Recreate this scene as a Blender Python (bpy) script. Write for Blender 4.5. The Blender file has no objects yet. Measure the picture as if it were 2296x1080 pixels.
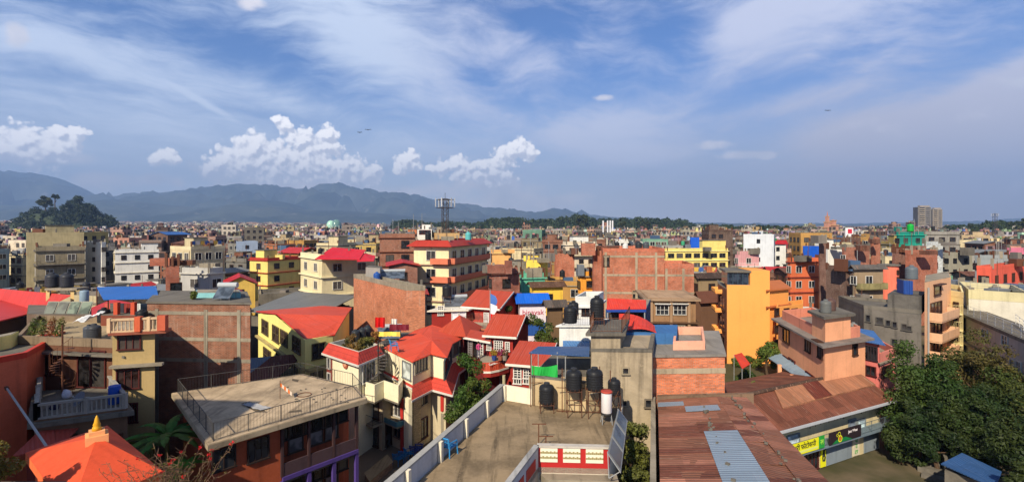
import bpy, bmesh, math, random
from mathutils import Vector, Matrix, noise
from math import radians as R, pi, sin, cos, tan, atan2, sqrt
random.seed(7)
SC = bpy.context.scene
COL = SC.collection
# ------------------------------------------------------------------ camera
F, H, ZC = 1150.0, 510.0, 17.0           # focal length and eye level in photo pixels, eye height in metres
cd = bpy.data.cameras.new('camera'); cam = bpy.data.objects.new('camera', cd); COL.objects.link(cam)
cam.location = (0, 0, ZC); cam.rotation_euler = (R(90), 0, 0)
cd.sensor_fit = 'HORIZONTAL'; cd.sensor_width = 36; cd.lens = 36*F/2296
cd.shift_y = -(540-H)/2296; cd.clip_start = .5; cd.clip_end = 80000
SC.camera = cam
# ------------------------------------------------------------------ sky, sun, exposure
SUN_AZ, SUN_EL = 204, 37                 # clockwise from the view direction (+Y)
sd = bpy.data.lights.new('sun', 'SUN'); sun = bpy.data.objects.new('sun', sd); COL.objects.link(sun)
sd.energy = 5.0; sd.angle = R(.6); sd.color = (1, .88, .69)
sv = Vector((sin(R(SUN_AZ))*cos(R(SUN_EL)), cos(R(SUN_AZ))*cos(R(SUN_EL)), sin(R(SUN_EL))))
sun.rotation_euler = sv.to_track_quat('Z', 'Y').to_euler(); sun.location = (0, -20, 60)
SC.view_settings.view_transform = 'Standard'; SC.view_settings.look = 'None'
SC.view_settings.exposure = 0.6; SC.view_settings.gamma = 1
SC.cycles.use_denoising = True; SC.cycles.max_bounces = 5; SC.cycles.volume_bounces = 0
SC.cycles.transparent_max_bounces = 12; SC.cycles.diffuse_bounces = 2

class G:                                  # tiny node-graph helper
    def __init__(s, nt): s.nt = nt; s.n = nt.nodes; s.l = nt.links; s.n.clear()
    def node(s, t, ins=None, **kw):
        n = s.n.new(t)
        for k, v in kw.items(): setattr(n, k, v)
        for k, v in (ins or {}).items():
            sock = n.inputs[k]
            if hasattr(v, 'links') or isinstance(v, bpy.types.NodeSocket): s.l.new(v, sock)
            else: sock.default_value = v
        return n
    def math(s, op, a, b=0.0, c=0.0, clamp=False):
        n = s.node('ShaderNodeMath', {0: a, 1: b, 2: c}, operation=op); n.use_clamp = clamp; return n.outputs[0]
    def mix(s, f, a, b, mode='MIX'):
        n = s.node('ShaderNodeMix', {0: f}, data_type='RGBA', blend_type=mode)
        for i, v in ((6, a), (7, b)):
            if isinstance(v, bpy.types.NodeSocket): s.l.new(v, n.inputs[i])
            else: n.inputs[i].default_value = (*v[:3], 1)
        return n.outputs[2]
    def ramp(s, f, lo, hi, a=0.0, b=1.0):
        n = s.node('ShaderNodeMapRange', {0: f, 1: lo, 2: hi, 3: a, 4: b}, interpolation_type='SMOOTHSTEP'); return n.outputs[0]
    def noise(s, vec, scale, detail=4, rough=.55, dist=0.0):
        return s.node('ShaderNodeTexNoise', {'Vector': vec, 'Scale': scale, 'Detail': detail, 'Roughness': rough, 'Distortion': dist}).outputs[0]
    def mapping(s, vec, scale=(1, 1, 1), rot=(0, 0, 0), loc=(0, 0, 0)):
        return s.node('ShaderNodeMapping', {'Vector': vec, 'Scale': scale, 'Rotation': rot, 'Location': loc}).outputs[0]

def lin(c):
    f = lambda x: x/12.92 if x <= .04045 else ((x+.055)/1.055)**2.4
    return tuple(f(x/255) for x in c)

def az_el(px, py):
    x = (px-1148)/F; d = sqrt(1+x*x); return atan2(x, 1), (H-py)/F/d

w = bpy.data.worlds.new('World'); SC.world = w; w.use_nodes = True
g = G(w.node_tree)
sky = g.node('ShaderNodeTexSky', sky_type='NISHITA', sun_disc=False, sun_elevation=R(SUN_EL), sun_rotation=R(SUN_AZ), air_density=1.1, dust_density=.6, ozone_density=4.0)
tc = g.node('ShaderNodeTexCoord').outputs['Generated']
sx = g.node('ShaderNodeSeparateXYZ', {0: tc}); X, Y, Z = sx.outputs
az = g.math('ARCTAN2', X, Y)
rr = g.math('SQRT', g.math('ADD', g.math('MULTIPLY', X, X), g.math('MULTIPLY', Y, Y)))
el = g.math('DIVIDE', Z, g.math('MAXIMUM', rr, .02))
ae = g.node('ShaderNodeCombineXYZ', {0: az, 1: el, 2: 0.0}).outputs[0]
zz = g.math('ADD', g.math('MAXIMUM', Z, 0.0), .10)
pl = g.node('ShaderNodeCombineXYZ', {0: g.math('DIVIDE', X, zz), 1: g.math('DIVIDE', Y, zz), 2: 0.0}).outputs[0]
def spot(px, py, rx, ry, rot=0.0, src=None):           # soft ellipse on the sky round one direction
    a, e = az_el(px, py)
    k = (1.0/F)
    v = g.node('ShaderNodeVectorMath', {0: src or ae, 1: (a, e, 0)}, operation='SUBTRACT').outputs[0]
    v = g.node('ShaderNodeVectorRotate', {'Vector': v, 'Angle': R(rot)}, rotation_type='Z_AXIS').outputs[0]
    v = g.node('ShaderNodeVectorMath', {0: v, 1: (1/(rx*k), 1/(ry*k), 0)}, operation='MULTIPLY').outputs[0]
    d = g.node('ShaderNodeVectorMath', {0: v}, operation='LENGTH').outputs['Value']
    return g.ramp(d, 1.15, 0.0)
def addall(l):
    r = l[0]
    for x in l[1:]: r = g.math('ADD', r, x)
    return r
# wispy high cloud: streaky warped noise, stronger where the photograph has it
wn_ = g.node('ShaderNodeVectorMath', {0: g.node('ShaderNodeTexNoise', {'Vector': ae, 'Scale': 2.6, 'Detail': 3.0}).outputs['Color'], 3: .2}, operation='SCALE').outputs[0]
warp = g.node('ShaderNodeVectorMath', {0: ae, 1: wn_}, operation='ADD').outputs[0]
s1 = g.noise(g.mapping(warp, (1.5, 10.0, 1), (0, 0, R(11))), 2.6, 9, .6, .25)
s2 = g.noise(g.mapping(warp, (1.3, 4.6, 1), (0, 0, R(-36))), 2.3, 9, .6, .5)
s3 = g.noise(g.mapping(warp, (1.2, 2.4, 1), (0, 0, R(12))), 2.6, 8, .55, .3)
left = g.ramp(az, -.02, -.30); right = g.math('SUBTRACT', 1.0, left)
st = g.math('ADD', g.math('MULTIPLY', s1, left), g.math('MULTIPLY', s2, right))
st = g.math('ADD', g.math('MULTIPLY', st, .62), g.math('MULTIPLY', s3, .38))
zones = addall([g.math('MULTIPLY', spot(*p[:5]), p[5]) for p in (
    (300, 150, 420, 80, 14, .17), (560, 205, 330, 34, 14, .13), (120, 215, 300, 40, 10, .15), (460, 232, 75, 9, 28, .22), (300, 300, 260, 24, 4, .08), (880, 120, 300, 150, 38, .15), (700, 30, 240, 90, 20, .12), (1360, 300, 260, 80, 3, .30), (1440, 345, 150, 34, 0, .16),
    (1140, 130, 190, 90, 32, .15), (1600, 190, 170, 60, -30, .12), (2150, 330, 420, 150, -20, .34), (2280, 230, 160, 80, -30, .2), (1780, 40, 300, 110, -6, .24), (2250, 420, 500, 110, 0, .16), (2010, 140, 260, 50, -10, .10),
    (1920, 295, 170, 44, -4, .24), (2200, 260, 200, 70, -28, .22), (2100, 380, 330, 110, -10, .16), (1900, 200, 200, 30, -12, .1), (1660, 60, 180, 60, -20, .14), (1000, 200, 300, 60, 28, .08), (700, 330, 420, 50, 4, .06))])
holes = addall([g.math('MULTIPLY', spot(*p[:5]), p[5]) for p in (
    (1230, 50, 150, 60, 10, .14), (1540, 90, 120, 70, 0, .16), (560, 110, 260, 50, 14, .12), (620, 270, 260, 50, 8, .1), (2180, 120, 260, 60, -10, .09), (1050, 270, 190, 50, 0, .1), (1700, 190, 220, 50, -8, .14), (1240, 350, 120, 40, 20, .1))])
dens = g.math('SUBTRACT', g.math('ADD', st, zones), holes)
wisp = g.ramp(g.math('ADD', dens, g.math('MULTIPLY', g.math('SUBTRACT', g.noise(g.mapping(warp, (1, 3.0, 1), (0, 0, R(14))), 13.0, 8, .65), .5), .34)), .36, .78)
lump = g.noise(g.mapping(ae, (1, 1.35, 1)), 16.0, 9, .6, .2)
low = addall([g.math('MULTIPLY', spot(*p[:5]), p[5]) for p in (
    (620, 392, 230, 44, 0, 1.0), (1100, 395, 130, 34, 0, .6), (90, 345, 110, 24, 0, .8), (860, 425, 190, 26, 0, .7), (1190, 452, 120, 30, 0, .8), (1100, 425, 160, 26, 0, .8), (1215, 420, 50, 16, 0, .7), (215, 402, 66, 24, 0, .9), (345, 400, 36, 16, 0, .9), (398, 408, 20, 16, 0, .8),
    (560, 6, 48, 26, 0, 1.2), (38, 82, 26, 36, 0, 1.2), (2285, 185, 60, 16, 20, .8), (1905, 290, 130, 30, -6, .4), (2010, 305, 60, 28, 0, .4), (1590, 325, 100, 20, 0, .9), (1665, 348, 90, 14, 0, 1.0), (1725, 350, 26, 13, 0, 1.0),
    (1358, 219, 42, 15, 0, 1.1), (980, 345, 46, 18, 0, .7), (2230, 235, 120, 36, -25, .5), (720, 385, 260, 26, 0, .6), (1060, 400, 170, 26, 0, .6), (100, 352, 130, 20, 0, .7), (560, 440, 700, 40, 0, .45), (1250, 462, 330, 34, 0, .5), (900, 455, 500, 30, 0, .4), (1290, 440, 60, 16, 0, .5), (2150, 440, 260, 26, -4, .4))])
lowd = g.ramp(g.math('ADD', g.math('MULTIPLY', low, .62), g.math('MULTIPLY', g.math('SUBTRACT', lump, .5), 1.15)), .2, .66)
tint = g.mix(g.ramp(g.noise(ae, 9.0, 4), .35, .65), (.52, .52, .58), (.76, .71, .72))
# heaped clouds: billowing field round the directions of their lobes
HEAP = [(560, 368, 46), (620, 366, 52), (690, 366, 48), (760, 384, 36), (830, 390, 28), (1040, 384, 30), (1115, 380, 38), (60, 338, 36), (130, 336, 32), (5, 332, 30), (40, 318, 30), (75, 332, 30), (112, 332, 28), (131, 300, 17), (150, 326, 24), (166, 304, 20), (180, 299, 12), (350, 357, 16), (372, 352, 19), (394, 357, 11),
 (468, 374, 18), (486, 366, 20), (522, 360, 32), (552, 344, 34), (580, 330, 32), (606, 352, 36), (645, 350, 36), (668, 322, 30), (684, 312, 24), (700, 345, 34), (735, 304, 24), (738, 330, 24), (718, 366, 34), (670, 374, 34), (560, 374, 30), (612, 380, 34), (768, 376, 28), (800, 378, 28), (838, 384, 22), (622, 268, 11), (636, 282, 18),
 (895, 376, 18), (910, 362, 24), (924, 352, 18), (930, 370, 16), (968, 378, 13), (994, 374, 20), (1022, 368, 22), (1052, 378, 22), (1084, 374, 20), (1110, 368, 20), (1126, 354, 19), (1142, 342, 25), (1164, 334, 24), (1188, 342, 19), (1204, 341, 10), (1124, 392, 24), (1070, 392, 20)]
ng = bpy.data.node_groups.new('heap_field', 'ShaderNodeTree')
ng.interface.new_socket('P', in_out='INPUT', socket_type='NodeSocketVector'); ng.interface.new_socket('Field', in_out='OUTPUT', socket_type='NodeSocketFloat')
q = G(ng); gi = q.node('NodeGroupInput'); go = q.node('NodeGroupOutput'); P_ = gi.outputs[0]
nz = q.node('ShaderNodeTexNoise', {'Vector': P_, 'Scale': 34.0, 'Detail': 4.0, 'Roughness': .6}).outputs['Color']
Pw = q.node('ShaderNodeVectorMath', {0: P_, 1: q.node('ShaderNodeVectorMath', {0: q.node('ShaderNodeVectorMath', {0: nz, 1: (.5, .5, .5)}, operation='SUBTRACT').outputs[0], 3: .013}, operation='SCALE').outputs[0]}, operation='ADD').outputs[0]
fld = None
for (px, py, r_) in HEAP:
    a, e_ = az_el(px, py); v = q.node('ShaderNodeVectorMath', {0: Pw, 1: (a, e_, 0)}, operation='SUBTRACT').outputs[0]
    d_ = q.node('ShaderNodeVectorMath', {0: v, 1: (F/r_*.77, F/r_*.84, 0)}, operation='MULTIPLY').outputs[0]; d_ = q.node('ShaderNodeVectorMath', {0: d_}, operation='LENGTH').outputs['Value']
    f_ = q.math('SUBTRACT', 1.0, d_); fld = f_ if fld is None else q.math('SMOOTH_MAX', fld, f_, .18)
v1 = q.node('ShaderNodeTexVoronoi', {'Vector': Pw, 'Scale': 62.0, 'Smoothness': .6}, feature='SMOOTH_F1').outputs['Distance']; v2 = q.node('ShaderNodeTexVoronoi', {'Vector': Pw, 'Scale': 140.0, 'Smoothness': .5}, feature='SMOOTH_F1').outputs['Distance']; v3 = q.noise(P_, 260.0, 4, .6)
fld = q.math('ADD', fld, q.math('ADD', q.math('MULTIPLY', q.math('SUBTRACT', .42, v1), .75), q.math('ADD', q.math('MULTIPLY', q.math('SUBTRACT', .42, v2), .38), q.math('MULTIPLY', q.math('SUBTRACT', v3, .5), .25))))
q.l.new(fld, go.inputs[0])
def heap(vec): n_ = g.node('ShaderNodeGroup', node_tree=ng) if False else None; n_ = g.n.new('ShaderNodeGroup'); n_.node_tree = ng; g.l.new(vec, n_.inputs[0]); return n_.outputs[0]
f0 = heap(ae); f1 = heap(g.node('ShaderNodeVectorMath', {0: ae, 1: (-.0045, .0075, 0)}, operation='ADD').outputs[0])
lit = g.ramp(g.math('SUBTRACT', f0, f1), -.30, .26)
hmask = g.ramp(f0, .04, .3)
base_ = g.ramp(g.noise(ae, 30.0, 4), .35, .7)
lit = g.math('MULTIPLY', lit, g.ramp(el, .075, .12, .55, 1.0))
hcol = g.mix(lit, (.60, .61, .68), (1.18, 1.13, 1.09))
hcol = g.mix(g.math('MULTIPLY', g.ramp(f0, .5, .1), .25), hcol, (.62, .65, .72))
skyc = g.node('ShaderNodeVectorMath', {0: sky.outputs[0], 3: .07}, operation='SCALE').outputs[0]
skyc = g.mix(1.0, skyc, (.52, .80, 1.22), 'MULTIPLY')
wc = g.mix(right, (.56, .63, .76), (.55, .57, .69)); wc = g.mix(g.math('MULTIPLY', g.ramp(az, .2, .6), g.ramp(el, .36, .12)), wc, (.50, .46, .50))
hz = g.ramp(el, .31, .0)
skyc = g.mix(g.math('MULTIPLY', hz, .9), skyc, g.mix(g.ramp(az, -.1, .45), (.58, .62, .68), (.50, .46, .46)))
c1 = g.mix(g.math('MULTIPLY', wisp, .86), skyc, wc)
c2 = g.mix(g.math('MULTIPLY', lowd, .8), c1, tint)
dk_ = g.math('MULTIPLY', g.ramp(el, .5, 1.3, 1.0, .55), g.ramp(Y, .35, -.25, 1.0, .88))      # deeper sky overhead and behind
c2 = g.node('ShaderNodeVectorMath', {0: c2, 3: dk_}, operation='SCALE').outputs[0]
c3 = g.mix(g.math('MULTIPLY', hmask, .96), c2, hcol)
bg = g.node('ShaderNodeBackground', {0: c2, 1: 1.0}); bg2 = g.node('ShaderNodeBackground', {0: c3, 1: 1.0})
zone = g.math('MULTIPLY', g.math('MULTIPLY', g.math('GREATER_THAN', el, .05), g.math('LESS_THAN', el, .26)), g.math('MULTIPLY', g.math('GREATER_THAN', az, -.86), g.math('LESS_THAN', az, .12)))
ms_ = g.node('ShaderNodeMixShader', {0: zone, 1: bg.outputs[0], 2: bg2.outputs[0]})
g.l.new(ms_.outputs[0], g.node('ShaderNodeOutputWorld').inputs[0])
w.cycles.sampling_method = 'MANUAL'; w.cycles.sample_map_resolution = 512

# ------------------------------------------------------------------ helpers
def W(px, py, z):                         # the place at height z that shows at this photo pixel
    y = (ZC-z)*F/(py-H); return Vector(((px-1148)/F*y, y, z))
def D(px, py, y): return Vector(((px-1148)/F*y, y, ZC-(py-H)/F*y))
def tag(o, label=None, cat=None, group=None, kind=None):
    for k, v in (('label', label), ('category', cat), ('group', group), ('kind', kind)):
        if v: o[k] = v
    return o
def empty(name, loc, label=None, cat=None, group=None, rz=0.0):
    o = bpy.data.objects.new(name, None); COL.objects.link(o); o.location = loc; o.rotation_euler.z = rz
    return tag(o, label, cat, group)
def copy_tree(o, parent=None):
    c = o.copy(); COL.objects.link(c); c.parent = parent
    for ch in list(o.children): copy_tree(ch, c)
    return c
class MB:
    def __init__(s): s.v = []; s.f = []; s.m = []; s.c = []
    def add(s, vs, fs, mi=0, col=None):
        b = len(s.v); s.v += [Vector(x) for x in vs]
        for f in fs: s.f.append(tuple(b+i for i in f)); s.m.append(mi); s.c.append(col)
        return s
    def quad(s, a, b, c, d, mi=0): return s.add([a, b, c, d], [(0, 1, 2, 3)], mi)
    def prism(s, poly, z0, z1, mi=0, mtop=None, col=None):       # poly anticlockwise or not: fixed here
        p = [Vector((q[0], q[1], 0)) for q in poly]; n = len(p)
        if sum(p[i].x*p[(i+1) % n].y-p[(i+1) % n].x*p[i].y for i in range(n)) < 0: p.reverse()
        f0 = (lambda q: z0) if not callable(z0) else z0; f1 = (lambda q: z1) if not callable(z1) else z1
        vs = [(q.x, q.y, f0(q)) for q in p]+[(q.x, q.y, f1(q)) for q in p]
        s.add(vs, [(i, (i+1) % n, n+(i+1) % n, n+i) for i in range(n)], mi, col)
        b = len(s.v)-2*n
        s.f.append(tuple(b+n+i for i in range(n))); s.m.append(mi if mtop is None else mtop); s.c.append(col)
        s.f.append(tuple(b+n-1-i for i in range(n))); s.m.append(mi); s.c.append(col)
        return s
    def box(s, c, sz, rz=0.0, mi=0, col=None):       # c: centre of the base
        hx, hy = sz[0]/2, sz[1]/2; ca, sa = cos(rz), sin(rz)
        return s.prism([(c[0]+x*ca-y*sa, c[1]+x*sa+y*ca) for x, y in ((-hx, -hy), (hx, -hy), (hx, hy), (-hx, hy))], c[2], c[2]+sz[2], mi, None, col)
    def tube(s, a, b, r, n=6, r2=None, mi=0, col=None):
        a = Vector(a); b = Vector(b); d = (b-a)
        if d.length < 1e-6: return s
        q = d.to_track_quat('Z', 'Y'); r2 = r if r2 is None else r2; vs = []
        for P_, rad in ((a, r), (b, r2)):
            vs += [P_+q@Vector((rad*cos(2*pi*i/n), rad*sin(2*pi*i/n), 0)) for i in range(n)]
        s.add(vs, [(i, (i+1) % n, n+(i+1) % n, n+i) for i in range(n)]+[tuple(range(n-1, -1, -1)), tuple(range(n, 2*n))], mi, col); return s
    def lathe(s, prof, n=20, at=(0, 0, 0), mi=0):
        at = Vector(at); vs = []; fs = []
        for r, z in prof: vs += [at+Vector((r*cos(2*pi*i/n), r*sin(2*pi*i/n), z)) for i in range(n)]
        for k in range(len(prof)-1):
            for i in range(n): fs.append((k*n+i, k*n+(i+1) % n, (k+1)*n+(i+1) % n, (k+1)*n+i))
        fs.append(tuple(range(n-1, -1, -1))); fs.append(tuple((len(prof)-1)*n+i for i in range(n)))
        s.add(vs, fs, mi); return s
    def mesh(s, name, mats, off=(0, 0, 0), smooth=False):
        off = Vector(off); me = bpy.data.meshes.new(name)
        me.from_pydata([v-off for v in s.v], [], s.f)
        for m in (mats if isinstance(mats, (list, tuple)) else [mats]): me.materials.append(m)
        me.polygons.foreach_set('material_index', s.m)
        if smooth: me.polygons.foreach_set('use_smooth', [True]*len(s.f))
        uv = me.uv_layers.new(name='UVMap'); buf = [0.0]*(2*len(me.loops)); k = 0
        for f in s.f:
            a, b, c = s.v[f[0]], s.v[f[1]], s.v[f[2]]
            n = (b-a).cross(c-b)
            if n.length < 1e-12: n = Vector((0, 0, 1))
            n.normalize()
            if abs(n.z) > .999: t = Vector((1, 0, 0)); bt = Vector((0, 1, 0))
            else: t = Vector((-n.y, n.x, 0)).normalized(); bt = n.cross(t)
            for i in f: buf[k] = s.v[i].dot(t); buf[k+1] = s.v[i].dot(bt); k += 2
        uv.data.foreach_set('uv', buf)
        if any(c is not None for c in s.c):
            ca = me.attributes.new('tint', 'FLOAT_COLOR', 'FACE'); cb = []
            for c in s.c: cb += [*(c or (1, 1, 1)), 1.0][:4]
            ca.data.foreach_set('color', cb)
        me.update(); return me
    def build(s, name, mats, parent=None, smooth=False):
        off = parent_loc(parent)
        o = bpy.data.objects.new(name, s.mesh(name, mats, off, smooth)); COL.objects.link(o); o.parent = parent
        return o
def parent_loc(p):
    v = Vector((0, 0, 0))
    while p is not None: v += p.location; p = p.parent
    return v
def put(name, me, parent, loc, rz=0.0):               # an object that shares a mesh, placed in world coordinates
    o = bpy.data.objects.new(name, me); COL.objects.link(o); o.parent = parent
    o.location = Vector(loc)-parent_loc(parent); o.rotation_euler.z = rz; return o

# ------------------------------------------------------------------ materials
MC = {}
def mat(kind, c, **k):
    key = (kind, tuple(c), tuple(sorted(k.items())))
    if key in MC: return MC[key]
    m = bpy.data.materials.new(f'{kind}_{len(MC)}'); m.use_nodes = True; q = G(m.node_tree)
    col = lin(c); uv = q.node('ShaderNodeTexCoord').outputs['UV']; rnd = q.node('ShaderNodeObjectInfo').outputs['Random']
    rough = k.get('rough', .85); metal = 0.0; bump = None; bs = .4; out = None
    if kind in ('plaster', 'concrete', 'paint'):
        d = k.get('dirt', {'plaster': .35, 'concrete': .75, 'paint': .12}[kind])
        n1 = q.noise(uv, .45, 6, .62); n2 = q.noise(q.mapping(uv, (2.2, .16, 1)), 1.0, 5, .6); n3 = q.noise(uv, 6.0, 5, .7)
        a = q.mix(q.math('MULTIPLY', q.ramp(n1, .38, .68), d*.8), col, [x*.48 for x in col])
        a = q.mix(q.math('MULTIPLY', q.ramp(n2, .50, .72), d), a, [x*.35 for x in col])
        out = q.mix(q.math('MULTIPLY', q.ramp(n3, .35, .75), .25 if kind != 'paint' else .08), a, [min(1, x*1.3+.02) for x in col])
        if kind == 'concrete':
            n4 = q.noise(q.mapping(uv, (1, 1, 1), loc=(7, 3, 0)), .22, 5, .65, .6)
            out = q.mix(q.math('MULTIPLY', q.ramp(n4, .5, .66), d*.62), out, [x*.45 for x in col])
            n5 = q.noise(uv, 1.7, 8, .75); out = q.mix(q.math('MULTIPLY', q.ramp(n5, .56, .7), .4), out, [min(1, x*1.35) for x in col])
        bump = n3; bs = .25
        if kind == 'paint': rough = k.get('rough', .55)
    elif kind == 'brick':
        b = q.node('ShaderNodeTexBrick', {'Vector': uv, 'Color1': (*[x*.75 for x in col], 1), 'Color2': (*[min(1, x*1.3) for x in col], 1), 'Mortar': (.32, .27, .22, 1), 'Scale': 1.0, 'Mortar Size': .011, 'Mortar Smooth': .3, 'Brick Width': .24, 'Row Height': .082})
        n1 = q.noise(uv, .55, 6, .7); n2 = q.noise(q.mapping(uv, (3, .35, 1)), 1.0, 4, .6)
        n6 = q.noise(q.mapping(uv, (1.0, 3.2, 1)), 1.6, 7, .8)
        a = q.mix(q.math('MULTIPLY', q.ramp(n1, .42, .68), .5), b.outputs[0], [x*.38 for x in col])
        a = q.mix(q.math('MULTIPLY', q.ramp(n6, .52, .68), .55), a, [x*.35 for x in col])
        out = q.mix(q.math('MULTIPLY', q.ramp(n2, .56, .72), .35), a, (.42, .33, .26))
        bump = b.outputs[1]; bs = -.3; rough = .92
    elif kind in ('tin', 'rust'):
        pitch = k.get('pitch', .8)
        u = q.node('ShaderNodeSeparateXYZ', {0: uv}).outputs
        cell = q.node('ShaderNodeTexWhiteNoise', {'Vector': q.node('ShaderNodeCombineXYZ', {0: q.math('FLOOR', q.math('DIVIDE', u[0], pitch)), 1: q.math('FLOOR', q.math('DIVIDE', u[1], 3.1)), 2: 0.0}).outputs[0]}, noise_dimensions='3D').outputs[0]
        seam = q.math('FRACT', q.math('DIVIDE', u[0], pitch)); seam = q.ramp(seam, .06, .0)
        wav = q.math('SINE', q.math('MULTIPLY', u[0], 2*pi/.19))
        n1 = q.noise(q.mapping(uv, (5.5, .5, 1)), 1.0, 6, .7); n2 = q.noise(uv, .5, 6, .68, .5)
        if kind == 'tin':
            out = q.mix(q.math('MULTIPLY', cell, .28), col, [x*.6 for x in col])
            out = q.mix(q.math('MULTIPLY', q.ramp(n2, .5, .75), .45), out, [x*.55+.05 for x in col])
            out = q.mix(q.math('MULTIPLY', q.ramp(n1, .45, .7), .25), out, [min(1, x*1.1+.08) for x in col])
        else:
            out = q.mix(cell, [x*.62 for x in col], [min(1, x*1.18) for x in col])
            out = q.mix(q.math('MULTIPLY', q.ramp(n1, .42, .62), .7), out, [x*.42 for x in col])
            out = q.mix(q.math('MULTIPLY', q.ramp(n1, .54, .72), .8), out, (.50, .30, .21))
            out = q.mix(q.math('MULTIPLY', q.ramp(n2, .50, .72), .62), out, [x*.4 for x in col])
            n7 = q.noise(uv, 3.2, 6, .75); out = q.mix(q.math('MULTIPLY', q.ramp(n7, .62, .70), .6), out, (.36, .30, .25))
        out = q.mix(q.math('MULTIPLY', seam, .6), out, [x*.35 for x in col])
        bump = wav; bs = .5; rough = k.get('rough', .5 if kind == 'tin' else .75)
    elif kind == 'tile':
        u = q.node('ShaderNodeSeparateXYZ', {0: uv}).outputs
        row = q.math('FRACT', q.math('DIVIDE', u[1], .33)); cx = q.math('FRACT', q.math('DIVIDE', u[0], .3))
        n1 = q.noise(uv, 1.2, 6, .7); n2 = q.noise(uv, 8, 3)
        out = q.mix(q.math('MULTIPLY', q.ramp(n1, .4, .7), .4), col, [x*.5 for x in col])
        out = q.mix(q.math('MULTIPLY', q.ramp(row, .25, .0), .55), out, [x*.4 for x in col])
        out = q.mix(q.math('MULTIPLY', q.ramp(n2, .5, .8), .25), out, [min(1, x*1.4) for x in col])
        bump = q.math('ADD', row, q.math('SINE', q.math('MULTIPLY', cx, 2*pi))); bs = .35; rough = .6
    elif kind == 'glass':
        n1 = q.noise(uv, 1.3, 2); out = q.mix(q.ramp(n1, .4, .6), col, [min(1, x*2.2+.01) for x in col])
        out = q.mix(q.math('MULTIPLY', q.ramp(rnd, .72, .9), .5), out, (.16, .14, .12)); rough = .12
    elif kind == 'leaf':
        geo = q.node('ShaderNodeNewGeometry'); pos = geo.outputs['Position']
        r = geo.outputs['Random Per Island']
        n1 = q.noise(pos, k.get('ns', .5), 3)
        out = q.mix(r, [x*.55 for x in col], [min(1, x*1.55) for x in col])
        out = q.mix(q.math('MULTIPLY', q.ramp(n1, .4, .65), .55), out, lin(k.get('c2', (120, 112, 40))))
        out = q.mix(q.math('MULTIPLY', rnd, .25), out, [x*.5 for x in col]); rough = .55
        bs_ = q.node('ShaderNodeBsdfPrincipled', {'Base Color': out, 'Roughness': rough, 'Specular IOR Level': .25})
        tr = q.node('ShaderNodeBsdfTranslucent', {0: q.mix(1.0, out, (1.0, 1.0, .5), 'MULTIPLY')})
        ms = q.node('ShaderNodeMixShader', {0: .22, 1: bs_.outputs[0], 2: tr.outputs[0]})
        q.l.new(ms.outputs[0], q.node('ShaderNodeOutputMaterial').inputs[0]); MC[key] = m; return m
    elif kind == 'city':                                # far houses: tint per face, openings as a pattern in metres
        at = q.node('ShaderNodeAttribute', attribute_name='tint').outputs['Color']
        u = q.node('ShaderNodeSeparateXYZ', {0: uv}).outputs
        fx = q.math('ABSOLUTE', q.math('SUBTRACT', q.math('FRACT', q.math('DIVIDE', u[0], 2.5)), .5))
        fy = q.math('ABSOLUTE', q.math('SUBTRACT', q.math('FRACT', q.math('DIVIDE', u[1], 3.0)), .55))
        nz = q.node('ShaderNodeSeparateXYZ', {0: q.node('ShaderNodeNewGeometry').outputs['True Normal']}).outputs[2]
        wn = q.math('MULTIPLY', q.math('LESS_THAN', fx, .29), q.math('LESS_THAN', fy, .27))
        wn = q.math('MULTIPLY', wn, q.math('LESS_THAN', nz, .5))
        sl = q.math('MULTIPLY', q.math('GREATER_THAN', fy, .46), q.math('LESS_THAN', nz, .5))
        cellr = q.node('ShaderNodeTexWhiteNoise', {'Vector': q.node('ShaderNodeCombineXYZ', {0: q.math('FLOOR', q.math('DIVIDE', u[0], 2.5)), 1: q.math('FLOOR', q.math('DIVIDE', u[1], 3.0)), 2: 0.0}).outputs[0]}, noise_dimensions='3D').outputs[0]
        wn = q.math('MULTIPLY', wn, q.math('LESS_THAN', cellr, .86))
        n1 = q.noise(uv, .4, 5, .65)
        out = q.mix(q.math('MULTIPLY', q.ramp(n1, .4, .7), .5), at, (.10, .09, .08))
        out = q.mix(q.math('MULTIPLY', sl, .35), out, (.5, .47, .42))
        out = q.mix(q.math('MULTIPLY', wn, .9), out, (.025, .025, .03))
    elif kind == 'ground':
        pos = q.node('ShaderNodeTexCoord').outputs['Object']
        n1 = q.noise(pos, .06, 6, .6); n2 = q.noise(pos, .8, 6, .7)
        out = q.mix(q.ramp(n1, .45, .6), col, lin((62, 66, 38))); out = q.mix(q.math('MULTIPLY', n2, .5), out, [x*.5 for x in col]); bump = n2
    elif kind == 'hill':
        pos = q.node('ShaderNodeTexCoord').outputs['Object']
        n1 = q.noise(pos, .0016, 8, .65, .3); n2 = q.noise(pos, .006, 6, .7)
        out = q.mix(q.ramp(n1, .40, .62), col, lin((70, 76, 66))); out = q.mix(q.math('MULTIPLY', q.ramp(n2, .60, .68), .45), out, lin((150, 144, 135)))
    elif kind == 'cloud':
        pos = q.node('ShaderNodeTexCoord').outputs['Object']
        lw = q.node('ShaderNodeLayerWeight', {0: .5}).outputs['Facing']
        nn = q.noise(pos, .006, 7, .65)
        a_ = q.ramp(q.math('ADD', lw, q.math('MULTIPLY', q.math('SUBTRACT', nn, .5), 1.3)), .78, .22)
        df = q.node('ShaderNodeBsdfDiffuse', {0: (.92, .91, .92, 1)}).outputs[0]
        tl = q.node('ShaderNodeBsdfTranslucent', {0: (.9, .9, .92, 1)}).outputs[0]
        em = q.node('ShaderNodeMixShader', {0: .38, 1: df, 2: tl}).outputs[0]
        tp = q.node('ShaderNodeBsdfTransparent').outputs[0]
        ms = q.node('ShaderNodeMixShader', {0: a_, 1: tp, 2: em}).outputs[0]
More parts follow.
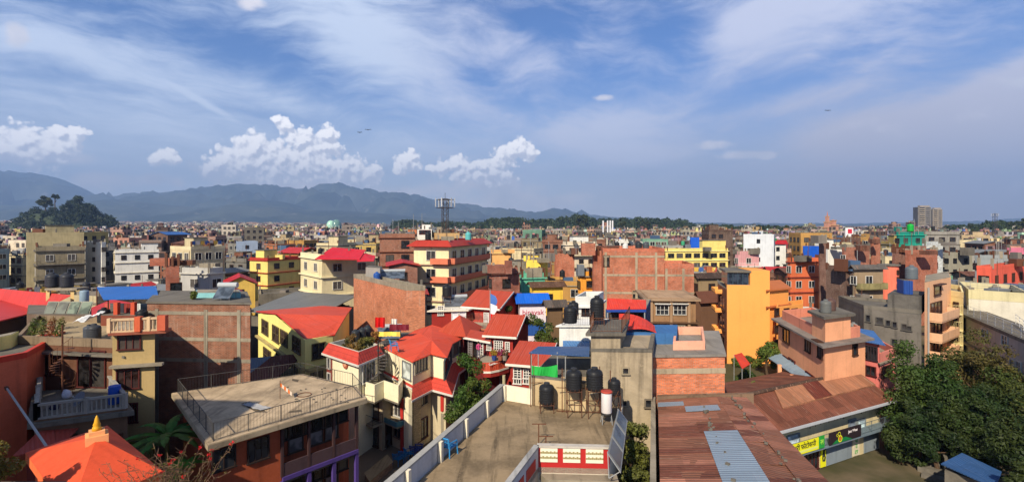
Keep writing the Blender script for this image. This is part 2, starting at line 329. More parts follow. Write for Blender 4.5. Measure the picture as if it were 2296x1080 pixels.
        q.l.new(ms, q.node('ShaderNodeOutputMaterial').inputs[0]); MC[key] = m; return m
    else: out = q.mix(0.0, col, col)
    if kind in ('plaster', 'concrete', 'brick') and k.get('vary', 0):
        out = q.mix(q.math('MULTIPLY', rnd, k['vary']), out, [x*.5 for x in col])
    p = q.node('ShaderNodeBsdfPrincipled', {'Base Color': out, 'Roughness': rough, 'Metallic': k.get('metal', metal), 'Specular IOR Level': k.get('spec', .5 if kind == 'glass' else .2)})
    if bump is not None:
        bn = q.node('ShaderNodeBump', {'Height': bump, 'Strength': abs(bs), 'Distance': .02}); bn.invert = bs < 0
        q.l.new(bn.outputs[0], p.inputs['Normal'])
    q.l.new(p.outputs[0], q.node('ShaderNodeOutputMaterial').inputs[0]); MC[key] = m; return m
# ------------------------------------------------------------------ terrain
def gz(x, y):                                        # valley floor, rising far off
    d = sqrt(x*x+y*y); z = max(0, d-800)*.012 if x < -150 else max(0, d-1500)*.004
    return min(z, 70)+(noise.noise(Vector((x/300, y/300, 0)))*6*min(1, max(0, d-300)/500))
b = MB(); ys = [-150, -20, 0, 15, 30, 50, 80, 120, 200, 300, 450, 600, 800, 1100, 1500, 2200, 3200, 4500, 6500, 9000, 12500]; nx = 60
for y in ys:
    for i in range(nx+1):
        x = (i/nx*2-1)*(160+1.35*max(y, 0)); b.v.append(Vector((x, y, gz(x, y))))
for j in range(len(ys)-1):
    for i in range(nx):
        k = j*(nx+1)+i; b.f.append((k, k+1, k+nx+2, k+nx+1)); b.m.append(0); b.c.append(None)
tag(b.build('ground', mat('ground', (120, 104, 84)), smooth=True), 'dusty brown ground of alleys and yards between the houses', kind='structure')
RIDGE = [(-300, 378), (0, 385), (60, 388), (100, 392), (140, 402), (180, 418), (215, 438), (240, 441), (300, 437), (350, 438), (420, 432), (480, 425), (520, 421), (560, 420), (600, 418), (640, 422), (680, 428), (705, 427), (720, 419), (735, 413), (752, 412), (775, 416), (800, 425), (840, 430), (880, 436), (930, 438), (960, 447), (1000, 456), (1060, 462), (1120, 470), (1180, 478), (1210, 475), (1240, 472), (1280, 474), (1320, 484), (1400, 497), (1500, 506), (1700, 508), (1900, 507), (2080, 503), (2160, 499), (2240, 494), (2400, 498), (2700, 500)]
RIDGE_N = [(-300, 430), (0, 460), (100, 462), (200, 455), (250, 446), (320, 452), (400, 462), (480, 466), (520, 459), (570, 447), (640, 452), (700, 470), (800, 474), (900, 482), (1000, 488), (1150, 494), (1300, 499), (1500, 506), (2700, 509)]
def interp(t, x):
    for (a, p), (c, q) in zip(t, t[1:]):
        if x <= c: return p+(q-p)*(x-a)/(c-a)
    return t[-1][1]
def hills(name, prof, y0, y1, y2, label, amp, seed):
    b = MB(); n = 260; m = 26
    for j in range(m+1):
        t = j/m
        for i in range(n+1):
            px = -300+3000*i/n; top = ZC+(H-interp(prof, px))/F*y1
            y = y0+(y1-y0)*t/.7 if t < .7 else y1+(y2-y1)*(t-.7)/.3
            s = (t/.7)**1.25 if t < .7 else 1-((t-.7)/.3)**1.3*.8
            x = (px-1148)/F*y1*(.55+.45*(y/y1))
            v = Vector((x/900+seed, y/900, 0)); r = 1-abs(noise.fractal(v, .8, 2.2, 6))*1.6
            env = 4*s*(1-s) if t < .7 else 0
            z = (top-40)*s+40*min(1, s*3)+env*(r-.45)*amp*(top/600+.25)
            if abs(t-.7) < .02: z = top+noise.noise(Vector((x/180, seed, 1)))*7
            b.v.append(Vector((x, y, z-20 if j == 0 else z)))
    for j in range(m):
        for i in range(n):
            k = j*(n+1)+i; b.f.append((k, k+1, k+n+2, k+n+1)); b.m.append(0); b.c.append(None)
    return tag(b.build(name, mat('hill', (38, 50, 44)), smooth=True), label, kind='structure')
hills('hills', RIDGE, 5600, 9000, 10800, 'long blue mountain ridge at the far edge of the valley', 300, 3.1)
hills('foothills', RIDGE_N, 4300, 6300, 7400, 'lower wooded foothills in front of the blue ridge', 130, 9.7)
# haze: one closed box round everything but the clouds
hb = MB().box((0, 3500, -25), (36000, 15500, 1250))
hzo = tag(hb.build('haze', bpy.data.materials.new('haze')), 'thin blue haze over the whole valley', kind='stuff')
hm = hzo.data.materials[0]; hm.use_nodes = True; q = G(hm.node_tree)
pv = q.node('ShaderNodeVolumePrincipled', {'Color': (.33, .52, .92, 1), 'Density': .000135, 'Anisotropy': .0})
q.l.new(pv.outputs[0], q.node('ShaderNodeOutputMaterial').inputs[1])
# ------------------------------------------------------------------ building kit
def V2(v): return Vector((v[0], v[1], 0))
def ccw(p):
    a = sum(p[i][0]*p[(i+1) % len(p)][1]-p[(i+1) % len(p)][0]*p[i][1] for i in range(len(p)))
    return list(p) if a > 0 else list(reversed(p))
def offset(poly, d):
    p = [V2(q) for q in poly]; n = len(p); out = []
    for i in range(n):
        e1 = (p[i]-p[i-1]).normalized(); e2 = (p[(i+1) % n]-p[i]).normalized()
        n1 = Vector((e1.y, -e1.x, 0)); n2 = Vector((e2.y, -e2.x, 0)); m = (n1+n2)
        if m.length < .2: out.append(p[i]+n1*d); continue
        m.normalize(); out.append(p[i]+m*(d/max(.35, m.dot(n1))))
    return out
WM = {}
def win_mesh(w_, h_, nv, nh, fc, gc, hood, fw=.07):
    key = (round(w_, 1), round(h_, 1), nv, nh, fc, gc, hood, fw)
    if key in WM: return WM[key]
    w_, h_ = max(.3, key[0]), max(.3, key[1]); f = MB(); t = fw
    def bar(x0, x1, z0, z1, d): f.prism([(x0, -d), (x1, -d), (x1, .03), (x0, .03)], z0, z1)
    bar(-w_/2-t, w_/2+t, h_/2, h_/2+t, .09); bar(-w_/2-t-.04, w_/2+t+.04, -h_/2-t, -h_/2, .13)
    bar(-w_/2-t, -w_/2, -h_/2, h_/2, .09); bar(w_/2, w_/2+t, -h_/2, h_/2, .09)
    for i in range(1, nv): x = -w_/2+w_*i/nv; bar(x-t*.35, x+t*.35, -h_/2, h_/2, .06)
    for i in range(1, nh): z = -h_/2+h_*i/nh; bar(-w_/2, w_/2, z-t*.3, z+t*.3, .05)
    if hood: f.prism([(-w_/2-.25, -.45), (w_/2+.25, -.45), (w_/2+.25, .03), (-w_/2-.25, .03)], h_/2+t+.08, h_/2+t+.18)
    p = MB().quad((-w_/2, -.015, -h_/2), (w_/2, -.015, -h_/2), (w_/2, -.015, h_/2), (-w_/2, -.015, h_/2))
    WM[key] = (f.mesh('window_frame', mat('paint', fc, dirt=.4)), p.mesh('window_pane', mat('glass', gc)))
    return WM[key]
WHITE, WOOD, DARK, PLUM = (205, 202, 194), (70, 44, 32), (38, 36, 38), (84, 38, 34)
GL = (22, 24, 28)
class House:
    def __init__(s, name, label, cat, pts, z0, z1, wall, roof=None, back=None, group=None):
        pts = [V2(p) for p in pts]
        if back is None: pts = pts+[pts[0]+pts[2]-pts[1]] if len(pts) == 3 else pts
        else: pts = pts+[pts[-1]+V2(back), pts[0]+V2(back)]
        s.p = pts; s.z0, s.z1 = z0, z1; c = sum(pts, Vector())/len(pts)
        s.root = empty(name, (c.x, c.y, z0), label, cat, group); s.c = c
        s.wall = MB().prism(pts, z0, z1).build('wall', wall, s.root)
        if roof is not None: MB().prism(offset(pts, -.05), z1+.004, z1+.03).build('roof', roof, s.root)
    def face(s, i):
        a, b = s.p[i], s.p[(i+1) % len(s.p)]; e = (b-a); L = e.length; e = e/L
        return a, e, Vector((e.y, -e.x, 0)), L
    def pl(s, i, px, py=None, off=0.0):              # where the view ray through a photo pixel meets wall i: (u, z)
        a, e, n, L = s.face(i); a = a+n*off; d = Vector(((px-1148)/F, 1, 0)); t = a.dot(n)/d.dot(n)
        return (d*t-a).dot(e), (ZC-((py or H)-H)/F*t)
    def at(s, i, u, z, off=0.0): a, e, n, L = s.face(i); q = a+e*u+n*off; return Vector((q.x, q.y, z))
    def w(s, i, u, z, w_, h_, nv=2, nh=1, fc=WOOD, gc=GL, hood=False, name='window', pane=True, fw=.07):
        a, e, n, L = s.face(i); f, p = win_mesh(w_, h_, nv, nh, fc, gc, hood, fw)
        o = put(name, f, s.root, s.at(i, u, z, .005), atan2(e.y, e.x)); q = put('pane', p, o, (0, 0, 0)); q.location = (0, 0, 0)
        return o
    def wp(s, i, x0, x1, y0, y1, **k):               # an opening given by its place in the photograph
        u0, _ = s.pl(i, x0); u1, _ = s.pl(i, x1); xm = (x0+x1)/2
        _, za = s.pl(i, xm, y0); _, zb = s.pl(i, xm, y1)
        return s.w(i, (u0+u1)/2, (za+zb)/2, abs(u1-u0), abs(za-zb), **k)
    def grid(s, i, zs, n, w_, h_, m=.6, skip=(), **k):
        a, e, nn, L = s.face(i)
        for r, z in enumerate(zs):
            for j in range(n):
                if (r, j) in skip: continue
                s.w(i, m+(L-2*m)*(j+.5)/n, z, w_, h_, **k)
    def band(s, z, th, out, m, name='floor_slab'):
        return MB().prism(offset(s.p, out), z-th/2, z+th/2).build(name, m, s.root)
    def parapet(s, h, m, th=.15, out=.02, z=None, name='parapet', poly=None):
        z = s.z1 if z is None else z; o = offset(poly or s.p, out); q = offset(poly or s.p, out-th); b = MB(); n = len(o)
        for i in range(n):
            j = (i+1) % n; b.prism([o[i], o[j], q[j], q[i]], z-.05, z+h)
        return b.build(name, m, s.root)
    def balcony(s, i, u0, u1, z, dep, m, rail='solid', h=.9, rm=None, th=.14, cat=None):
        P = [s.at(i, u0, 0, -.02), s.at(i, u1, 0, -.02), s.at(i, u1, 0, dep), s.at(i, u0, 0, dep)]
        b = MB().prism(P, z-th, z); o = b.build('balcony', m, s.root); rm = rm or m
        r = MB(); seq = [(P[0], P[3]), (P[3], P[2]), (P[2], P[1])]
        for A, B in seq: fence_run(r, V2(A), V2(B), z, h, rail)
        r.build('railing', rm, o); return o
    def rail(s, h, m, kind='bars', poly=None, z=None, edges=None, name='railing', inset=.12):
        q = offset(poly or s.p, -inset); r = MB(); n = len(q); z = s.z1 if z is None else z
        for i in (range(n) if edges is None else edges): fence_run(r, q[i], q[(i+1) % n], z, h, kind)
        return r.build(name, m, s.root)
def fence_run(r, A, B, z, h, kind, zb=None):
    A = V2(A); B = V2(B); L = (B-A).length
    if L < .05: return
    e = (B-A)/L; nrm = Vector((e.y, -e.x, 0)); up = lambda p, q: Vector((p.x, p.y, q))
    if kind == 'solid': r.prism([A-nrm*.05, B-nrm*.05, B+nrm*.05, A+nrm*.05], z, z+h); return
    top = .05 if kind != 'baluster' else .1
    if kind == 'baluster':
        r.prism([A-nrm*.09, B-nrm*.09, B+nrm*.09, A+nrm*.09], z+h-.12, z+h); r.prism([A-nrm*.08, B-nrm*.08, B+nrm*.08, A+nrm*.08], z, z+.1)
        n = max(2, int(L/.2))
        for k in range(n+1):
            p = A+e*L*k/n
            if k % 10 == 0: r.box((p.x, p.y, z), (.2, .2, h+.04))
            else: r.tube(up(p, z+.1), up(p, z+h*.5), .05, 5, .035); r.tube(up(p, z+h*.5), up(p, z+h-.12), .035, 5, .05)
        return
    r.tube(up(A, z+h), up(B, z+h), .02, 5); 
    if kind in ('bars', 'wire'): r.tube(up(A, z+.1), up(B, z+.1), .018, 4)
    if kind == 'pipes':
        for q in (.33, .66): r.tube(up(A, z+h*q), up(B, z+h*q), .016, 4)
    n = max(1, int(L/1.6))
    for k in range(n+1): p = A+e*L*k/n; r.tube(up(p, z), up(p, z+h+.02), .024, 5)
    if kind == 'bars':
        n = max(2, int(L/.16))
        for k in range(n+1): p = A+e*L*k/n; r.tube(up(p, z+.1), up(p, z+h), .007, 3)
def sheet(pts, th, name, m, parent):                   # a plate through 3-D points, th thick downward
    b = MB(); n = len(pts); t = [Vector(p) for p in pts]; u = [p-Vector((0, 0, th)) for p in t]
    nn = (t[1]-t[0]).cross(t[2]-t[1])
    if nn.z < 0: t.reverse(); u.reverse()
    b.add(t+u, [tuple(range(n)), tuple(range(2*n-1, n-1, -1))]+[(i, n+i, n+(i+1) % n, (i+1) % n) for i in range(n)])
    return b.build(name, m, parent)
def skirt(h, edges, zt, zb, out, m, name='roof_skirt', rim=WHITE, inn=.0):
    o = offset(h.p, out); q = offset(h.p, inn); b = MB(); n = len(o); r = MB()
    for i in edges:
        j = (i+1) % n
        A, B, C_, D_ = [Vector((p.x, p.y, z)) for p, z in ((q[i], zt), (q[j], zt), (o[j], zb), (o[i], zb))]
        t = Vector((0, 0, .07)); b.add([A, B, C_, D_, A-t, B-t, C_-t, D_-t], [(3, 2, 1, 0), (4, 5, 6, 7), (0, 1, 5, 4), (2, 3, 7, 6), (1, 2, 6, 5), (3, 0, 4, 7)])
        e = (C_-D_).normalized(); nn = Vector((e.y, -e.x, 0))
        r.prism([D_, C_, C_+nn*.05, D_+nn*.05], zb-.16, zb-.01)
    s_ = b.build(name, m, h.root); r.build('fascia', mat('paint', rim), s_); return s_
# ---- rooftop things
TM = {}
def tank_mesh(c):
    if c in TM: return TM[c]
    p = [(.0, 0), (.5, 0), (.52, .06)]
    for k in range(6): z = .1+k*.16; p += [(.52, z), (.545, z+.05), (.52, z+.1)]
    p += [(.52, 1.08), (.44, 1.2), (.24, 1.28), (.2, 1.28), (.2, 1.34), (0, 1.36)]
    l = MB().lathe([(.001, 0), (.21, 0), (.21, .06), (.06, .09), (.001, .09)], 12)
    TM[c] = (MB().lathe([(max(r, .001), z) for r, z in p], 20).mesh('tank_body', mat('paint', c, rough=.45, dirt=.4), smooth=True), l.mesh('tank_lid', mat('paint', tuple(min(255, x+16) for x in c))))
    return TM[c]
BLK = (34, 35, 38)
def tank(loc, label, s_=1.0, c=BLK, legs=0.0, zs=1.0, group='water tanks on the rooftops', parts=True):
    t = empty('water_tank', loc, label, 'water tank', group); bm_, lm_ = tank_mesh(c)
    b = put('body', bm_, t, Vector(loc)+Vector((0, 0, legs))); b.scale = (s_, s_, s_*zs)
    if parts: l = put('lid', lm_, t, Vector(loc)+Vector((0, 0, legs+1.345*s_*zs))); l.scale = (s_, s_, s_)
    if legs > .1:
        r = MB(); q = .45*s_; L = Vector(loc)
        for x, y in ((-q, -q), (q, -q), (q, q), (-q, q)): r.tube(L+Vector((x, y, 0)), L+Vector((x, y, legs)), .025, 5)
        for k, zz_ in enumerate((legs-.03, legs*.5) if legs > 1 else (legs-.03,)):
            c4 = [L+Vector((x, y, zz_)) for x, y in ((-q, -q), (q, -q), (q, q), (-q, q))]
            for a_ in range(4): r.tube(c4[a_], c4[(a_+1) % 4], .022, 4)
        for k in range(12):
            a_ = 2*pi*k/12; p = L+Vector((cos(a_)*.56*s_, sin(a_)*.56*s_, legs)); r.tube(p-Vector((0, 0, .04)), p+Vector((0, 0, .16*s_)), .012, 3)
        r.build('stand', mat('paint', (88, 58, 44)), t)
    return t
def solar(loc, label, rz=0.0, w_=2.0, d=1.2, group='solar water heaters on the rooftops', c=(58, 66, 76)):
    t = empty('solar_heater', loc, label, 'solar heater', group, rz); n = 9
    p = MB(); p.add([(-w_/2, -d/2, .15), (w_/2, -d/2, .15), (w_/2, d/2, .95), (-w_/2, d/2, .95), (-w_/2, -d/2, .1), (w_/2, -d/2, .1), (w_/2, d/2, .9), (-w_/2, d/2, .9)], [(0, 1, 2, 3), (7, 6, 5, 4), (0, 4, 5, 1), (2, 6, 7, 3), (1, 5, 6, 2), (3, 7, 4, 0)])
    for nm, me_, mm in (('collector', p, mat('glass', c)),):
        o = bpy.data.objects.new(nm, me_.mesh(nm, mm)); COL.objects.link(o); o.parent = t
    q = MB(); q.tube((-w_/2-.1, d/2+.05, 1.0), (w_/2+.1, d/2+.05, 1.0), .2, 12)
    o = bpy.data.objects.new('barrel', q.mesh('barrel', mat('paint', (170, 175, 178), rough=.3))); COL.objects.link(o); o.parent = t
    r = MB()
    for x in (-w_/2, 0, w_/2): r.tube((x, -d/2, 0), (x, -d/2, .12), .02, 4); r.tube((x, d/2, 0), (x, d/2, .9), .02, 4); r.tube((x, -d/2, .12), (x, d/2, .92), .025, 4)
    o = bpy.data.objects.new('stand', r.mesh('stand', mat('paint', (120, 120, 122)))); COL.objects.link(o); o.parent = t
    return t
# ---- foliage
def leaves(b, c, r, n, rng, size, flat=.8, hole=.0):
    for _ in range(n):
        d = Vector((rng.gauss(0, 1), rng.gauss(0, 1), rng.gauss(0, 1))).normalized(); k = rng.uniform(.55, 1.08)
        p = Vector(c)+Vector((d.x*r*k, d.y*r*k, d.z*r*flat*k))
        nrm = (d+Vector((rng.gauss(0, .6), rng.gauss(0, .6), rng.gauss(0, .6)+.3))).normalized()
        t = nrm.orthogonal().normalized(); t.rotate(Matrix.Rotation(rng.uniform(0, 6.28), 3, nrm)); bt = nrm.cross(t)
        s_ = size*rng.uniform(.6, 1.3); a = p+t*s_; q = p-t*s_; l = p+bt*s_*.45+nrm*s_*.12; m = p-bt*s_*.45+nrm*s_*.12
        i = len(b.v); b.v += [a, l, q, m]; b.f.append((i, i+1, i+2, i+3)); b.m.append(0); b.c.append(None)
def crown_blobs(rng, rx, ry, rz_, n):
    out = []
    for _ in range(n):
        d = Vector((rng.gauss(0, 1), rng.gauss(0, 1), rng.gauss(0, 1))).normalized()*rng.uniform(.3, 1.08)
        out.append((Vector((d.x*rx, d.y*ry, d.z*rz_)), rng.uniform(.2, .42)*min(rx, ry, rz_)*1.1))
    return out
def tree(base, height, rx, ry, label, col=(66, 84, 30), n=40, per=260, size=.16, seed=1, cb=.35, name='tree', cat='tree', group=None, c2=(110, 112, 44), trunk=True, tr=.16):
    rng = random.Random(seed); base = Vector(base); t = empty(name, base, label, cat, group)
    rz_ = height*(1-cb)/2; cc = base+Vector((0, 0, height*cb+rz_)); b = MB(); bl = crown_blobs(rng, rx, ry, rz_, n)
    for c, r in bl: leaves(b, cc+c, r, per, rng, size)
    b.build('crown', mat('leaf', col, c2=c2), t)
    if trunk:
        w_ = MB(); top = cc+Vector((rng.uniform(-.2, .2), rng.uniform(-.2, .2), -rz_*.1)); mid = base.lerp(top, .5)+Vector((rng.uniform(-.15, .15), .1, 0))
        w_.tube(base-Vector((0, 0, .1)), mid, tr, 8, tr*.75); w_.tube(mid, top, tr*.75, 7, tr*.4)
        for c, r in bl[:14]:
            s0 = mid.lerp(top, rng.uniform(.1, .9)); w_.tube(s0, cc+c, tr*.35, 5, tr*.08)
        w_.build('trunk', mat('plaster', (84, 66, 50)), t)
    return t
def bush(base, r, label, col=(70, 86, 34), seed=1, h=None, size=.1, n=9, per=120, name='bush', group=None, cat='bush', c2=(110, 112, 44)):
    rng = random.Random(seed); t = MB(); h = h or r*1.3; base = Vector(base)
    st = MB()
    for _ in range(n):
        p = Vector((rng.uniform(-.6, .6)*r, rng.uniform(-.6, .6)*r, rng.uniform(.25, .85)*h)); leaves(t, base+p, r*.42, per, rng, size); st.tube(base, base+p, .025, 4, .01)
    e = empty(name, base, label, cat, group); t.build('foliage', mat('leaf', col, c2=c2), e); st.build('stem', mat('plaster', (84, 66, 50)), e); return e
M_ = mat
PL = lambda c, **k: mat('plaster', c, **k)
CONC = mat('concrete', (150, 140, 122)); CONC_D = mat('concrete', (112, 106, 96)); BRICK = mat('brick', (160, 88, 56)); BRICK_D = mat('brick', (120, 62, 44)); SLAB = mat('concrete', (168, 152, 128))
IRON = mat('paint', (48, 46, 46)); STEEL = mat('paint', (150, 152, 152)); RUSTY = mat('paint', (100, 64, 46))
REDT = mat('tin', (208, 62, 44), rough=.6)
# ================================================================== RIGHT FOREGROUND
# --- long rusty shed
def rust_shed():
    ze, zr = 6.8, 7.2
    A, B_, C_, D_ = W(1475, 896, ze), W(1674, 892, ze), W(1868, 1092, ze), W(1480, 1092, ze)
    A2, B2 = A, B_; C2 = B_+(C_-B_)*1.35; D2 = A+(D_-A)*1.35; r0 = W(1606, 888, zr); r1 = W(1735, 1092, zr); r1 = r0+(r1-r0)*1.35
    h = House('shed', 'long shed with patched rusty sheet roof and pale blue sheets', 'shed', [D2+Vector((.35, 0, 0)), C2+Vector((-.35, 0, 0)), B_+Vector((-.35, -.3, 0)), A+Vector((.35, -.3, 0))], 0, 6.55, CONC_D)
    ru = mat('rust', (146, 98, 78), pitch=.85)
    def grid2(P, Q, R_, S, name, m, lift=0.0):          # ruled plate between P-Q (far) and S-R (near), sheets laid across
        b = MB(); up = Vector((0, 0, lift)); b.add([S+up, R_+up, Q+up, P+up, S+up-Vector((0, 0, .05)), R_+up-Vector((0, 0, .05)), Q+up-Vector((0, 0, .05)), P+up-Vector((0, 0, .05))], [(0, 1, 2, 3), (7, 6, 5, 4), (0, 4, 5, 1), (1, 5, 6, 2), (2, 6, 7, 3), (3, 7, 4, 0)])
        return b.build(name, m, h.root)
    grid2(A, r0, r1, D2, 'roof_slope', ru); grid2(r0, B_, C2, r1, 'roof_slope', ru)
    lp = lambda P, Q, t: P+(Q-P)*t
    # sheets laid over each other, each a plate of its own on the slope
    rng = random.Random(5); k = 0
    def sh(s, u0, u1, v0, v1, m, name='roof_sheet', lift=.03):
        f = (lambda u, v: lp(lp(A, D2, v), lp(r0, r1, v), u)) if s == 0 else (lambda u, v: lp(lp(r0, r1, v), lp(B_, C2, v), u))
        P = [f(u0, v0), f(u1, v0), f(u1, v1), f(u0, v1)]; sheet([p+Vector((0, 0, lift)) for p in P], .02, name, m, h.root)
    blue = mat('tin', (126, 142, 158), pitch=1.0); red2 = mat('rust', (166, 112, 92), pitch=.85); dk = mat('rust', (118, 72, 58), pitch=.85)
    v = .0
    while v < 1.0:
        dv = rng.uniform(.035, .05)
        sh(0, .0, rng.uniform(.62, .7), v, v+dv*1.03, rng.choice([ru, red2, dk, ru]), lift=.02+.006*(k % 3)); 
        if rng.random() < .7: sh(1, .0, .5, v, v+dv*1.03, rng.choice([ru, red2, dk]), lift=.02+.006*(k % 3))
        sh(1, .48, 1.0, v, v+dv*1.03, rng.choice([ru, red2, dk, ru]), lift=.045+.006*(k % 3)); v += dv; k += 1
    sh(0, .57, .985, .365, 1.0, blue, lift=.09)
    sh(0, .0, .42, .045, .09, blue, lift=.06); sh(0, .42, .93, .11, .165, blue, lift=.075)
    sh(0, .52, .97, .30, .365, dk, lift=.08)
    bt = MB()
    for a_, b_ in (((0, .68), 'l'), ((1, .46), 'r')):
        for q_ in range(34):
            vv = rng.random(); P = lp(lp(A, D2, vv), lp(r0, r1, vv), a_[1]) if a_[0] == 0 else lp(lp(r0, r1, vv), lp(B_, C2, vv), a_[1])
            if rng.random() < .75:
                P = P+Vector((rng.uniform(-.16, .16), 0, .07)); s_ = rng.uniform(.04, .11); bt.box(P, (s_*1.6, s_, s_), rng.uniform(0, 3))
    tag(bt.build('stones', CONC_D), 'loose stones and brick pieces holding down the rusty shed sheets', 'stones', kind='stuff')
    wl = House('wall', 'mossy brick wall along the far end of the rusty shed', 'wall', [W(1473, 890, 7.0), W(1690, 884, 7.0)], 0, 7.05, mat('concrete', (128, 104, 84)), back=(.1, .3))
    w2 = House('wall', 'cement gable wall along the left side of the rusty shed', 'wall', [D2+Vector((-.15, 0, 0)), A+Vector((-.15, 0, 0))], 0, 7.0, CONC, back=(-.25, 0))
rust_shed()
# --- shop building
def shops():
    ze, zr = 3.95, 5.35
    eL, eR, rL, rR = W(1745, 967, ze), W(2008, 896, ze), W(1707, 878, zr), W(1921, 834, zr)
    e = (eR-eL).normalized(); n = Vector((e.y, -e.x, 0)); eL = eL-e*3.2; rL0 = rL-e*.4
    fL, fR = eL-n*.95, eR-n*.95
    h = House('shop_building', 'low cream shop row with wide rusty roof and grey roller shutters', 'building', [fL, fR-e*.3, fR-e*.3-n*7.2], 0, 3.8, PL((206, 190, 150)))
    ru = mat('rust', (128, 78, 60), pitch=.9); ru2 = mat('rust', (170, 116, 86), pitch=.9)
    bL, bR = rL0+(rL0-W(1745, 967, ze))*.0-n*0, rR
    sheet([eL+Vector((0, 0, 0)), eR, rR, rL-e*3.0], .06, 'roof_slope', ru, h.root)
    bk = -n*5.6-Vector((0, 0, 1.2)); sheet([rL-e*3.0, rR, rR+bk, rL-e*3.0+bk], .06, 'roof_slope', ru, h.root)
    # upper sheets, stepped over the lower ones
    lp = lambda P, Q, t: P+(Q-P)*t; q0 = rL+e*1.3
    up = Vector((0, 0, .12)); P = [lp(q0, W(1745, 967, ze)+e*1.3, .55)+up, lp(rR, eR, .5)+up, rR+up, q0+up]; sheet(P, .1, 'roof_sheet', ru2, h.root)
    sheet([lp(P[3], P[2], .3)+Vector((0, 0, .03)), lp(P[3], P[2], .48)+Vector((0, 0, .03)), lp(P[0], P[1], .5)+Vector((0, 0, .03)), lp(P[0], P[1], .32)+Vector((0, 0, .03))], .02, 'roof_sheet', mat('rust', (110, 54, 42)), h.root)
    rc = MB(); rc.tube(rL-e*3+Vector((0, 0, .02)), rR+Vector((0, 0, .06)), .16, 6); rc.build('ridge_cap', mat('rust', (86, 66, 54)), h.root)
    g_ = MB(); g_.prism([eL+n*.02, eR+n*.02, eR+n*.12, eL+n*.12], ze-.14, ze+.02); g_.build('gutter', mat('paint', (176, 180, 184)), h.root)
    # balcony
    a, ee, nn, L = h.face(0); u = lambda px: h.pl(0, px)[0]; zb = 2.02
    u0, u1 = 0.1, u(1985)
    bal = MB().prism([h.at(0, u0, 0, -.02), h.at(0, u1, 0, -.02), h.at(0, u1, 0, .9), h.at(0, u0, 0, .9)], zb-.14, zb).build('balcony', mat('paint', (112, 128, 138), dirt=.4), h.root)
    r = MB(); fence_run(r, h.at(0, u0, 0, .85), h.at(0, u1, 0, .85), zb, .8, 'bars'); r.build('railing', mat('paint', (80, 92, 98)), bal)
    # openings: upper doors
    for x0, x1, c_ in ((1764, 1790, (150, 165, 180)), (1902, 1917, (92, 100, 112)), (1922, 1938, (158, 176, 186))):
        h.wp(0, x0, x1, 940 if x0 > 1800 else 975, 958 if x0 > 1800 else 1000, nv=1, fc=(120, 128, 132), gc=c_, name='door')
    for x0, x1 in ((1852, 1908), (1936, 1968)):
        ua, ub = h.pl(0, x0)[0], h.pl(0, x1)[0]; s_ = MB(); k = 0
        while k < 22: z = .08+k*.085; s_.tube(h.at(0, ua, z, .04), h.at(0, ub, z, .04), .045, 6); k += 1
        s_.build('roller_shutter', mat('paint', (128, 138, 146), dirt=.5), h.root)
    ua, ub = h.pl(0, 1800)[0], h.pl(0, 1832)[0]; h.w(0, (ua+ub)/2, .98, ub-ua, 1.7, nv=4, fc=PLUM, name='door')
    # a fringe of torn shade cloth under the eave
    rng = random.Random(3); f = MB(); a0 = u(1795); a1 = u(1975); q = a0
    while q < a1:
        l = rng.uniform(.15, .55)*(1 if rng.random() < .8 else .3); p = h.at(0, q, ze-.12, .45+rng.uniform(-.1, .1)); w_ = rng.uniform(.05, .12)
        f.prism([(p.x, p.y), (p.x+e.x*w_, p.y+e.y*w_), (p.x+e.x*w_+.01, p.y+e.y*w_+.012), (p.x+.01, p.y+.012)], ze-.1-l, ze-.1); q += rng.uniform(.05, .16)
        if 2.6 < q-a0 < 2.9 and False: q += .5
    f.build('shade_fringe', mat('paint', (62, 68, 62)), h.root)
    return h, e, n
shopb, se, sn = shops()
FONT = [None]
def text(s_, size, name, m, parent, loc, e, n, ext=.01):
    cu = bpy.data.curves.new(name, 'FONT'); cu.body = s_; cu.size = size; cu.extrude = ext; cu.align_x = 'CENTER'; cu.align_y = 'CENTER'
    o = bpy.data.objects.new('tmp', cu); COL.objects.link(o); dg = bpy.context.evaluated_depsgraph_get(); me = bpy.data.meshes.new_from_object(o.evaluated_get(dg))
    bpy.data.objects.remove(o); me.materials.clear(); me.materials.append(m)
    t = bpy.data.objects.new(name, me); COL.objects.link(t); t.parent = parent; t.location = Vector(loc)-parent_loc(parent)
    t.rotation_euler = (R(90), 0, atan2(e.y, e.x)); return t
def board(h, x0, x1, z0, z1, off, m, name, label, cat='sign', th=.05, kind_parent=True):
    u0, u1 = h.pl(0, x0, off=off)[0], h.pl(0, x1, off=off)[0]
    c = h.at(0, (u0+u1)/2, (z0+z1)/2, off); b = empty(name, c, label, cat)
    MB().prism([h.at(0, u0, 0, off-th), h.at(0, u1, 0, off-th), h.at(0, u1, 0, off), h.at(0, u0, 0, off)], z0, z1).build('panel', m, b)
    return b, c, u1-u0
YEL = mat('paint', (226, 222, 30)); INK = mat('paint', (40, 44, 40)); GRN = mat('paint', (42, 150, 60)); 
b_, c_, L_ = board(shopb, 1772, 1836, 2.06, 2.85, .97, YEL, 'sign', 'bright yellow banner with dark lettering on the shop balcony')
text('श्री फोटोकपी', .46, 'lettering', INK, b_, c_+sn*.012+Vector((0, 0, .08)), se, sn)
MB().prism([shopb.at(0, shopb.pl(0, 1782, off=.97)[0], 0, .971), shopb.at(0, shopb.pl(0, 1834, off=.97)[0], 0, .971), shopb.at(0, shopb.pl(0, 1834, off=.97)[0], 0, .976), shopb.at(0, shopb.pl(0, 1782, off=.97)[0], 0, .976)], 2.16, 2.3).build('stripe', mat('paint', (214, 220, 120)), b_)
b_, c_, L_ = board(shopb, 1837, 1849, 2.06, 2.88, .98, GRN, 'sign', 'small green poster panel at the right end of the yellow banner')
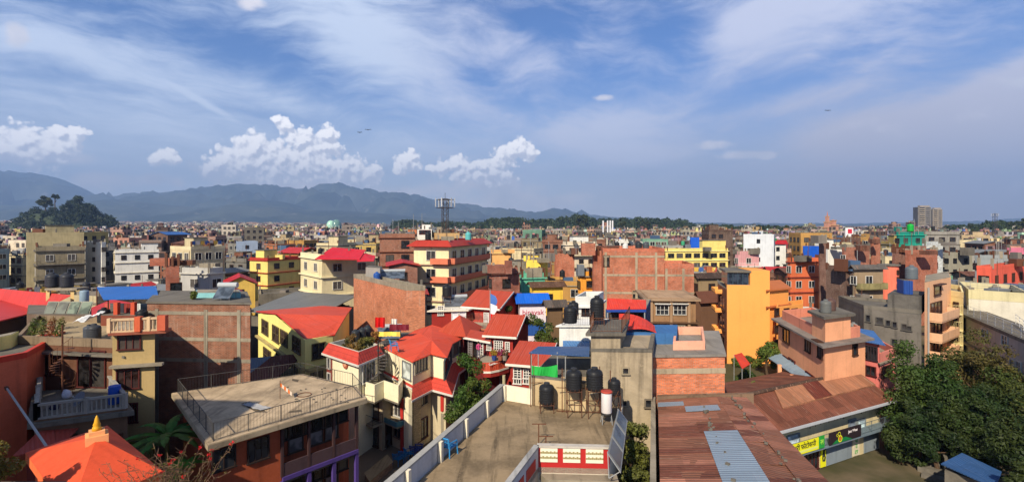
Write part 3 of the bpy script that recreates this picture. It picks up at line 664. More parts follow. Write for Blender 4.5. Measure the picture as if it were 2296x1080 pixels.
text('ल', .5, 'lettering', mat('paint', (170, 220, 80)), b_, c_+sn*.012, se, sn)
b_, c_, L_ = board(shopb, 1860, 1931, 2.06, 2.9, .97, mat('paint', (44, 34, 38)), 'sign', 'dark shop signboard with green foot and yellow round emblem on the balcony')
lt = lambda t, o_=.012: shopb.at(0, shopb.pl(0, 1860+71*t, off=.97)[0], 0, .97+o_)
g_ = MB(); g_.add([lt(.08)+Vector((0, 0, 2.07)), lt(.72)+Vector((0, 0, 2.07)), lt(.5)+Vector((0, 0, 2.36)), lt(.2)+Vector((0, 0, 2.3))], [(0, 1, 2, 3)]); g_.build('green_field', mat('paint', (26, 120, 62)), b_)
def ring3(b, c, e, r, w_, n=20, up=1.0):
    for i in range(n):
        a0, a1 = 2*pi*i/n, 2*pi*(i+1)/n; P = [c+e*cos(t)*q+Vector((0, 0, sin(t)*q*up)) for t, q in ((a0, r), (a1, r), (a1, r-w_), (a0, r-w_))]; b.add(P, [(0, 1, 2, 3)])
g_ = MB(); ring3(g_, lt(.33, .02)+Vector((0, 0, 2.33)), se, .24, .07); ring3(g_, lt(.3, .02)+Vector((0, 0, 2.68)), se, .15, .04); ring3(g_, lt(.24, .02)+Vector((0, 0, 2.62)), se, .11, .03); g_.build('emblem', mat('paint', (230, 226, 40)), b_)
g_ = MB(); ring3(g_, lt(.33, .021)+Vector((0, 0, 2.33)), se, .13, .13); g_.build('emblem_core', mat('paint', (206, 110, 50)), b_)
text('Just Wear', .27, 'lettering', mat('paint', (214, 206, 206)), b_, lt(.74, .014)+Vector((0, 0, 2.62)), se, sn)
b_, c_, L_ = board(shopb, 1841, 1852, .1, 1.85, .12, YEL, 'sign', 'tall narrow yellow sign with two dark leaping figures beside the shutter')
g_ = MB(); c0 = c_+sn*.02; rngf = random.Random(1)
for (x, z, a, l, w_) in ((.0, .25, 1.5, .3, .07), (-.05, .0, 1.2, .3, .06), (.06, .0, 1.9, .3, .06), (-.1, -.3, 1.7, .3, .05), (.1, -.32, 1.3, .3, .05), (.1, .3, .6, .25, .04), (-.08, .42, 2.3, .2, .04)):
    p = c0+se*x+Vector((0, 0, z)); d = se*cos(a)*l/2+Vector((0, 0, sin(a)*l/2)); g_.tube(p-d, p+d, w_, 5)
g_.tube(c0+Vector((0, 0, .45)), c0+Vector((0, 0, .58)), .07, 6); g_.build('figures', INK, b_)
b_, c_, L_ = board(shopb, 1913, 1927, .1, 1.85, .08, mat('plaster', (216, 206, 180)), 'sign', 'cream pillar between shutters with green painted letters down it')
for k, s_ in enumerate(('क', 'पि', 'उ', 'टर')): text(s_, .42, 'lettering', GRN, b_, c_+sn*.012+Vector((0, 0, .65-k*.42)), se, sn)
# --- pink house
def pink():
    pk = PL((234, 166, 124)); pd = PL((214, 136, 110)); z = 8.1
    C_, Rr, Lf = W(1849, 772, z), W(1940, 758, z), W(1745, 716, z)
    h = House('pink_house', 'salmon pink house with two grey slab eaves and lean-to tin awning', 'house', [Lf, C_, Rr], 0, z, pk, mat('concrete', (150, 136, 120)))
    h.band(z, .16, .55, mat('concrete', (136, 126, 118)), 'eave'); h.band(4.55, .12, .12, CONC)
    h.parapet(.85, pd, .14, -.3, z+.08)
    # stair tower on the roof
    a, e, n, L = h.face(0); a1, e1, n1, L1 = h.face(1)
    P0 = C_-e*.35+e1*.3; P1 = P0+e1*(L1*.62); P2 = P0-e*2.6
    t = MB().prism([P0, P1, P1-e*2.6, P2], z+.08, z+1.9).build('stair_tower', pk, h.root)
    q = offset(ccw([V2(P0), V2(P1), V2(P1-e*2.6), V2(P2)]), .3); MB().prism(q, z+1.9, z+2.1).build('tower_slab', CONC_D, t)
    for x0, x1, y0, y1 in ((1757, 1770, 738, 768), (1807, 1817, 757, 788), (1835, 1845, 770, 802)): h.wp(0, x0, x1, y0, y1, nv=2, fc=WOOD, hood=True)
    h.wp(1, 1912, 1920, 772, 795, nv=1, fc=WOOD)
    for x0, x1, y0, y1 in ((1757, 1768, 800, 818), (1770, 1783, 806, 832), (1757, 1768, 838, 862), (1770, 1783, 846, 870), (1808, 1826, 838, 872)): h.wp(0, x0, x1, y0, y1, nv=2, fc=PLUM)
    # awning round two sides
    A = h.at(0, 0, 5.0, .0); B = h.at(0, L, 5.0, 0); E = h.at(1, L1, 5.0, 0)
    s1 = sheet([A, B, B+(n+n1)*.75-Vector((0, 0, .5)), A+n*1.1-Vector((0, 0, .5))], .06, 'awning', mat('tin', (138, 156, 168)), h.root)
    sheet([B, E, E+n1*.8-Vector((0, 0, .4)), B+(n+n1)*.75-Vector((0, 0, .5))], .06, 'awning', mat('tin', (150, 140, 130)), h.root)
    for uu in (.32, .62): p = h.at(0, L*uu, 0, .95); MB().box((p.x, p.y, 0), (.3, .3, 4.6), atan2(e.y, e.x)).build('pillar', pk, h.root)
    # right wing
    Rw = House('pink_house', 'lower pink wing with blue sheet roof and big dark window', 'house', [W(1935, 763, 7.4), W(1972, 770, 7.4), W(1974, 765, 7.4)+Vector((1.2, 3, 0))], 0, 7.3, PL((214, 120, 112)))
    Rw.wp(0, 1941, 1966, 776, 806, nv=4, fc=(60, 50, 54)); Rw.wp(0, 1943, 1963, 822, 840, nv=2, fc=PLUM)
    o = offset(Rw.p, .3); sheet([(o[0].x, o[0].y, 7.45), (o[1].x, o[1].y, 7.45), (o[2].x, o[2].y, 7.7), (o[3].x, o[3].y, 7.7)], .07, 'roof', mat('tin', (64, 108, 168)), Rw.root)
    R2 = House('pink_house', 'pink side wing with open terrace and brown window behind the trees', 'house', [Rw.p[1]+Vector((.05, .02, 0)), W(2008, 790, 6.2), W(2008, 790, 6.2)+Vector((1.5, 5, 0))], 0, 5.9, PL((216, 128, 114)), CONC)
    R2.parapet(.7, PL((220, 134, 118)), .14); R2.wp(0, 1977, 1998, 820, 842, nv=4, fc=WOOD); R2.band(5.75, .14, .15, CONC)
    tank(C_+e1*1.1-e*1.5+Vector((0, 0, 2.1)), 'grey water tank on the stair tower of the pink house', .75, (96, 98, 96)); tank(C_+e1*2.2-e*2.2+Vector((0, 0, 2.1)), 'brown water tank behind the grey one on the pink house', .72, (88, 66, 60))
    tank(Rr-e*1.5-e1*.4+Vector((0, 0, .2)), 'squat grey drum tank at the right edge of the pink house roof', .6, (120, 122, 120))
    return h
pinkh = pink()
# --- grey and peach block behind the trees
def peach():
    c, l, r = D(2066, 660, 47), D(1937, 690, 50), D(2132, 660, 51.5)
    zt = 9.15
    g_ = House('house', 'long weathered grey house, darkened in colour for shade, with small windows behind the trees', 'house', [l, c, c+Vector((2, 7, 0))], 0, zt, mat('concrete', (112, 106, 98), dirt=.9), CONC_D)  # weathered concrete, its grey also darkened to stand in for shade
    for x0, x1, y0, y1 in ((1942, 1951, 706, 720), (1966, 1979, 712, 726), (1989, 1994, 718, 730), (2003, 2009, 722, 733), (2024, 2031, 727, 738), (2036, 2041, 731, 741), (2000, 2012, 760, 772)): g_.wp(0, x0, x1, y0, y1, nv=1, fc=(90, 86, 80))
    g_.parapet(.3, CONC_D); ua = g_.pl(0, 1990)[0]; lu = g_.face(0)[3]; MB().prism([g_.at(0, ua, 0, .004), g_.at(0, lu-.01, 0, .004), g_.at(0, lu-.01, 0, -5), g_.at(0, ua, 0, -5)], 9.0, 10.7).build('upper_storey', mat('concrete', (100, 96, 90), dirt=.9), g_.root)
    h = House('house', 'narrow peach block with recessed balconies and blue shed on top', 'house', [c+Vector((.05, -.3, 0)), r, r+Vector((5.7, 7, 0))], 0, 12.0, PL((226, 176, 136)), CONC)
    h.wp(0, 2094, 2108, 642, 660, nv=1, fc=WOOD, hood=True)
    a, e, n, L = h.face(0); u0, u1 = h.pl(0, 2084)[0], h.pl(0, 2124)[0]
    for y0, y1 in ((678, 706), (722, 750), (764, 790)):
        h.wp(0, 2086, 2110, y0, y1, nv=3, fc=WOOD); z = h.pl(0, 2100, y1+2)[1]; h.balcony(0, u0, u1, z-.2, .9, PL((222, 176, 138)), 'solid', .75)
    MB().tube(h.at(0, .7, 2, .1), h.at(0, .7, 11.5, .1), .08, 6).build('drain_pipe', STEEL, h.root)
    y_ = House('house', 'pale yellow narrow house beside the peach block with small balconies', 'house', [r+Vector((.05, .5, 0)), D(2160, 665, 50), D(2160, 665, 50)+Vector((5, 6, 0))], 0, 10.2, PL((232, 216, 158)), CONC)
    for y0, y1 in ((678, 694), (712, 730), (744, 762)):
        y_.wp(0, 2140, 2149, y0, y1, nv=1, fc=WOOD); z = y_.pl(0, 2145, y1+3)[1]; y_.balcony(0, .3, y_.face(0)[3]-.1, z-.15, .6, PL((232, 216, 158)), 'bars', .8)
    y_.parapet(.5, PL((230, 214, 160)))
    bs = House('rooftop_shed', 'blue sheet rooftop shed on the peach block', 'shed', [V2(D(2026, 640, 48.5)), V2(D(2047, 640, 48)), V2(D(2047, 640, 48))+Vector((.5, 1.5, 0))], 10.73, 12.0, mat('tin', (36, 70, 140)), CONC_D)
    tank(V2(c)+Vector((.8, 2.2, 12.05)), 'grey water tank standing highest on the peach block roof', .95, (92, 100, 106))
    return h
peach()
rw = House('house', 'long grey house at the right edge with white framed windows', 'house', [W(2166, 705, 8.3), W(2340, 780, 8.3), V2(W(2340, 780, 8.3))+Vector((7, 9, 0))], 0, 8.3, mat('concrete', (176, 168, 160), dirt=.4), CONC_D)
for x0, x1, y0, y1 in ((2204, 2214, 738, 756), (2248, 2260, 752, 774), (2266, 2276, 806, 830), (2280, 2290, 810, 834)): rw.wp(0, x0, x1, y0, y1, nv=2, nh=2, fc=WHITE)
rw.band(8.2, .3, .25, CONC_D, 'eave'); rw.band(5.5, .16, .35, CONC, 'ledge'); rw.rail(.9, mat('paint', (200, 200, 196)), 'pipes', edges=[0, 1])
r2 = House('house', 'cream and grey terrace house stepped behind the right edge house', 'house', [W(2172, 668, 9.6), W(2310, 678, 9.6), V2(W(2310, 678, 9.6))+Vector((6, 8, 0))], 0, 9.6, PL((206, 200, 184)), CONC)
r2.parapet(.9, PL((200, 190, 150))); r2.rail(.7, STEEL, 'pipes', z=10.5, edges=[0])
# --- orange house
def orange():
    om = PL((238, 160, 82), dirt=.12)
    c, r = D(1630, 640, 56), D(1726, 610, 55.5)
    h = House('house', 'tall bright orange house with blank wall and dark glass rooftop room', 'house', [c, r], 0, 10.75, om, CONC, back=(3.4, 9))
    u1 = h.pl(0, 1682)[0]; t = MB().prism([h.at(0, u1, 0, .003), h.at(0, h.face(0)[3], 0, .003), h.at(0, h.face(0)[3], 0, -4), h.at(0, u1, 0, -4)], 10.75, 12.35).build('tower', om, h.root)
    g0 = House('rooftop_room', 'dark glazed rooftop room on the orange house', 'rooftop room', [h.at(0, .1, 0, -.2), h.at(0, u1-.1, 0, -.2)], 10.79, 12.1, mat('glass', (30, 38, 50)), back=(1, 4)); g0.band(12.2, .2, .25, CONC_D, 'roof')
    for k in range(5): MB().box(h.at(0, .15+k*(u1-.35)/4, 10.79, -.16), (.07, .07, 1.3)).build('post', mat('paint', (60, 76, 90)), g0.root)
    # dark side with balconies
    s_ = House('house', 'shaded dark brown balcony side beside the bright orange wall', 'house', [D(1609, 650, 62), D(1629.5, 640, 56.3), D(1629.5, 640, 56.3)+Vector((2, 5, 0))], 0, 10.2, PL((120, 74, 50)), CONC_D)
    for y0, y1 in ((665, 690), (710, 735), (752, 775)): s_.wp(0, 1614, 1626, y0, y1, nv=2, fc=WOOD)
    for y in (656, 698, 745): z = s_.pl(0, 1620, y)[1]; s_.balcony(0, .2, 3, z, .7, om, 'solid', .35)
    # lower steps to the right
    k1 = House('house', 'lower orange wing stepping down right of the tall orange wall', 'house', [r+Vector((.02, .3, 0)), D(1768, 640, 57.5), D(1768, 640, 57.5)+Vector((3, 8, 0))], 0, 10.2, om, CONC)
    for z in (10.2, 8.4): k1.band(z, .16, .3, PL((190, 110, 62)), 'eave')
    k2 = House('house', 'orange front wing with flat terrace below the stepped wing', 'house', [r+Vector((.1, -1.2, 0)), D(1800, 676, 56.5), D(1800, 676, 56.5)+Vector((2, 3.5, 0))], 0, 7.9, om, CONC)
    k2.parapet(.7, om); k2.band(7.4, .14, .3, PL((130, 80, 60)), 'eave')
    for x0, x1 in ((1737, 1745), (1757, 1768), (1775, 1786)):
        for y0, y1 in ((692, 706), (730, 745), (762, 778)): k2.wp(0, x0, x1, y0, y1, nv=2, fc=WOOD)
orange()
yd = MB().prism([D(1625, 600, 41.5), D(1765, 600, 44), D(1765, 600, 55.5), D(1600, 600, 55.5)], -.1, 2.3).build('yard', mat('ground', (150, 128, 100))); tag(yd, 'raised garden yard below the orange wall', kind='structure')
for k in range(4): bush(V2(D(1655+k*15, 790, 54.2))+Vector((0, 0, 2.3)), .75, 'clipped hedge bush at the foot of the orange wall, '+('leftmost', 'second from left', 'third from left', 'rightmost')[k], (70, 92, 36), 160+k, h=1.1, size=.11, n=7, per=120, group='hedge below the orange wall')
# --- concrete house with tanks and the brick house beside it
def concrete():
    A, B = D(1325, 752, 29.8), D(1391, 752, 29.8); C_, E = D(1391, 785, 29.8), D(1462, 792, 29.6)
    cm = mat('concrete', (172, 156, 130), dirt=.8)
    h = House('house', 'bare weathered concrete house wall with two tiny square windows', 'house', [A, E], 0, 9.85, cm, SLAB, back=(2.2, 7))
    t = MB().prism([A-Vector((0, .003, 0)), B-Vector((0, .003, 0)), B+Vector((1.2, 4, 0)), A+Vector((1.2, 4, 0))], 9.0, 10.75).build('stair_tower', cm, h.root)
    q = [V2(A)+Vector((-.35, -.25, 0)), V2(B)+Vector((.25, -.25, 0)), V2(B)+Vector((1.5, 4.2, 0)), V2(A)+Vector((1, 4.2, 0))]
    MB().prism(q, 10.75, 10.92).build('tower_slab', CONC_D, t)
    r = MB(); fence_run(r, q[0]+Vector((.3, .1, 0)), q[1]-Vector((.2, -.1, 0)), 10.92, .85, 'bars'); fence_run(r, q[1]-Vector((.2, -.1, 0)), q[2], 10.92, .85, 'bars'); fence_run(r, q[0]+Vector((.3, .1, 0)), q[3], 10.92, .85, 'bars'); r.build('railing', RUSTY, t)
    h.parapet(.14, CONC_D, .25)
    h.wp(0, 1397, 1408, 824, 837, nv=1, fc=(150, 138, 116)); h.wp(0, 1393, 1404, 897, 908, nv=1, fc=(150, 138, 116)); h.wp(0, 1448, 1459, 896, 911, nv=1, fc=(110, 100, 86))
    # stairs up to the tower
    s_ = MB(); p0 = Vector((q[1].x+.1, q[1].y+.8, 10.0)); 
    tank(V2(A)+Vector((-.9, 2.6, 11.0)), 'black tank on the white stair block left of the concrete house', .8, BLK); tank(V2(A)+Vector((.75, 2.4, 10.95)), 'tall black tank beside the railing on the concrete tower', .82, BLK, .35, 1.25)
    b2 = House('house', 'orange brick house wall with one pale concrete band', 'house', [D(1465, 797, 31.2), D(1625, 788, 31.4)], 0, 9.1, mat('brick', (214, 116, 72)), SLAB, back=(2.4, 7))
    L = b2.face(0)[3]; MB().prism([b2.at(0, -.04, 0, -.02), b2.at(0, L+.04, 0, -.02), b2.at(0, L+.04, 0, .03), b2.at(0, -.04, 0, .03)], 8.1, 8.42).build('concrete_band', SLAB, b2.root)
    b2.band(9.2, .16, .08, mat('concrete', (140, 134, 126)), 'roof_edge'); b2.parapet(.55, PL((230, 166, 138)), .15, -1.1, 9.28)
    bl = House('rooftop_room', 'blue painted rooftop room behind the pink parapet of the brick house', 'rooftop room', [D(1398, 772, 34), D(1518, 770, 34)], 9.05, 10.0, PL((60, 106, 158)), back=(1, 3))
    # curved red awning over it
    for nm, lb, x0, x1, y0, y1, z0, z1, dy in (('awning', 'curved bright red canopy sheet over the blue rooftop room', 1388, 1490, 703, 757, 10.9, 10.2, 36.0),):
        b = MB(); n = 12; P = []
        for k in range(n+1):
            t_ = k/n; px = x0+(x1-x0)*t_; yf = 752-14*sin(t_*2.2)+(24*t_**2.5); yb = 703-2*sin(t_*3)+(50*t_**2.3)
            P.append((D(px, yb, 36.5), D(px, yf-8, 34.2)))
        for k in range(n): a, c = P[k]; d, e = P[k+1]; b.add([c, e, d, a, c-Vector((0, 0, .04)), e-Vector((0, 0, .04)), d-Vector((0, 0, .04)), a-Vector((0, 0, .04))], [(0, 1, 2, 3), (7, 6, 5, 4), (0, 4, 5, 1), (2, 6, 7, 3)])
        o = empty(nm, D(1440, 735, 35), lb, 'awning'); b.build('cover', REDT, o)
        p_ = MB()
        for px in (1395, 1437, 1480): a = D(px, 745, 34.4); p_.tube((a.x, a.y, 9.4), a, .035, 5)
        p_.build('post', STEEL, o)
    o = empty('awning', D(1405, 682, 42), 'straight bright red awning with blue valance below the brick wall', 'awning'); a, c = D(1362, 668, 43.5), D(1449, 672, 43.5); d, e = D(1449, 691, 41.5), D(1360, 692, 41.5)
    sheet([a, c, d, e], .06, 'cover', REDT, o); MB().prism([e, d, d+Vector((0, .04, 0)), e+Vector((0, .04, 0))], e.z-.26, e.z-.07).build('valance', PL((40, 70, 150)), o)
    p_ = MB(); [p_.tube((q.x, q.y, 0), q, .05, 5) for q in (e+Vector((.1, .1, -.1)), d+Vector((-.1, .1, -.1)))]; p_.build('post', STEEL, o)
    sb = House('house', 'dim blue walled house under the straight red awning', 'house', [D(1358, 700, 44), D(1449, 700, 44)], 0, 10.0, PL((54, 78, 110)), CONC, back=(2, 6)); sb.wp(0, 1405, 1440, 702, 716, nv=3); sb.wp(0, 1366, 1385, 702, 716, nv=2)
concrete()
# --- big flat terrace
def terrace():
    z = 7.4; A = W(1129, 897, z); N = W(957, 1060, z); d = (N-A); N2 = A+d*2.2
    nt = W(1207, 1046, z); nr = W(1366, 1050, z); nb = nt+(W(1150, 1128, z)-nt)*1.6; Rf = W(1397, 905, z)
    P = [V2(p) for p in (N2, nb, nt, nr, Rf, A)]
    fl = mat('concrete', (150, 130, 102), dirt=1.35)
    h = House('terrace_house', 'flat roofed house whose bare concrete terrace fills the foreground', 'house', P, 0, z, PL((196, 186, 166)), fl)
    e = d.normalized(); nn = Vector((-e.y, e.x, 0))     # left parapet
    wl = mat('plaster', (184, 186, 188), dirt=.3); wc = PL((226, 216, 192))
    b = MB(); b.prism([A, N2, N2-Vector((.16, -.05, 0)), A-Vector((.16, -.05, 0))], z-.1, z+.82); b.build('parapet', wl, h.root)
    b = MB(); b.prism([A-Vector((.2, -.08, 0)), N2-Vector((.2, -.08, 0)), N2+Vector((.05, 0, 0)), A+Vector((.05, 0, 0))], z+.822, z+.9); b.build('coping', mat('concrete', (160, 158, 152), dirt=.5), h.root)
    L = d.length
    for k in range(7):
        p = A+e*(.15+k*2.6)+Vector((.1, 0, 0)); MB().box((p.x, p.y, z), (.16, .2, .86), atan2(e.y, e.x)-pi/2).build('parapet_post', wc, h.root)
    F0 = A; F1 = W(1192, 908, z); b = MB().prism([F0, F1, F1+Vector((.04, .15, 0)), F0+Vector((.04, .15, 0))], z-.1, z+.85).build('parapet', wc, h.root)
    F2 = W(1318, 925, z); F3 = Rf; k = mat('concrete', (190, 168, 130), dirt=.6)
    MB().prism([F1, F2, F2+Vector((.04, .18, 0)), F1+Vector((.04, .18, 0))], z-.1, z+1.5).build('back_wall', k, h.root)
    MB().prism([F2, F3, F3+Vector((.04, .18, 0)), F2+Vector((.04, .18, 0))], z-.1, z+.9).build('back_wall', k, h.root)
    MB().prism([F1+Vector((.02, -.02, 0)), F2, F2+Vector((0, .2, 0)), F1+Vector((0, .2, 0))], z+1.502, z+1.6).build('coping', CONC_D, h.root)
    # red and cream front parapet with pierced panels
    e2 = (nr-nt).normalized(); n2 = Vector((e2.y, -e2.x, 0)); Lp = (nr-nt).length; rd = mat('paint', (178, 44, 42), dirt=.3); cr = PL((226, 218, 196), dirt=.2)
    q = lambda t, o_: V2(nt)+e2*t+n2*o_
    pr = MB().prism([q(0, -.14), q(Lp, -.14), q(Lp, 0), q(0, 0)], z-.22, z+.8).build('parapet', rd, h.root)
    for k in range(3):
        t0 = .08+k*(Lp-.1)/3; t1 = t0+(Lp-.1)/3-.22; pn = MB().prism([q(t0, -.16), q(t1, -.16), q(t1, .03), q(t0, .03)], z+.22, z+.78).build('panel', cr, pr)
        ho = MB(); m_ = 9
        for r_ in range(2):
            for j in range(m_): p = q(t0+(t1-t0)*(j+.5)/m_, .033); ho.prism([p-e2*.035, p+e2*.035, p+e2*.035+n2*.004, p-e2*.035+n2*.004], z+.36+r_*.2, z+.43+r_*.2+(.03 if j % 2 else 0))
        ho.build('piercing', mat('paint', (150, 138, 92)), pn)
    MB().prism([q(-.05, -.2), q(Lp+.05, -.2), q(Lp+.05, .06), q(-.05, .06)], z+.802, z+.88).build('coping', mat('concrete', (188, 180, 168), dirt=.4), pr)
    e3 = (V2(nb)-V2(nt)).normalized(); n3 = Vector((-e3.y, e3.x, 0)); q3 = lambda t, o_: V2(nt)+e3*t+n3*o_
    L3 = (nb-nt).length; MB().prism([q3(0, 0), q3(L3, 0), q3(L3, -.14), q3(0, -.14)], z-.22, z+.8).build('parapet', wl, h.root)
    MB().prism([q3(0, .04), q3(L3, .04), q3(L3, -.18), q3(0, -.18)], z+.802, z+.88).build('coping', mat('concrete', (170, 168, 164)), h.root)
    for k in range(3): MB().prism([q3(.4+k*1.4, -.0), q3(1.5+k*1.4, -.0), q3(1.5+k*1.4, .02), q3(.4+k*1.4, .02)], z+.05, z+.5).build('panel', rd, h.root)
    # eave slab and room front below the parapet
    MB().prism([q(-.0, -.1), q(Lp+.3, -.1), q(Lp+.3, .5), q(.3, .5)], z-.5, z-.25).build('eave', CONC, h.root)
    i = 2; h.w(2, .45, z-1.5, .7, 1.5, nv=1, fc=WHITE, gc=(120, 30, 26), name='door'); h.w(2, 1.55, z-1.4, .9, 1.2, nv=2, fc=WHITE, gc=(150, 140, 110)); h.w(2, 2.4, z-1.4, .5, 1.2, nv=1, fc=WHITE, gc=(120, 116, 96))
    # tanks and frames
    def T(px, py, dy, r, hgt, legs, lb, c=BLK, zs=1.0): p = W(px, py, z); tank(p, lb, r, c, legs, zs, 'black water tanks on the terrace stands')
    T(1226, 922, 0, .76, 0, .45, 'black ribbed tank on the lowest stand, leftmost on the concrete terrace'); T(1287, 932, 0, .78, 0, 1.35, 'black ribbed tank on tall stand, middle one on the concrete terrace'); T(1333, 934, 0, .8, 0, 1.4, 'black ribbed tank on tall braced stand beside the concrete wall'); T(1377, 922, 0, .62, 0, .9, 'black tank half hidden behind the white cylinder', BLK)
    p = W(1360, 950, z); t = empty('hot_water_cylinder', p, 'white insulated cylinder with red rim on thin steel legs', 'water heater'); c0 = Vector((p.x, p.y, p.z+.55))
    MB().lathe([(.001, 0), (.24, 0), (.26, .05), (.26, 1.0), (.24, 1.06), (.001, 1.08)], 20, c0).build('cylinder', mat('paint', (214, 208, 206), dirt=.35), t, True); MB().lathe([(.2, 0), (.275, 0), (.275, .08), (.2, .08)], 20, c0+Vector((0, 0, 1.0))).build('rim', mat('paint', (176, 70, 56)), t, True)
    MB().lathe([(.2, 0), (.268, 0), (.268, .14), (.2, .14)], 20, c0-Vector((0, 0, .1))).build('foot', IRON, t, True)
    r = MB(); [r.tube(p+Vector((x, y, 0)), p+Vector((x*.8, y*.8, .5)), .02, 5) for x, y in ((-.25, -.2), (.25, -.2), (.25, .2), (-.25, .2))]; r.build('leg', STEEL, t)
    # braces and pipe frames
    r = MB(); B0 = W(1262, 930, z); B1 = W(1345, 934, z)
    for k, (x, zz_) in enumerate(((0, 2.3), (1.0, 2.0), (1.95, 2.4), (2.5, 2.2))): q_ = B0+Vector((x, .35, 0)); r.tube(q_, q_+Vector((0, 0, zz_)), .025, 5)
    for z_ in (.1, 1.3): r.tube(B0+Vector((-.3, .35, z_)), B1+Vector((.6, .35, z_)), .022, 5)
    for k in range(4): a = B1+Vector((-.35+k*.28, .2, .1)); r.tube(a, a+Vector((.5, 0, 1.15)), .016, 4); r.tube(a+Vector((.5, 0, 0)), a+Vector((0, 0, 1.15)), .016, 4)
    tag(r.build('scaffold', RUSTY), 'rusty pipe scaffold standing behind the terrace tanks', 'scaffold')
    for x0, lb in ((1190, 'rusty pair of pipe poles by the cream terrace wall'),): r = MB(); a = W(x0, 912, z); r.tube(a, a+Vector((0, 0, 2.9)), .025, 5); r.tube(a+Vector((.17, .1, 0)), a+Vector((.17, .1, 2.2)), .02, 5); r.tube(a+Vector((0, 0, 1.3)), a+Vector((2.5, .2, 1.3)), .02, 5); tag(r.build('pipe_pole', RUSTY), lb, 'pole')
    for px, py, hh, lb in ((1208, 998, .95, 'rusty T-shaped pipe post on the terrace beside the parapet'), (1224, 1003, .5, 'low rusty T-shaped pipe post beside the taller one')):
        r = MB(); a = W(px, py, z); r.tube(a, a+Vector((0, 0, hh)), .025, 5); r.tube(a+Vector((-.3, 0, hh)), a+Vector((.32, 0, hh)), .025, 5); tag(r.build('pipe_post', RUSTY), lb, 'pipe post')
    # leaning collector panels
    t = empty('solar_collector', W(1385, 1000, z), 'leaning row of three dark solar collector panels at the terrace edge', 'solar collector')
    a, b_, c, d_ = D(1386, 914, 23.6), D(1407, 941, 23.2), D(1392, 1058, 19.4), D(1362, 1014, 19.6); lp = lambda u, v: (a*(1-u)+b_*u)*(1-v)+(d_*(1-u)+c*u)*v
    for k in range(3):
        f = [lp(.0, k/3+.005), lp(1, k/3+.005), lp(1, (k+1)/3-.005), lp(.0, (k+1)/3-.005)]; g2 = [lp(.1, k/3+.03), lp(.9, k/3+.03), lp(.9, (k+1)/3-.03), lp(.1, (k+1)/3-.03)]
        fr = sheet(f, .06, 'panel', mat('paint', (140, 142, 142)), t); nrm = (f[1]-f[0]).cross(f[2]-f[1]).normalized(); nrm = nrm if nrm.z > 0 else -nrm
        sheet([p+nrm*.02+Vector((0, 0, .012)) for p in g2], .01, 'glass', mat('glass', (52, 58, 64)), fr)
    r = MB()
    for v in (.02, .5, .98): p = lp(0, v); r.tube((p.x+.05, p.y, z), p, .025, 5); p2 = lp(1, v); r.tube((p.x+.05, p.y, z), p2, .02, 5)
    r.build('stand', STEEL, t)
    return h
terr = terrace()
# blue plastic chairs
def chair(loc, rz, label, group='blue plastic chairs', c=(52, 130, 186)):
    t = empty('chair', loc, label, 'chair', group, rz); m = mat('paint', c, rough=.4, dirt=.1)
    def add(name, b): o = bpy.data.objects.new(name, b.mesh(name, m)); COL.objects.link(o); o.parent = t
    add('seat', MB().prism([(-.25, -.24), (.25, -.24), (.23, .24), (-.23, .24)], .4, .44))
    for x, y in ((-.25, -.24), (.25, -.24), (-.24, .26), (.24, .26)): add('leg', MB().tube((x*1.12, y*1.12, 0), (x, y, .42), .028, 6))
    b = MB()
    for k in range(5): x = -.2+k*.1; b.tube((x, .25, .44), (x*1.05, .36, .86), .022, 5)
    b.tube((-.24, .25, .44), (-.26, .36, .84), .03, 6); b.tube((.24, .25, .44), (.26, .36, .84), .03, 6); b.tube((-.26, .36, .84), (.26, .36, .84), .035, 6); b.tube((-.25, .31, .66), (.25, .31, .66), .02, 5); add('backrest', b)
    for sx_ in (-1, 1): b = MB(); b.tube((sx_*.28, -.2, .64), (sx_*.27, .3, .66), .028, 6); b.tube((sx_*.27, -.22, .42), (sx_*.28, -.2, .64), .026, 6); add('armrest', b)
    return t
chair(W(1006, 1020, 7.4), R(150), 'single blue plastic armchair standing on the concrete terrace')
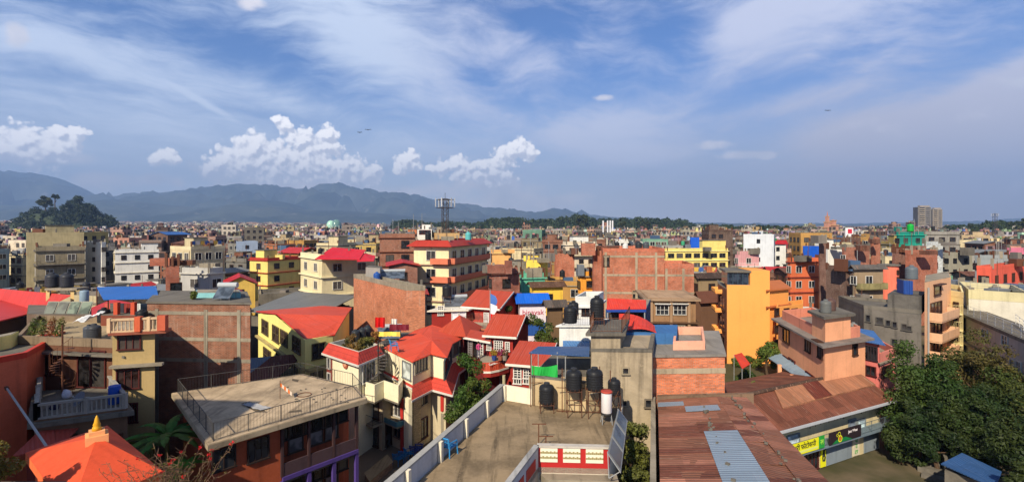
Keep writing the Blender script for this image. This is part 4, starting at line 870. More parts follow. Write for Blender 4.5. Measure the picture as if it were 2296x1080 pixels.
# ================================================================== CENTRE AND LEFT FOREGROUND
def white_house():
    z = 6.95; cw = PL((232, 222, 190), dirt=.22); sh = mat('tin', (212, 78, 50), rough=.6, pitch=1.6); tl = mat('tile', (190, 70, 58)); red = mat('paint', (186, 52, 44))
    P = [W(863, 781, z), W(925, 808, z), W(967, 791, z), W(1000, 798, z), W(1013, 768, z), W(1043, 752, z)]
    P = [V2(p) for p in P]
    back = P[0]+(P[5]-P[0])*.35+Vector((.5, 4.0, 0)); poly = P+[back]
    h = House('white_house', 'cream house with bright red folded roof and red skirt over its ground floors', 'house', P, 4.6, z, cw, back=None); 
    zf = lambda p, q: Vector((p.x, p.y, q)); o = [W(861, 780, z), W(925, 811, z), W(967, 793, z), W(1002, 801, z), W(1014, 770, z), W(1047, 752, z), W(968, 729, z+.55), W(931, 741, z+.5)]; n = len(o)
    ap = W(968, 762, z+.62); b = MB()
    for i in range(n):
        a, c = o[i]+Vector((0, 0, .02)), o[(i+1) % n]+Vector((0, 0, .02)); t = Vector((0, 0, .09)); b.add([a, c, ap, a-t, c-t, ap-t], [(0, 1, 2), (5, 4, 3), (0, 3, 4, 1)])
    b.build('roof', sh, h.root)
    r = MB(); 
    for i in range(n): r.tube(o[i], o[(i+1) % n], .05, 4)
    r.build('fascia', sh, h.root)
    h.wp(0, 904, 922, 812, 848, nv=1, fc=(120, 122, 122), gc=(150, 156, 152), name='door'); 
    h.wp(1, 930, 956, 800, 833, nv=4, fc=(150, 140, 124), gc=(60, 52, 42)); h.wp(3, 995, 1011, 793, 829, nv=2, fc=(74, 78, 76)); h.wp(4, 1015, 1027, 768, 795, nv=1, fc=(120, 120, 112)); h.wp(4, 1030, 1041, 775, 792, nv=1, fc=(90, 80, 74))
    # lower storeys and skirt
    lo = offset(h.p, -.02); 
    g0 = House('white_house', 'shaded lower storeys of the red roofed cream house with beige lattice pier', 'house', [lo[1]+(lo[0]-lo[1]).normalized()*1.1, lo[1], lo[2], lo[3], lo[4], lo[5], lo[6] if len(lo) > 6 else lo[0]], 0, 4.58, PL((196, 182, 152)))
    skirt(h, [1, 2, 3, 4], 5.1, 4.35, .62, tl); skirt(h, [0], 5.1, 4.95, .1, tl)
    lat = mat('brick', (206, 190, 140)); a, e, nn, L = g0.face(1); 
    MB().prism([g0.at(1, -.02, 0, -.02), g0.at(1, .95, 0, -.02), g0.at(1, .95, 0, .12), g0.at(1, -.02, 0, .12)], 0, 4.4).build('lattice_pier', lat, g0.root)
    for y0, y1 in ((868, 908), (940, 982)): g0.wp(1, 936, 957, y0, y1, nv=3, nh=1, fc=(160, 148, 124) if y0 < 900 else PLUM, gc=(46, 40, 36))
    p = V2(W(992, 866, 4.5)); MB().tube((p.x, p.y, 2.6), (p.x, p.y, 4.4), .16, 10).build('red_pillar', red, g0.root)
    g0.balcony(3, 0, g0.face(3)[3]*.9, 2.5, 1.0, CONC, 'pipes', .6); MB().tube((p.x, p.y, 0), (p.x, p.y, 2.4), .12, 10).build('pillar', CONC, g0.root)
    # left block with sloped red parapet
    z2 = 7.0; Q = [W(735, 789, z2), W(804, 812, z2), W(850, 793, z2)]; Q = [V2(q) for q in Q]
    k = House('white_house', 'cream block with red tiled sloping parapet, round plaque and roof garden', 'house', [Q[0], Q[1], Q[2], Q[2]+Vector((-2.6, 3.6, 0))], 0, z2, cw, SLAB)
    skirt(k, [0, 1, 2, 3], z2+.75, z2-.02, .35, tl, inn=-.05)
    k.parapet(.75, PL((200, 196, 180)), .12, -.08)
    c = k.at(0, k.pl(0, 776)[0], k.pl(0, 776, 815)[1], .02); a, e, nn, L = k.face(0); pq = MB(); pq.tube(c, c+nn*.08, .36, 24); pl_ = pq.build('plaque', mat('tile', (178, 96, 72)), k.root); MB().tube(c+nn*.08, c+nn*.1, .2, 20).build('plaque_centre', mat('paint', (206, 150, 120)), pl_)
    MB().prism([k.at(0, -.05, 0, -.02), k.at(0, .75, 0, -.02), k.at(0, .75, 0, .06), k.at(0, -.05, 0, .06)], 1, z2-.2).build('window_strip', mat('paint', (124, 58, 50)), k.root)
    for zz_ in (6.2, 5.0, 3.9): k.w(0, .36, zz_, .4, .8, nv=1, fc=WHITE, gc=(40, 40, 44), fw=.05).location += nn*.06
    k.wp(1, 813, 838, 812, 852, nv=4, fc=WHITE, gc=(60, 62, 62))
    # walled balcony between the blocks
    zb = 5.35; B = [V2(W(806, 852, zb)), V2(W(840, 862, zb)), V2(W(861, 853, zb)), V2(W(893, 864, zb)), V2(W(903, 850, zb))]
    bal = House('balcony_block', 'cream walled balcony deck joining the two red trimmed blocks', 'balcony', B+[V2(W(862, 800, zb))+Vector((0, .5, 0))], 4.0, 4.5, cw, SLAB)
    bal.parapet(.85, cw, .12); bal.band(4.0, .12, .04, CONC_D, 'slab')
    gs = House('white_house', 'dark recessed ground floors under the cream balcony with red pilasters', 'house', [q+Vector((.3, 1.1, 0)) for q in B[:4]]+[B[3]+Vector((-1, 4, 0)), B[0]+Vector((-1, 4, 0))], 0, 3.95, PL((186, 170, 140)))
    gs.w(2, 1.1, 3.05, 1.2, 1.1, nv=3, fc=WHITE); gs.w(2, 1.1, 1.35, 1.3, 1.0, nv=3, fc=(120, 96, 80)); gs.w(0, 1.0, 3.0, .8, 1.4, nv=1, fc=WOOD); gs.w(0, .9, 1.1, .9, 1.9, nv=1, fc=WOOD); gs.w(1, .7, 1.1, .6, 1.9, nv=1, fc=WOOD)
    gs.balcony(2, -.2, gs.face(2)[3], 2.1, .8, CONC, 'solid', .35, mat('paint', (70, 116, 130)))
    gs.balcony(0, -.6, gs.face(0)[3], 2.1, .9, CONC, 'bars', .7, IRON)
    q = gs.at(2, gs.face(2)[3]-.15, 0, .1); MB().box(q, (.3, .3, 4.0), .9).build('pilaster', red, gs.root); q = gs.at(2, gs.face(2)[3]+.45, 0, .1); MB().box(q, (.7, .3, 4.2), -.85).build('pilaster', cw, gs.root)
    # spiral stair
    t = empty('spiral_stair', V2(D(843, 800, 38.5)), 'black iron spiral stair climbing between the two cream blocks', 'staircase'); c = V2(D(848, 800, 39.2)); pole = MB().tube((c.x, c.y, 4.5), (c.x, c.y, 8.4), .05, 8); pole.build('pole', IRON, t); s_ = MB(); r = MB(); pr = None
    for i in range(15):
        a = i*.42+2; z_ = 4.7+i*.2; d = Vector((cos(a), sin(a), 0)); d2 = Vector((cos(a+.4), sin(a+.4), 0)); s_.add([(c.x, c.y, z_), c+d*.72+Vector((0, 0, z_)), c+d2*.72+Vector((0, 0, z_)), (c.x, c.y, z_-.04), c+d*.72+Vector((0, 0, z_-.04)), c+d2*.72+Vector((0, 0, z_-.04))], [(0, 1, 2), (5, 4, 3), (1, 4, 5, 2), (0, 3, 4, 1)])
        p = c+d*.72+Vector((0, 0, z_)); r.tube(p, p+Vector((0, 0, .8)), .014, 4)
        if pr is not None: r.tube(pr+Vector((0, 0, .8)), p+Vector((0, 0, .8)), .02, 4)
        pr = p
    s_.build('step', mat('paint', (96, 92, 86)), t); r.build('handrail', IRON, t)
    # roof garden
    for i, (px, py, r_, cc, lb) in enumerate(((800, 762, .75, (96, 88, 40), 'rusty brown shrub in the middle of the cream block roof garden'), (822, 738, .8, (104, 110, 48), 'tall yellow green shrub at the back of the roof garden'), (783, 756, .6, (64, 74, 40), 'dark green shrub at the left of the roof garden'), (836, 758, .5, (140, 96, 50), 'small orange brown potted shrub at the right of the roof garden'))):
        p = V2(D(px, py, 40+i*.8)); bush((p.x, p.y, 7.03), r_, lb, cc, 20+i, h=1.5, size=.09, group='roof garden shrubs', c2=(150, 100, 50))
    for i, (px, Y_) in enumerate(((797, 42.5), (812, 43.2), (824, 44.2))):
        p = V2(D(px, 740, Y_)); tank((p.x, p.y, 7.03), ('dark upright tank behind the roof garden, left one', 'dark upright tank behind the roof garden, middle one', 'grey upright tank behind the roof garden, right one')[i], .62, (46, 50, 54), .6, 1.1)
    # laundry and things on the next roof
    k2 = House('house', 'flat roof behind the red roofed house, cluttered with laundry and a solar heater', 'house', [V2(D(842, 740, 44)), V2(D(912, 740, 44)), V2(D(912, 740, 44))+Vector((1, 5, 0))], 0, 7.0, PL((170, 150, 120)), CONC_D)
    solar((D(872, 715, 46).x, 46, 7.05), 'dark solar heater on the cluttered roof behind the red roof', .15)
    for i, (px, py, Y_, w_, h_, c_, lb) in enumerate(((852, 722, 45, .85, .85, (200, 24, 22), 'bright red cloth hanging on the cluttered roof'), (884, 722, 45.6, .5, .6, (226, 222, 214), 'small white cloth hanging beside the red cloth'), (895, 733, 45, 1.7, .5, (110, 30, 44), 'row of dark maroon clothes on the cluttered roof line'), (868, 748, 43.8, 2.2, .35, (232, 208, 90), 'yellow sheet spread over the edge of the cluttered roof'))):
        p = D(px, py, Y_); b = MB(); n_ = 8; rg = random.Random(i)
        for q_ in range(n_): x0, x1 = -w_/2+w_*q_/n_, -w_/2+w_*(q_+1)/n_; d0, d1 = .06*sin(q_*1.7), .06*sin((q_+1)*1.7); b.quad(p+Vector((x0, d0, h_/2)), p+Vector((x1, d1, h_/2)), p+Vector((x1, d1*2-.05, -h_/2-rg.random()*.1)), p+Vector((x0, d0*2-.05, -h_/2)))
        tag(b.build('cloth', mat('paint', c_)), lb, 'cloth', 'washing on the cluttered roof')
    chair(V2(D(884, 779, 40.5))+Vector((0, 0, 7.3)), 2, 'blue plastic chair lying by the edge of the bright red roof')
white_house()
def red_houses():
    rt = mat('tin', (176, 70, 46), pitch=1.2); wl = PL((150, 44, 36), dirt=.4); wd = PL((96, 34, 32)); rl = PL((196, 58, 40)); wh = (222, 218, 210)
    def gab(name_lb, pts, z0, ze, zr, wall, depth_l=None, over=.45, fi=True):
        # pts: front-left, front-right eave pixels; front slope rises to the ridge behind
        a, b_ = [V2(p) for p in pts[:2]]; e = (b_-a).normalized(); n = Vector((e.y, -e.x, 0)); dp = pts[2]
        h = House('red_house', name_lb, 'house', [a, b_, b_-n*dp], z0, ze, wall)
        A, B, C_, D_ = h.p; rA, rB = (A+D_)/2, (B+C_)/2; up = lambda p, q: Vector((p.x, p.y, q)); k = (zr-ze)/(dp/2)
        g_ = MB(); 
        for s_ in (0, 1):
            q = [A, D_, rA] if s_ == 0 else [B, C_, rB]; d = e*.02*(1 if s_ else -1); w_ = -e*.1*(1 if s_ else -1)
            g_.add([up(q[0]+d, ze-.01), up(q[1]+d, ze-.01), up(q[2]+d, zr-.05), up(q[0]+w_, ze-.01), up(q[1]+w_, ze-.01), up(q[2]+w_, zr-.05)], [(0, 1, 2), (5, 4, 3), (0, 2, 5, 3), (1, 4, 5, 2)])
        g_.build('gable', wall, h.root)
        sheet([up(A+n*over-e*over, ze-k*over+.05), up(B+n*over+e*over, ze-k*over+.05), up(rB+e*over, zr+.05), up(rA-e*over, zr+.05)], .08, 'roof_slope', rt, h.root)
        sheet([up(C_-n*over+e*over, ze-k*over+.05), up(D_-n*over-e*over, ze-k*over+.05), up(rA-e*over, zr+.05), up(rB+e*over, zr+.05)], .08, 'roof_slope', rt, h.root)
        f = MB(); q0, q1 = A+n*(over+.02)-e*over, B+n*(over+.02)+e*over; f.prism([q0, q1, q1+n*.04, q0+n*.04], ze-k*over-.14, ze-k*over+.04)
        for o_, r_ in ((q1+e*.02, rB+e*(over+.02)),): f.add([up(o_, ze-k*over+.08), up(r_, zr+.1), up(r_, zr-.08), up(o_, ze-k*over-.1), up(o_+e*.04, ze-k*over+.08), up(r_+e*.04, zr+.1), up(r_+e*.04, zr-.08), up(o_+e*.04, ze-k*over-.1)], [(0, 1, 2, 3), (7, 6, 5, 4), (0, 4, 5, 1), (3, 2, 6, 7)])
        f.build('fascia', mat('paint', (222, 216, 204)), h.root); return h
    a = gab('upper red pavilion with brown tin gable roof and white door panels', [D(1046, 690, 55), D(1116, 697, 53.5), 6.2], 0, 8.75, 9.95, rl)
    for x0, x1, y0, y1, g_ in ((1048, 1083, 699, 730, (150, 36, 24)),): a.wp(0, x0, x1, y0, y1, nv=1, fc=(170, 40, 30), gc=g_, name='door')
    a.wp(0, 1086, 1096, 702, 731, nv=1, fc=wh, gc=(214, 208, 204), name='door')
    a2 = House('red_house', 'flat roofed red wing with lattice window and two tall white posters', 'house', [D(968, 690, 53), D(1046, 694, 53.5)], 0, 8.3, wl, CONC_D, back=(2, 6)); a2.band(8.4, .14, .3, mat('paint', (220, 210, 190)), 'eave')
    a2.wp(0, 1014, 1026, 692, 724, nv=1, fc=wh, gc=(214, 208, 214), name='door'); a2.wp(0, 1031, 1043, 694, 726, nv=1, fc=wh, gc=(214, 208, 214), name='door'); a2.wp(0, 983, 993, 686, 706, nv=3, nh=5, fc=wh, gc=(60, 60, 60))
    solar(V2(D(1022, 675, 56))+Vector((0, 0, 8.4)), 'long tilted solar heater on the flat red wing', .3, 2.6, 1.4)
    tank(V2(D(1002, 668, 56))+Vector((0, 0, 8.4)), 'black tank on a pale stand in front of the hotel balconies', .95, BLK, 1.1)
    b = gab('middle red house with white lattice windows and brown tin gable roof', [D(1096, 752, 44.8), D(1150, 758, 44.2), 5.4], 0, 7.85, 9.0, wl)
    for x0, x1, y0, y1, nv, nh in ((1093, 1101, 765, 783, 2, 4), (1109, 1127, 764, 784, 4, 4), (1134, 1142, 767, 786, 2, 4), (1128, 1133, 786, 794, 1, 1)): b.wp(0, x0, x1, y0, y1, nv=nv, nh=nh, fc=wh, gc=(40, 36, 34))
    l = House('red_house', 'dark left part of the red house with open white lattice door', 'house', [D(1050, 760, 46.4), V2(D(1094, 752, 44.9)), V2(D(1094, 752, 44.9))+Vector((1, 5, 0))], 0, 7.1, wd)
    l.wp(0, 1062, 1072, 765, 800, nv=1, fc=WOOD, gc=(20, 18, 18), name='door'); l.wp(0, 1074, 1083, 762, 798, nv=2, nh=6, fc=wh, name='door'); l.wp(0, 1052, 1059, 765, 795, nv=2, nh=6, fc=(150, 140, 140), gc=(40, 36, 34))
    o = offset(l.p, .4); up = lambda p, q: Vector((p.x, p.y, q)); rs = sheet([up(o[0], 7.2), up(o[1], 7.2), up(o[1]+Vector((.15, 1.9, 0)), 7.5), up(o[0]+Vector((.15, 1.9, 0)), 7.5)], .08, 'roof_slope', rt, l.root)
    MB().prism([o[0], o[1], o[1]+Vector((-.02, -.05, 0)), o[0]+Vector((-.02, -.05, 0))], 7.0, 7.18).build('fascia', mat('paint', (222, 216, 204)), l.root)
    tr = House('red_house', 'small roof terrace with brown railing before the red pavilion', 'house', [D(1030, 740, 50), D(1094, 742, 49.3)], 0, 7.25, PL((170, 100, 70)), SLAB, back=(1, 3)); tr.rail(.9, mat('paint', (120, 70, 50)), 'bars', edges=[0, 3])
    # roof behind the bright red roof
    r3 = House('red_house', 'brown red hipped roof rising behind the bright red folded roof', 'house', [D(984, 760, 47.5), D(1040, 770, 46.5), D(1040, 770, 46.5)+Vector((1.2, 3.6, 0))], 0, 7.2, wd)
    o = offset(r3.p, .4); ap = up((o[0]+o[1]+o[2]+o[3])/4, 8.7); bq = MB()
    for i in range(4): p, q = up(o[i], 7.2), up(o[(i+1) % 4], 7.2); bq.add([p, q, ap], [(0, 1, 2)])
    bq.add([up(p, 7.15) for p in o], [(3, 2, 1, 0)]); bq.build('roof', rt, r3.root)
    # balcony with the curved red front and white script
    oo = [W(1084, 832, 5.1), W(1100, 832, 5.1), W(1120, 828, 5.1), W(1141, 821, 5.1), W(1155, 808, 5.1)]; oi = [W(1079, 812, 5.8), W(1098, 812, 5.8), W(1117, 808, 5.8), W(1136, 801, 5.8), W(1156, 781, 5.8)]; pts = [V2(p) for p in oo]
    d = House('red_house', 'red balcony apron with a curved front and white lettering over the porch', 'balcony', pts+[pts[4]+Vector((.6, 4, 0)), pts[0]+Vector((-1, 4.5, 0))], 4.6, 5.0, wl)
    s_ = MB()
    for i in range(4): t = Vector((0, 0, .08)); A, B, C_, E = oi[i], oi[i+1], oo[i+1], oo[i]; s_.add([A, B, C_, E, A-t, B-t, C_-t, E-t], [(3, 2, 1, 0), (4, 5, 6, 7), (2, 3, 7, 6), (0, 1, 5, 4)])
    s_.build('apron', rt, d.root); s_ = MB()
    for i in range(4): A, B = oo[i], oo[i+1]; s_.prism([A, B, B+Vector((0, -.05, 0)), A+Vector((0, -.05, 0))], 4.94, 5.1)
    s_.build('fascia', mat('paint', (222, 216, 204)), d.root)
    e = (oi[3]-oi[1]).normalized(); e.z = 0; e.normalize(); n = Vector((e.y, -e.x, 0)); c0 = (oi[1]+oi[3])/2*.72+(oo[1]+oo[3])/2*.28+n*.06+Vector((0, 0, .06)); tt = text('Gardenia Restaurant', .3, 'lettering', mat('paint', (236, 228, 220)), d.root, c0, e, n); tt.rotation_euler.x = R(42)
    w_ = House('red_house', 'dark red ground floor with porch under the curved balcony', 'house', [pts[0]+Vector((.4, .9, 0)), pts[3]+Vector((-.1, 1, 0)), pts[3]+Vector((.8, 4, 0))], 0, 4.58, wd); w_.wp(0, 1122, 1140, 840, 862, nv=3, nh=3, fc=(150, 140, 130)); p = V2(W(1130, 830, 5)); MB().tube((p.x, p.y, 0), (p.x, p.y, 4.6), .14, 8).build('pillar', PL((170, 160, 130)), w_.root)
    c = gab('right red house with white lattice windows under a brown tin roof', [W(1150, 808, 7.0), W(1214, 813, 7.0), 6.6], 0, 6.95, 7.75, wl)
    c.wp(0, 1153, 1168, 826, 846, nv=2, nh=4, fc=wh); c.wp(0, 1153, 1168, 850, 858, nv=3, fc=wh); c.wp(0, 1175, 1190, 828, 847, nv=3, nh=3, fc=wh); c.wp(0, 1175, 1190, 850, 858, nv=3, fc=wh)
    for i, (px, py, cc, lb) in enumerate(((1108, 792, (170, 140, 40), 'blue pot with yellow flowers on the red balcony'), (1122, 797, (150, 50, 90), 'pink flowering pot plant in the middle of the red balcony'), (1132, 797, (120, 90, 60), 'mixed pot plant at the right end of the red balcony'))):
        p = D(px, py+4, 43.2); z = 5.85; t = empty('potted_plant', (p.x, 43.2, z), lb, 'potted plant', 'pot plants on the red balcony'); MB().lathe([(.001, 0), (.17, 0), (.24, .4), (.001, .41)], 10, (p.x, 43.2, z)).build('pot', mat('paint', ((50, 70, 130), (150, 90, 70), (140, 130, 120))[i]), t); f = MB(); leaves(f, (p.x, 43.2, z+.65), .33, 240, random.Random(i), .07); f.build('foliage', mat('leaf', cc, c2=(60, 90, 40)), t)
    MB().prism([oi[0], oi[1], oi[2], oi[3], oi[4], oi[4]+Vector((.4, 2, 0)), oi[0]+Vector((-.3, 2.4, 0))], 5.6, 5.79).build('deck', CONC, d.root)
    # pole with prayer flag
    t = empty('flag_pole', V2(D(1099, 700, 47.5)), 'tall pole with white, blue, red and yellow prayer flag before the red pavilion', 'flag pole'); p = V2(D(1099, 700, 47.5)); MB().tube((p.x, p.y, 5), (p.x, p.y, 11.2), .04, 6).build('pole', STEEL, t)
    for k, c_ in enumerate(((70, 110, 180), (222, 222, 224), (206, 32, 30), (206, 32, 30), (150, 170, 60))):
        b = MB(); z1 = 10.9-k*.92; m_ = 5
        for q in range(m_): a0, a1 = q/m_, (q+1)/m_; f0 = .28*sin(k+a0*3)+.18; f1 = .28*sin(k+a1*3)+.18; b.quad((p.x+.04, p.y-.04, z1-a1*.92), (p.x+.35+f1*.7, p.y-.1-f1*.3, z1-a1*.92-.2), (p.x+.35+f0*.7, p.y-.1-f0*.3, z1-a0*.92-.2), (p.x+.04, p.y-.04, z1-a0*.92))
        b.build('flag', mat('paint', c_), t)
red_houses()
def person(loc, rz, label, top, legs, h_=1.45, seat=False, arm=.35):
    k = h_/1.7; J = [(0, 0, .95), (0, 0, 1.15), (0, 0, 1.38), (0, .0, 1.47), (0, -.02, 1.6), (-.09, 0, .9), (-.1, -.02 if not seat else -.4, .5 if not seat else .9), (-.1, 0 if not seat else -.42, .06 if not seat else .45), (-.1, -.12 if not seat else -.54, .03 if not seat else .42), (.09, 0, .9), (.11, .05 if not seat else -.4, .5 if not seat else .9), (.12, .02 if not seat else -.42, .06 if not seat else .45), (.12, -.1 if not seat else -.54, .03 if not seat else .42), (-.18, 0, 1.38), (-.24, -.04, 1.1), (-.2, -.24*arm*3, .95), (.18, 0, 1.38), (.25, -.02, 1.1), (.22, -.2*arm*3, .92)]
    E_ = [(0, 1), (1, 2), (2, 3), (3, 4), (0, 5), (5, 6), (6, 7), (7, 8), (0, 9), (9, 10), (10, 11), (11, 12), (2, 13), (13, 14), (14, 15), (2, 16), (16, 17), (17, 18)]
    rad = [.13, .12, .13, .055, .1, .09, .065, .045, .045, .09, .065, .045, .045, .06, .045, .035, .06, .045, .035]
    me = bpy.data.meshes.new('body'); me.from_pydata([tuple(c*k for c in j) for j in J], E_, []); o = bpy.data.objects.new('tmp', me); COL.objects.link(o); md = o.modifiers.new('s', 'SKIN'); me.skin_vertices[0].data[0].use_root = True
    for i, r_ in enumerate(rad): me.skin_vertices[0].data[i].radius = (r_*k, r_*k*(.75 if i < 3 else 1))
    o.modifiers.new('u', 'SUBSURF').levels = 1; dg = bpy.context.evaluated_depsgraph_get(); m2 = bpy.data.meshes.new_from_object(o.evaluated_get(dg)); bpy.data.objects.remove(o)
    sk = mat('paint', (150, 100, 76)); m2.materials.clear(); [m2.materials.append(m) for m in (mat('paint', top), mat('paint', legs), sk)]
    for p in m2.polygons: z = p.center.z/k; x = abs(p.center.x)/k; p.material_index = 1 if z < .93 and x < .2 and not (x > .17 and z > .85) else 2 if z > 1.46 or (x > .17 and z < 1.06) else 0; p.use_smooth = True
    b_ = bpy.data.objects.new('person', m2); COL.objects.link(b_); b_.location = loc; b_.rotation_euler.z = rz; tag(b_, label, 'person')
    hr = MB(); rg = random.Random(3); bm = bmesh.new(); bmesh.ops.create_icosphere(bm, subdivisions=2, radius=1); hr.add([(v.co.x*.105*k, (v.co.y*.115+.015)*k, (1.645+v.co.z*.1)*k) for v in bm.verts], [tuple(v.index for v in f.verts) for f in bm.faces]); bm.free()
    ho = bpy.data.objects.new('hair', hr.mesh('hair', mat('paint', (22, 18, 18)))); COL.objects.link(ho); ho.parent = b_; return b_
p_ = D(1073, 812, 43.9); person((p_.x, 43.9, 5.8), .3, 'person in a pink top and grey trousers standing at the red house door', (190, 70, 120), (110, 104, 116))
p_ = D(1128, 800, 43.5); person((p_.x, 43.5, 5.6), -.4, 'person in a pink and white top on the red balcony by the pot plants', (206, 120, 150), (60, 50, 60), 1.25)
def blue_canopy():
    t = empty('canopy', V2(D(1250, 785, 33)), 'flat blue sheet canopy on thin posts with green tarpaulin hanging below', 'canopy'); A, B, C_, E = D(1186, 790, 30.5), D(1321, 797, 30.5), D(1322, 776, 33.5), D(1207, 776, 33.5)
    sheet([A, B, C_, E], .06, 'roof', mat('tin', (58, 88, 134)), t); r = MB()
    for q in (A+Vector((.15, .1, 0)), B-Vector((1.4, -.1, 0)), A+Vector((1.7, .1, 0)), E): r.tube((q.x, q.y, 5), q, .03, 5)
    r.build('post', STEEL, t)
    t2 = MB(); n = 10; P0, P1 = D(1192, 819, 30.2), D(1250, 817, 30.0); H_ = .72
    for k in range(n):
        a0, a1 = k/n, (k+1)/n; f = lambda a: P0.lerp(P1, a)-Vector((0, 0, .10*sin(pi*a))); g_ = lambda a: P0.lerp(P1, a)-Vector((0, .1*sin(a*9), H_-.06*sin(pi*a))); t2.quad(g_(a0), g_(a1), f(a1), f(a0))
    tag(t2.build('tarpaulin', mat('paint', (40, 168, 70), dirt=.2)), 'bright green tarpaulin strung between posts under the blue canopy', 'tarpaulin')
    h = House('house', 'low terrace house with rough concrete parapet behind the foreground tanks', 'house', [D(1186, 845, 30.6), D(1330, 845, 30.6)], 0, 8.1, mat('concrete', (176, 152, 120)), CONC_D, back=(2, 6))
    w_ = House('stair_block', 'small white stair block with blue sheet lean-to beside the concrete wall', 'stair block', [D(1254, 745, 36), D(1325, 743, 36)], 6, 10.05, PL((226, 224, 216)), CONC, back=(1.5, 2.5)); w_.band(10.1, .1, .15, PL((230, 228, 220)), 'roof_edge')
    A, B = D(1262, 783, 34.5), D(1322, 785, 34.5); C_, E = D(1322, 764, 36), D(1262, 763, 36); sheet([A, B, C_, E], .05, 'lean_to', mat('tin', (70, 118, 172)), w_.root); w_.rail(.9, IRON, 'bars', edges=[0, 1, 3])
    w2 = House('house', 'small white house with pillars and dark openings behind the black tanks', 'house', [D(1290, 690, 50), D(1335, 690, 50)], 0, 9.6, PL((220, 220, 214)), CONC, back=(1.5, 4)); w2.wp(0, 1306, 1311, 692, 706, nv=1); w2.wp(0, 1314, 1319, 692, 706, nv=1); w2.band(9.3, .2, .25, PL((226, 226, 222)), 'eave'); w2.parapet(.7, PL((220, 220, 214)))
    tank(V2(D(1286, 710, 38.5))+Vector((0, 0, 10.1)), 'black tank on a stand over the white stair block', .72, BLK, .4)
blue_canopy()
# --- yellow hall
def hall():
    z = 7.3; zr = 8.25; L_, C_, R_, K_, J_ = [V2(W(*p, z)) for p in ((579, 703), (684, 762), (746, 750), (783, 692), (726, 688))]
    yl = PL((238, 224, 136), dirt=.2); h = House('yellow_hall', 'long yellow hall with bright red low gable roof and brown windows', 'hall', [L_, C_, R_, K_, J_], 0, z, yl)
    up = lambda p, q: Vector((p.x, p.y, q)); ra, rb = W(622, 703, zr), W(776, 707, zr); a_, e, n, LL = h.face(0); ga = h.at(0, LL*.42, 0, -.01); nb = -n; o = .45
    g_ = MB(); g_.add([h.at(0, 0, z-.01, -.01), h.at(0, LL, z-.01, -.01), up(ga, zr-.12)], [(0, 1, 2)]); g_.build('gable', yl, h.root)
    rt = mat('tin', (208, 76, 48), pitch=1.1, rough=.6)
    wA, wC, wR, wK, wJ = W(575, 697, z), W(687, 760, z), W(751, 749, z), W(789, 689, z), W(723, 685, z)
    sheet([ra, wC, wR, rb], .1, 'roof_slope', rt, h.root); sheet([wA, ra, rb, wK, wJ], .1, 'roof_slope', rt, h.root)
    f = MB()
    for p, q in ((wA, ra), (ra, wC), (wC, wR)): f.tube(p-Vector((0, 0, .06)), q-Vector((0, 0, .06)), .09, 4)
    f.build('fascia', mat('paint', (180, 48, 34)), h.root)
    for x0, x1, y0, y1 in ((588, 602, 719, 748), (612, 626, 732, 765), (630, 645, 742, 773), (657, 674, 756, 789), (592, 608, 783, 811), (621, 641, 796, 830), (655, 667, 818, 836)): h.wp(0, x0, x1, y0, y1, nv=2, nh=2, fc=(96, 84, 56), gc=(50, 38, 36))
    a_, e_, n_, L = h.face(0); z1 = h.pl(0, 575, 762)[1]; MB().prism([h.at(0, 0, 0, -.02), h.at(0, L, 0, -.02), h.at(0, L, 0, .35), h.at(0, 0, 0, .35)], 4.75, 4.95).build('ledge', mat('concrete', (176, 160, 110)), h.root)
    h.wp(1, 700, 728, 770, 802, nv=2, fc=(90, 80, 50), gc=(24, 24, 26)); h.wp(1, 698, 722, 826, 850, nv=2, fc=WOOD)
    MB().prism([h.at(1, 0, 0, -.02), h.at(1, 3, 0, -.02), h.at(1, 3, 0, .8), h.at(1, 0, 0, .8)], 4.6, 4.8).build('ledge', mat('concrete', (170, 150, 90)), h.root)
    g2 = House('shed', 'grey corrugated sheet roof stretching behind the yellow hall', 'shed', [D(560, 700, 66), D(706, 700, 62), D(706, 700, 62)+Vector((1, 12, 0))], 0, 5.6, CONC_D)
    o_ = offset(g2.p, .4); sheet([up(o_[0], 6.3), up(o_[1], 6.3), up(o_[2], 7.2), up(o_[3], 7.2)], .1, 'roof', mat('tin', (112, 112, 108), pitch=1.4), g2.root)
hall()
